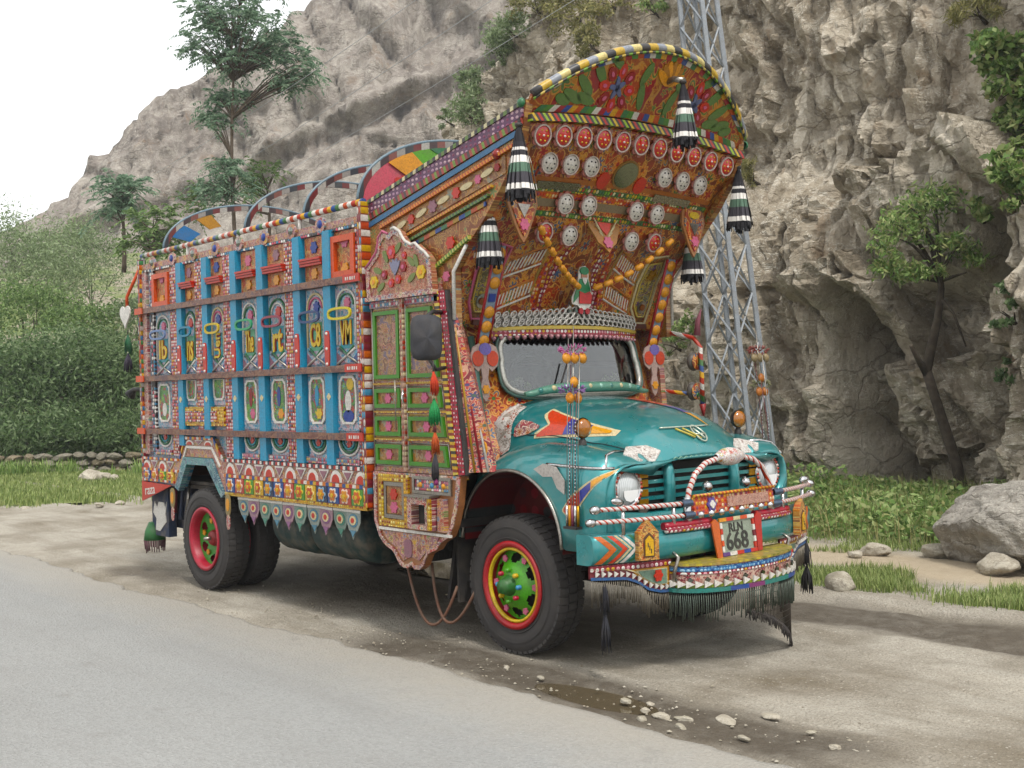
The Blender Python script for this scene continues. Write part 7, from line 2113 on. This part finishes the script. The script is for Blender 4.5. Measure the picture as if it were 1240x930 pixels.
def bdecal(name, quads, mat, off):
    m_ = MB()
    for q in quads:
        n_ = 5
        (a, b, c, d) = q
        for i in range(n_):
            for j in range(n_):
                g = lambda u, v: ((a[0] * (1 - u) + b[0] * u) * (1 - v) + (d[0] * (1 - u) + c[0] * u) * v, (a[1] * (1 - u) + b[1] * u) * (1 - v) + (d[1] * (1 - u) + c[1] * u) * v)
                m_.add([b_face(*g((i + p) / n_, (j + r_) / n_), off) for p, r_ in ((0, 0), (1, 0), (1, 1), (0, 1))], [(0, 1, 2, 3)], 0, True)
    return m_.build(name, mat, bump)
for s_ in (-1, 1):
    for y0, mt, w_ in ((1.17, flat('#c8652a', .4), .05), (1.11, DGREEN, .02), (1.08, flat('#c8442a', .4), .035), (1.035, CREAM, .02), (1.0, WHITE, .03), (.94, DGREEN, .025), (.89, flat('#b0263a', .4), .035)):
        q = []
        for (za, zb, da, db) in ((.755, .845, 0, -.09), (.845, .932, -.09, 0)):
            q.append(((s_ * (y0 + da), za), (s_ * (y0 + db), zb), (s_ * (y0 + db - w_), zb), (s_ * (y0 + da - w_), za)))
        bdecal('bumper_chevron', q, mt, .003)
    # little niche houses
    yc = s_ * .83
    X0 = bp_x(.83) + .052
    nh = [(-.075, -.13), (.075, -.13), (.075, .05), (0, .13), (-.075, .05)]
    c = Vector((X0, yc, .895)); tz_ = R(-18 * s_)
    ni = MB().prism(nh, (0, 0, 0), (0, 1, 0), (0, 0, 1), (1, 0, 0), .05).build('niche_box', m_folk('niche_paint', 'front', 20, '#b07a3a', ['#c87a2c', '#b8482a', '#d0a858', '#8a5a3a'], '#d8b878'), truck, c, (0, 0, -tz_))
    MB().prism([(-.04, -.11), (.04, -.11), (.04, .015), (0, .05), (-.04, .015)], (.0505, 0, 0), (0, 1, 0), (0, 0, 1), (1, 0, 0), .004).build('niche_back', flat('#5a3a24', .5), ni)
    MB().prism([(-.03, -.10), (.03, -.10), (.03, .0), (0, .03), (-.03, .0)], (.0548, 0, 0), (0, 1, 0), (0, 0, 1), (1, 0, 0), .006).build('niche_gold', flat('#d8a820', .4), ni)
    for q in range(3): MB().prism(rect(-.012 + .012 * q, -.03 - .02 * q, .006, .03), (.061, 0, 0), (0, 1, 0), (0, 0, 1), (1, 0, 0), .002).build('niche_mark', BLACK, ni)
    # red lamp bars on top of the bumper
    lb = MB(); yy = np.linspace(.24, .68, 10)
    P_ = [Vector((bp_x(y) + .04, s_ * y, .965)) for y in yy]
    lb.tube(P_, .026, 10); lbo = lb.build('lamp_bar', flat('#a8273c', .35), truck)
    m_ = MB(); m_.tube([p + Vector((.024, 0, -.028)) for p in P_], .018, 8); m_.build('lamp_bar_beads', BEADF, lbo)
    # double chrome bars wound with red
    STRB = m_stripes('wound_bar' + str(s_), 'front', 0, .014, ['#d8d4d0', '#b04a3c', '#c8c0bc'], .9, .22)
    for z, y1, y0 in ((1.105, 1.17, .50), (1.025, 1.20, .48)):
        P_ = [(bp_x(y) + .06, s_ * y, z) for y in np.linspace(y0, y1, 14)]
        bb = MB().tube(P_, .016, 10).build('guard_bar', STRB, truck)
        MB().lathe([(0, -.04), (.024, -.03), (.03, 0), (.024, .03), (0, .045)], P_[-1], (0, s_, 0), 14).build('guard_bar_end', CHROME, bb)
        MB().lathe([(.024, -.05), (.026, 0), (.024, .05)], P_[0], (0, 1, 0), 14).build('guard_bar_sleeve', flat('#5a6a80', .3, .6), bb)
    for y in (.60, .98):
        MB().tube([(bp_x(y) + .05, s_ * y, .935), (bp_x(y) + .05, s_ * y, 1.09)], .014, 8).build('guard_post', CHROME, truck)
    MB().lathe([(0, -.05), (.02, -.04), (.026, 0), (.02, .04), (0, .06)], (bp_x(1.0) + .05, s_ * 1.02, 1.15), (0, s_, .2), 12).build('guard_knob', CHROME, truck)
# centre hoop
HP = [(1.16, -.455, .93), (1.16, -.46, 1.06), (1.16, -.44, 1.18), (1.16, -.37, 1.29), (1.16, -.26, 1.355), (1.16, -.12, 1.38), (1.16, 0, 1.385), (1.16, .12, 1.38), (1.16, .26, 1.355), (1.16, .37, 1.29), (1.16, .44, 1.18), (1.16, .46, 1.06), (1.16, .455, .93)]
hoop_o = MB().tube(HP, .020, 10).build('bull_bar', m_stripes('wound_hoop', 'front', 0, .015, ['#dcd4d0', '#b04a3c', '#c8c0bc'], .8, .22), truck)
for y in (-.457, .457): MB().tube([(1.16, y, .928), (1.16, y, 1.14)], .030, 10).build('bull_bar_sleeve', CHROME, hoop_o)
MB().lathe([(.022, -.15), (.036, -.12), (.058, -.06), (.064, 0), (.058, .06), (.036, .12), (.022, .15)], (1.16, .0, 1.386), (0, 1, 0), 18).build('bull_bar_ball', m_folk('ball_tin', 'front', 22, '#c8b8b4', ['#d8ccc8', '#b8584a', '#8a86b0', '#e0dcd8', '#a89a3a'], '#e8e4e0'), hoop_o)
for y in (-.2, .22):
    MB().lathe([(0, -.04), (.03, -.026), (.04, 0), (.03, .026), (0, .04)], (1.12, y, 1.19), (0, 0, 1), 16).build('chrome_ball', CHROME, truck)
pq = MB().prism([(-.44, .0), (.44, .0), (.44, .125), (-.44, .125)], (1.185, 0, 1.015), (0, 1, 0), (-.1, 0, .99), (1, 0, .1), .02).build('front_plaque', BEADFO, truck)
MB().prism(rect(.14, .068, .46, .07), (1.2055, 0, 1.015), (0, 1, 0), (-.1, 0, .99), (1, 0, .1), .008).build('plaque_window', m_folk('plaque_tin', 'front', 30, '#9a6a5a', ['#a87a6a', '#8a5a50', '#b89080'], '#c8a898'), pq)
MB().prism(petalled(-.26, .065, .05, 6), (1.2055, 0, 1.015), (0, 1, 0), (-.1, 0, .99), (1, 0, .1), .010).build('plaque_motif', flat('#5a4a8a', .4), pq)
MB().prism(petalled(-.26, .065, .028, 4), (1.216, 0, 1.015), (0, 1, 0), (-.1, 0, .99), (1, 0, .1), .008).build('plaque_motif', WHITE, pq)
MB().tube([(1.20, -.44, 1.147), (1.20, .44, 1.147)], .011, 6).build('plaque_edge', m_stripes('plq', 'front', 0, .02, ['#d8a83a', '#b84a2a'], .5), pq)
for k in range(8):
    MB().lathe([(.026, 0), (.022, .016), (.012, .025), (0, .028)], (1.205, -.38 + k * .109, 1.02), (1, 0, .1), 14).build('chrome_boss', CHROME, pq)
# number plate
np_o = MB().prism([(-.19, -.125), (.19, -.125), (.19, .125), (-.19, .125)], (1.20, .0, .845), (0, 1, 0), (-.12, 0, .99), (.99, 0, .12), .012).build('number_plate', flat('#8f9a8a', .45), truck)
FR = dict(O=(1.2125, 0, .846), U=(0, 1, 0), V=(-.12, 0, .99), N=(.99, 0, .12))
def plate_bit(name, pts, mat, t_=.012): return MB().prism(pts, FR['O'], FR['U'], FR['V'], FR['N'], t_).build(name, mat, np_o)
for i in range(5):
    a = -.19 + .076 * i
    plate_bit('plate_border', [(a, .105), (a + .075, .105), (a + .075, .13), (a, .13)], (MARI, RED, CREAM, ORANGE, WHITE)[i])
    plate_bit('plate_border', [(a, -.13), (a + .075, -.13), (a + .075, -.105), (a, -.105)], (PURP, WHITE, RED, NAVY, RED)[i])
plate_bit('plate_wing', [(-.195, -.15), (-.195, .10), (-.235, .13), (-.275, .11), (-.245, -.15)], flat('#c8622c', .42))
plate_bit('plate_wing', [(.195, -.13), (.195, .10), (.235, .145), (.275, .12), (.245, -.13)], flat('#b03a34', .42))
for i in range(5): plate_bit('plate_border', [(.165, -.10 + .04 * i), (.188, -.10 + .04 * i), (.188, -.063 + .04 * i), (.165, -.063 + .04 * i)], (RED, WHITE, MAROON, WHITE, RED)[i]); plate_bit('plate_border', [(-.188, -.10 + .04 * i), (-.165, -.10 + .04 * i), (-.165, -.063 + .04 * i), (-.188, -.063 + .04 * i)], (WHITE, ORANGE, WHITE, RED, WHITE)[i])
for st, sz, dz, bo in (('RLN', .085, .055, .0015), ('668', .165, -.04, .003)):
    me = text_mesh(st, sz, .002, flat('#23241f', .5), bo)
    link('lettering', me, np_o, Vector((1.2145 - .12 * dz, -.01, .846 + dz)), (PI / 2 - R(7), 0, PI / 2))
MB().box(1.19, 1.23, -.20, .24, .69, .715).build('plate_shelf', BEADF, truck)
# step in front of the bumper
def half(a, b, n=28, k=1.0): return [(1.10 + b * k * math.sin(PI * i / n) ** .8, -a * math.cos(PI * i / n)) for i in range(n + 1)]
def tier(name, a, b, z0, z1, mat, parent=None):
    m_ = MB(); m_.prism(half(a, b), (0, 0, z0), (1, 0, 0), (0, 1, 0), (0, 0, 1), z1 - z0)
    return m_.build(name, mat, parent or truck)
step = tier('front_step', .60, .30, .55, .70, m_folk('step_bands', 'front', 20, '#7a2f3a', ['#8a3a44', '#b0625a', '#6a2a34', '#c8a89a'], '#c8b0a0'))
tier('step_top', .615, .312, .7005, .715, m_dots('step_top', 'top', .06, .06, '#9a8a4a', ['#b8a84a', '#7f7a34', '#a8905a'], .35), step)
tier('step_band', .608, .308, .662, .692, m_dots('step_blue', 'front', .022, .022, '#3a6a9a', ['#6fa0c8', '#2f4f8a', '#9ac0d8'], .4), step)
tier('step_band', .607, .307, .645, .658, BEADF, step)
tier('step_band', .615, .318, .556, .574, flat('#8a9a3a', .45), step)
tier('step_band', .628, .335, .528, .555, m_stripes('step_foot', 'front', 0, .16, ['#2f7a72', '#2f7a72', '#35508f', '#7a3a6a']), step)
for i in range(1, 22):
    t_ = PI * i / 22
    p = Vector((1.10 + .322 * math.sin(t_) ** .8, -.62 * math.cos(t_), .548))
    a = math.atan2(-.62 * math.sin(t_), .26 * math.cos(t_) + 1e-6)
    tg = Vector((.26 * math.cos(t_), .62 * math.sin(t_), 0)).normalized(); nn = Vector((tg.y, -tg.x, 0))
    MB().prism([(-.03, -.0), (.03, .024), (-.03, .048)], p + Vector((0, 0, .012)) + nn * .004, tg, (0, 0, 1), nn, .012).build('step_triangle', WHITE, step)
    if i % 2:
        MB().prism([(-.022, 0), (0, .018), (.022, 0), (0, -.018)], p + Vector((0, 0, .062)) - nn * .010, tg, (0, 0, 1), nn, .012).build('step_mirror', MIRR, step)
for s_ in (-1, 1):
    MB().tube([(1.13, s_ * .60, .80), (1.20, s_ * .61, .76), (1.17, s_ * .615, .66), (1.16, s_ * .615, .56)], .013, 7).build('step_bracket', STEEL, step)
# aprons below the bumper at both sides
def apx(y): return bp_x(y) + .01
AP_Y = np.linspace(.60, 1.18, 20)
def ap_z(y): return lerp_tab(y, [.60, .68, .78, .86, .94, 1.18], [.535, .535, .56, .615, .645, .66])
for s_ in (-1, 1):
    m_ = MB(); k = len(AP_Y)
    m_.add([(apx(y), s_ * y, .744) for y in AP_Y] + [(apx(y), s_ * y, ap_z(y)) for y in AP_Y] + [(apx(y) - .012, s_ * y, ap_z(y)) for y in AP_Y] + [(apx(y) - .012, s_ * y, .744) for y in AP_Y],
           [((r_ % 4) * k + i, (r_ % 4) * k + i + 1, ((r_ + 1) % 4) * k + i + 1, ((r_ + 1) % 4) * k + i) for r_ in range(4) for i in range(k - 1)], 0, False)
    ap = m_.build('bumper_apron', flat('#7a3038', .5), truck)
    def ap_strip(name, f0, f1, mat, off, ya=.60, yb_=1.18):
        yy = np.linspace(ya, yb_, 20); k = len(yy)
        m_ = MB(); m_.add([(apx(y) + off, s_ * y, f0(y)) for y in yy] + [(apx(y) + off, s_ * y, f1(y)) for y in yy], [(i, i + 1, k + i + 1, k + i) for i in range(k - 1)], 0, False)
        o = m_.build(name, mat, ap); md = o.modifiers.new('t', 'SOLIDIFY'); md.thickness = .006; md.offset = 0
        return o
    ap_strip('apron_beads', lambda y: .705, lambda y: .742, BEADF, .006)
    ap_strip('apron_hem', lambda y: ap_z(y) - .006, lambda y: ap_z(y) + .012, flat('#3a5f8f', .45), .008)
    ap_strip('apron_hem', lambda y: ap_z(y) + .058, lambda y: ap_z(y) + .066, CREAM, .006)
    fr_o = [(.62, .70), (.90, .70), (.87, .66), (.78, .60), (.70, .575), (.62, .575)]
    fr = lambda sc: [(s_ * (.74 + (y - .74) * sc), .642 + (z - .642) * sc) for y, z in fr_o]
    for sc, mt, o_ in ((1.0, flat('#b8862c', .42), .008), (.84, CREAM, .014), (.76, flat('#6f8a78', .45), .019)):
        m_ = MB(); P_ = [(apx(abs(y)) + o_, y, z) for y, z in fr(sc)]; k = len(P_)
        m_.add(P_ + [(x - .006, y, z) for x, y, z in P_], [tuple(range(k)), tuple(range(k, 2 * k))[::-1]] + [(i, (i + 1) % k, k + (i + 1) % k, k + i) for i in range(k)])
        m_.build('apron_picture', mt, ap)
    MB().prism(petalled(0, 0, .042, 6), (apx(.72) + .02, s_ * .72, .648), (0, 1, 0), (0, 0, 1), (1, 0, 0), .01).build('apron_flower', flat('#c0392b', .42), ap)
    for i, y in enumerate(np.linspace(.64, 1.14, 13)):
        MB().prism([(-.016, -.018), (.018, 0), (-.016, .018)], (apx(y) + .009, s_ * y, ap_z(y) + .034), (0, 1, 0), (0, 0, 1), (1, 0, 0), .010).build('apron_triangle', WHITE, ap)
    # chain fringe
    m_ = MB()
    for y in np.linspace(.61, 1.17, 44):
        l = random.uniform(.12, .19)
        m_.tube([(apx(y), s_ * y, ap_z(y)), (apx(y) + .004, s_ * y + random.uniform(-.006, .006), ap_z(y) - l * .5), (apx(y), s_ * y, ap_z(y) - l)], [.003, .004, .006], 4)
    m_.build('chain_fringe', flat('#7a7468', .4, .7), ap)
m_ = MB()
for i in range(90):
    t_ = PI * (i + .5) / 90
    x, y = 1.09 + .328 * math.sin(t_) ** .8, -.62 * math.cos(t_)
    l = random.uniform(.13, .20)
    m_.tube([(x, y, .53), (x + .004, y + random.uniform(-.006, .006), .53 - l * .5), (x, y, .53 - l)], [.003, .004, .006], 4)
m_.build('chain_fringe', flat('#5f6a60', .4, .6), step)
# long net of chains hanging from the far half of the step
m_ = MB(); NN = 56
tips = []
for i in range(NN):
    t_ = PI * (.42 + .56 * i / (NN - 1))
    x, y = 1.09 + .30 * math.sin(t_) ** .8, -.60 * math.cos(t_)
    f = i / (NN - 1)
    l = .18 + (.34 * (f / .72) ** 1.4 if f < .72 else .34 * (1 - (f - .72) / .28 * .75))
    tips.append((x, y, .53 - l))
    m_.tube([(x, y, .53), (x, y, .53 - l)], .0035, 4)
for q in range(11):
    h = .53 - .04 * (q + 1)
    for i in range(NN - 1):
        a, b = tips[i], tips[i + 1]
        if h > max(a[2], b[2]): m_.tube([(a[0], a[1], h), (b[0], b[1], h)], .0025, 4)
net = m_.build('chain_net', flat('#4a443e', .5, .5), step)
m_ = MB()
for (x, y, z) in tips:
    for q in range(3): m_.tube([(x, y, z + .03), (x + random.uniform(-.01, .01), y + random.uniform(-.012, .012), z - random.uniform(.01, .05))], [.006, .003], 4)
m_.tube([(x, y, z + .012) for x, y, z in tips], .006, 5)
m_.build('net_hem', flat('#3a3634', .9), step)

# ---------------- far mirror, whips, near mirror
ARMM = m_stripes('mirror_arm', 'side', 1, .05, ['#d8d4cc', '#b03a2a', '#d0a030', '#2f4f8a', '#3f6f3a', '#a83a2a'], .7)
fa = MB().tube([(-.62, 1.12, 2.36), (-.35, 1.18, 2.33), (-.14, 1.21, 2.28), (-.08, 1.22, 2.20), (-.07, 1.22, 1.95), (-.07, 1.22, 1.72)], .020, 8).build('mirror_arm', ARMM, truck)
MB().tube([(-.66, 1.12, 1.87), (-.40, 1.17, 1.83), (-.10, 1.21, 1.80)], .018, 8).build('mirror_brace', ARMM, fa)
for (x, z) in ((-.16, 2.08), (-.17, 1.83)):
    MB().lathe([(0, -.05), (.05, -.045), (.075, -.02), (.08, 0), (.075, .008), (0, .010)], (x, 1.22, z), (-1, 0, 0), 20).build('round_mirror', flat('#4a4540', .5), fa)
    MB().lathe([(.072, 0), (.05, .01), (0, .012)], (x + .05, 1.22, z), (1, 0, 0), 18).build('mirror_back', FOLK_F, fa)
MB().tube([(-.11, 1.22, 2.30), (-.10, 1.22, 2.42), (-.06, 1.22, 2.52)], [.03, .022, .004], 8).build('mirror_plume', flat('#8a4a5a', .6), fa)
MB().tube([(-.07, 1.22, 1.72), (-.06, 1.22, 1.62)], [.03, .008], 8).build('mirror_drop', DRED, fa)
for s_ in (-1, 1):
    wb = MB().box(.64, .76, s_ * 1.06 - .05, s_ * 1.06 + .05, .955, .972).build('whip_bracket', BLACK, truck)
    for q in range(5):
        y = s_ * (1.075) ; x = .645 + .026 * q
        z1 = (2.22, 2.15, 2.30, 1.95, 2.10)[q]
        MB().tube([(x, y, .972), (x, y, 1.11)], .010, 8).build('whip_socket', (CHROME, MARI, flat('#8a4a5a', .4), CHROME, GOLD)[q], wb)
        MB().tube([(x, y, 1.11), (x - .01, y - s_ * .03, 1.6), (x - .03, y - s_ * .08, z1)], .0032, 5).build('whip_rod', (STEEL, flat('#6a3038', .5))[q % 2], wb)
        for j in range(22): 
            if q in (1, 3): MB().lathe([(0, -.007), (.007, 0), (0, .007)], (x - .0003 * j, y - s_ * .0013 * j, 1.13 + j * .025), (0, 0, 1), 6).build('whip_bead', CHROME, wb)
    for z, mt, mt2, n_ in ((2.115, flat('#b86a98' if s_ < 0 else '#8a4a44', .7), flat('#d9921e' if s_ < 0 else '#8a7a5a', .5), 3), (1.955, None, flat('#d9921e' if s_ < 0 else '#a8662a', .5), 1), (1.85, flat('#8a6aa0' if s_ < 0 else '#7a7a5a', .7), flat('#c9821e' if s_ < 0 else '#a8662a', .5), 2)):
        c = Vector((.67, s_ * (1.075 - .055 * (z - .97)), z))
        if mt:
            m_ = MB()
            for j in range(60):
                d = Vector(unit(1)[0]); p = c + Vector((d.x * .05, d.y * .10, d.z * .022 + .022))
                m_.tube([p, p + Vector((d.x, d.y, d.z + .3)) * .022], [.007, .002], 4)
            m_.build('whip_blossom', mt, wb)
        for j in range(n_):
            MB().lathe([(0, -.012), (.034, -.008), (.038, 0), (.02, .014), (0, .018)], c + Vector((.02, (j - (n_ - 1) / 2) * .075, -.03)), (1, 0, .1), 14).build('whip_marigold', mt2, wb)
# near mirror wrapped in dark cloth
m_ = MB()
for i in range(13):
    for j in range(13):
        u, v = i / 12 * 2 - 1, j / 12 * 2 - 1
m_.lathe([(0, -.055), (.12, -.05), (.155, -.02), (.16, 0), (.155, .02), (.12, .045), (0, .05)], (0, 0, 0), (1, 0, 0), 24, sx=1.0, sy=1.0)
mc = m_.mesh('mirror_cover', flat('#34353a', .75, wear=.1))
co = np.empty(len(mc.vertices) * 3, np.float32); mc.vertices.foreach_get('co', co); co = co.reshape(-1, 3)
y_, z_ = co[:, 1].copy(), co[:, 2].copy()
r_ = np.maximum(np.sqrt(y_ ** 2 + z_ ** 2), 1e-6); th = np.arctan2(z_, y_)
sq = (np.abs(np.cos(th)) ** 5 + np.abs(np.sin(th)) ** 5) ** (-1 / 5)
co[:, 1], co[:, 2] = r_ * sq * np.cos(th), r_ * sq * np.sin(th) * 1.02
co[:, 0] += .008 * np.sin(th * 5 + r_ * 40)
mc.vertices.foreach_set('co', co.ravel()); mc.update()
mir = link('side_mirror', mc, truck, (-.40, -1.42, 2.27), (0, R(4), R(-28)), (1, .72, 1))
MB().tube([(-.47, -1.2, 2.46), (-.42, -1.34, 2.46), (-.40, -1.40, 2.43), (-.40, -1.41, 2.40)], .016, 8).build('mirror_bracket', BLACK, truck)
MB().tube([(-.44, -1.2, 2.06), (-.40, -1.34, 2.04), (-.40, -1.40, 2.12)], .014, 8).build('mirror_bracket', BLACK, truck)

# ================================================================ THINGS THAT HANG FROM THE TRUCK
def m_tassel():
    t = NT('tassel_cloth', .9)
    z = t.xyz()[2]
    f = t.math('DIVIDE', t.math('MULTIPLY', z, -1.0), .44)
    t.color(t.ramp(f, [(0, '#1d1b20'), (.22, '#29272c'), (.30, '#cfcbc6'), (.34, '#2a282c'), (.42, '#d6d2cc'), (.52, '#4f6a58'), (.66, '#39363c'), (.82, '#d2cec8'), (.90, '#17161a')], True))
    return t.mat
m_ = MB()
for j in range(110):
    a = 2 * PI * j / 110 * 7.013
    q = random.uniform(.55, 1.0); l = .44 * random.uniform(.9, 1.06); wv = random.uniform(-.012, .012)
    rr = lambda t_: q * (.012 + .095 * t_ ** .8) * (1 + .10 * math.cos(5 * a))
    P_ = []
    for i in range(6):
        t_ = i / 5
        P_.append((rr(t_) * math.cos(a + wv * 9 * t_), rr(t_) * math.sin(a + wv * 9 * t_), -l * t_ + .01 * math.sin(8 * t_ + j)))
    w_ = .008
    tg = (-math.sin(a), math.cos(a))
    vs = []
    for i, p in enumerate(P_):
        ww = w_ * (.4 + .9 * i / 5)
        vs += [(p[0] - tg[0] * ww, p[1] - tg[1] * ww, p[2]), (p[0] + tg[0] * ww, p[1] + tg[1] * ww, p[2])]
    m_.add(vs, [(2 * i, 2 * i + 1, 2 * i + 3, 2 * i + 2) for i in range(5)], 0, True)
m_.lathe([(.008, 0), (.03, -.1), (.055, -.25), (.06, -.36), (0, -.36)], n=14)
TM = m_.mesh('tassel_skirt', m_tassel())
KM = MB().lathe([(0, .02), (.022, .012), (.028, 0), (.022, -.012), (0, -.02)], n=12).mesh('knot', BLACK)
def tassel(label, loc, sc=1.0, rz=0, hook=None):
    e = empty('cloth_tassel', loc, label, 'tassel', 'cloth tassels on the crest')
    link('tassel_skirt', TM, e, None, (0, 0, rz), (sc, sc, sc)); link('knot', KM, e, (0, 0, .012))
    if hook: MB().tube([(0, 0, .02), tuple(Vector(hook) - Vector(loc))], .006, 5).build('cord', BLACK, e)
    return e
tassel('black tassel with white and green bands hanging from the middle of the arched crest board', (.78, .06, 4.06), 1.0, .3, (.66, .06, 4.12))
MB().tube([(.63, .05, 4.10), (.70, .05, 4.11), (.79, .06, 4.08)], .022, 8).build('crest_hook', STEEL, truck)
tassel('black tassel with white and green bands at the crest corner above the door side', (.42, -1.22, 3.65), 1.08, .9, (.40, -1.19, 3.72))
tassel('black tassel with white and green bands at the crest corner beside the steel tower', (.40, 1.17, 3.62), 1.08, 2.0, (.38, 1.15, 3.72))
tassel('black tassel with white and green bands hanging above the near marigold strut', (-.05, -1.11, 3.24), 1.05, 1.4, (-.05, -1.12, 3.28))
tassel('black tassel with white and green bands hanging above the far marigold strut', (-.05, 1.10, 3.22), 1.05, .2, (-.05, 1.12, 3.28))
def strand_tassel(name, label, top, segs, group=None):
    """segs: (length, radius, material)"""
    e = empty(name, top, label, 'tassel', group)
    z = 0
    for (l, r_, mt) in segs:
        m_ = MB()
        if r_ < .012: m_.tube([(0, 0, z), (0, 0, z - l)], r_, 6)
        else:
            for j in range(34):
                a = random.uniform(0, 2 * PI); q = r_ * random.uniform(.35, 1)
                m_.tube([(0, 0, z), (q * .8 * math.cos(a), q * .8 * math.sin(a), z - l * .45), (q * math.cos(a), q * math.sin(a), z - l * random.uniform(.8, 1.05))], [.006, .006, .003], 4)
        m_.build('strand_tuft' if r_ > .012 else 'cord', mt, e)
        z -= l * .92
    return e
strand_tassel('thread_tassel', 'long thread tassel with red and green tufts hanging under the wrapped mirror', (-.30, -1.44, 2.10), [(.08, .006, BLACK), (.17, .042, flat('#c0422a', .8)), (.04, .014, CREAM), (.19, .045, flat('#1f8a4a', .7)), (.06, .014, MAROON), (.16, .032, flat('#b8542a', .8)), (.20, .03, flat('#2a2a34', .8)), (.05, .02, flat('#8a3a6a', .8))])
strand_tassel('thread_tassel', 'green and dark thread tassel hanging at the truck tail', (-5.90, -1.29, 2.62), [(.05, .006, BLACK), (.22, .045, flat('#1f5a3a', .7)), (.20, .05, flat('#2f2a3a', .8))])
hp = [(0, -.12)] + [(.12 * math.sin(t_) ** 3, .10 * (.8125 * math.cos(t_) - .3125 * math.cos(2 * t_) - .125 * math.cos(3 * t_) - .0625 * math.cos(4 * t_))) for t_ in np.linspace(PI * .95, -PI * .95, 24)]
ht = tag(MB().side([(x, z) for x, z in hp[1:]], -.008, .008).build('heart_plate', WHITE, loc=(-5.93, -1.30, 2.78), scale=(1.1, 1, 1.35)), 'white heart shaped plate hanging at the truck tail', 'plate')
strand_tassel('black_tassel', 'long black cloth tassel hanging from the bumper apron beside the front wheel', (.98, -1.08, .68), [(.04, .006, BLACK), (.22, .035, flat('#20222a', .9)), (.26, .04, flat('#20222a', .9))])
strand_tassel('black_tassel', 'long black cloth tassel hanging from the bumper apron on the cliff side', (.98, 1.14, .70), [(.04, .006, BLACK), (.20, .045, flat('#1a1a1c', .9)), (.22, .06, flat('#1a1a1c', .9))])
# marigold garlands
gb = MB().lathe([(0, -.042), (.018, -.036), (.026, -.02), (.022, 0), (.026, .02), (.018, .036), (0, .042)], n=12).mesh('marigold_bead', flat('#dd9518', .5))
gs = MB().lathe([(.006, 0), (.004, .006), (0, .008)], n=6).mesh('bead_stud', WHITE)
for s_, lab in ((-1, 'marigold bead garland draped from the crest on the door side'), (1, 'marigold bead garland draped from the crest on the cliff side')):
    A, B = Vector((.08, s_ * .74, 3.07)), Vector((-.20, s_ * .07, 2.66))
    e = empty('bead_garland', A, lab, 'garland', 'marigold garlands')
    n_ = 8
    pts = [A.lerp(B, i / n_) - Vector((0, 0, .06 * math.sin(PI * i / n_))) - A for i in range(n_ + 1)]
    MB().tube(pts, .004, 5).build('cord', flat('#8a4a1a', .8), e)
    for i in range(n_):
        p = (pts[i] + pts[i + 1]) / 2; d = (pts[i + 1] - pts[i]).normalized()
        o = link('marigold_bead', gb, e, p, d.to_track_quat('Z', 'Y').to_euler())
        link('bead_stud', gs, o, (.012, 0, 0))

# ---------------- thin summer haze between here and the mountain
def m_haze():
    t = NT('haze_air')
    t.nt.nodes.remove(t.b)
    v = t.node('ShaderNodeVolumePrincipled')
    v.inputs['Color'].default_value = (.86, .90, .95, 1)
    v.inputs['Density'].default_value = 0.0009
    v.inputs['Anisotropy'].default_value = 0.2
    t.nt.links.new(v.outputs[0], t.out.inputs['Volume'])
    return t.mat
tag(MB().box(-160, 60, -60, 140, -3, 62).build('haze', m_haze()), 'thin pale haze in the air over the whole roadside', 'haze', kind='stuff')
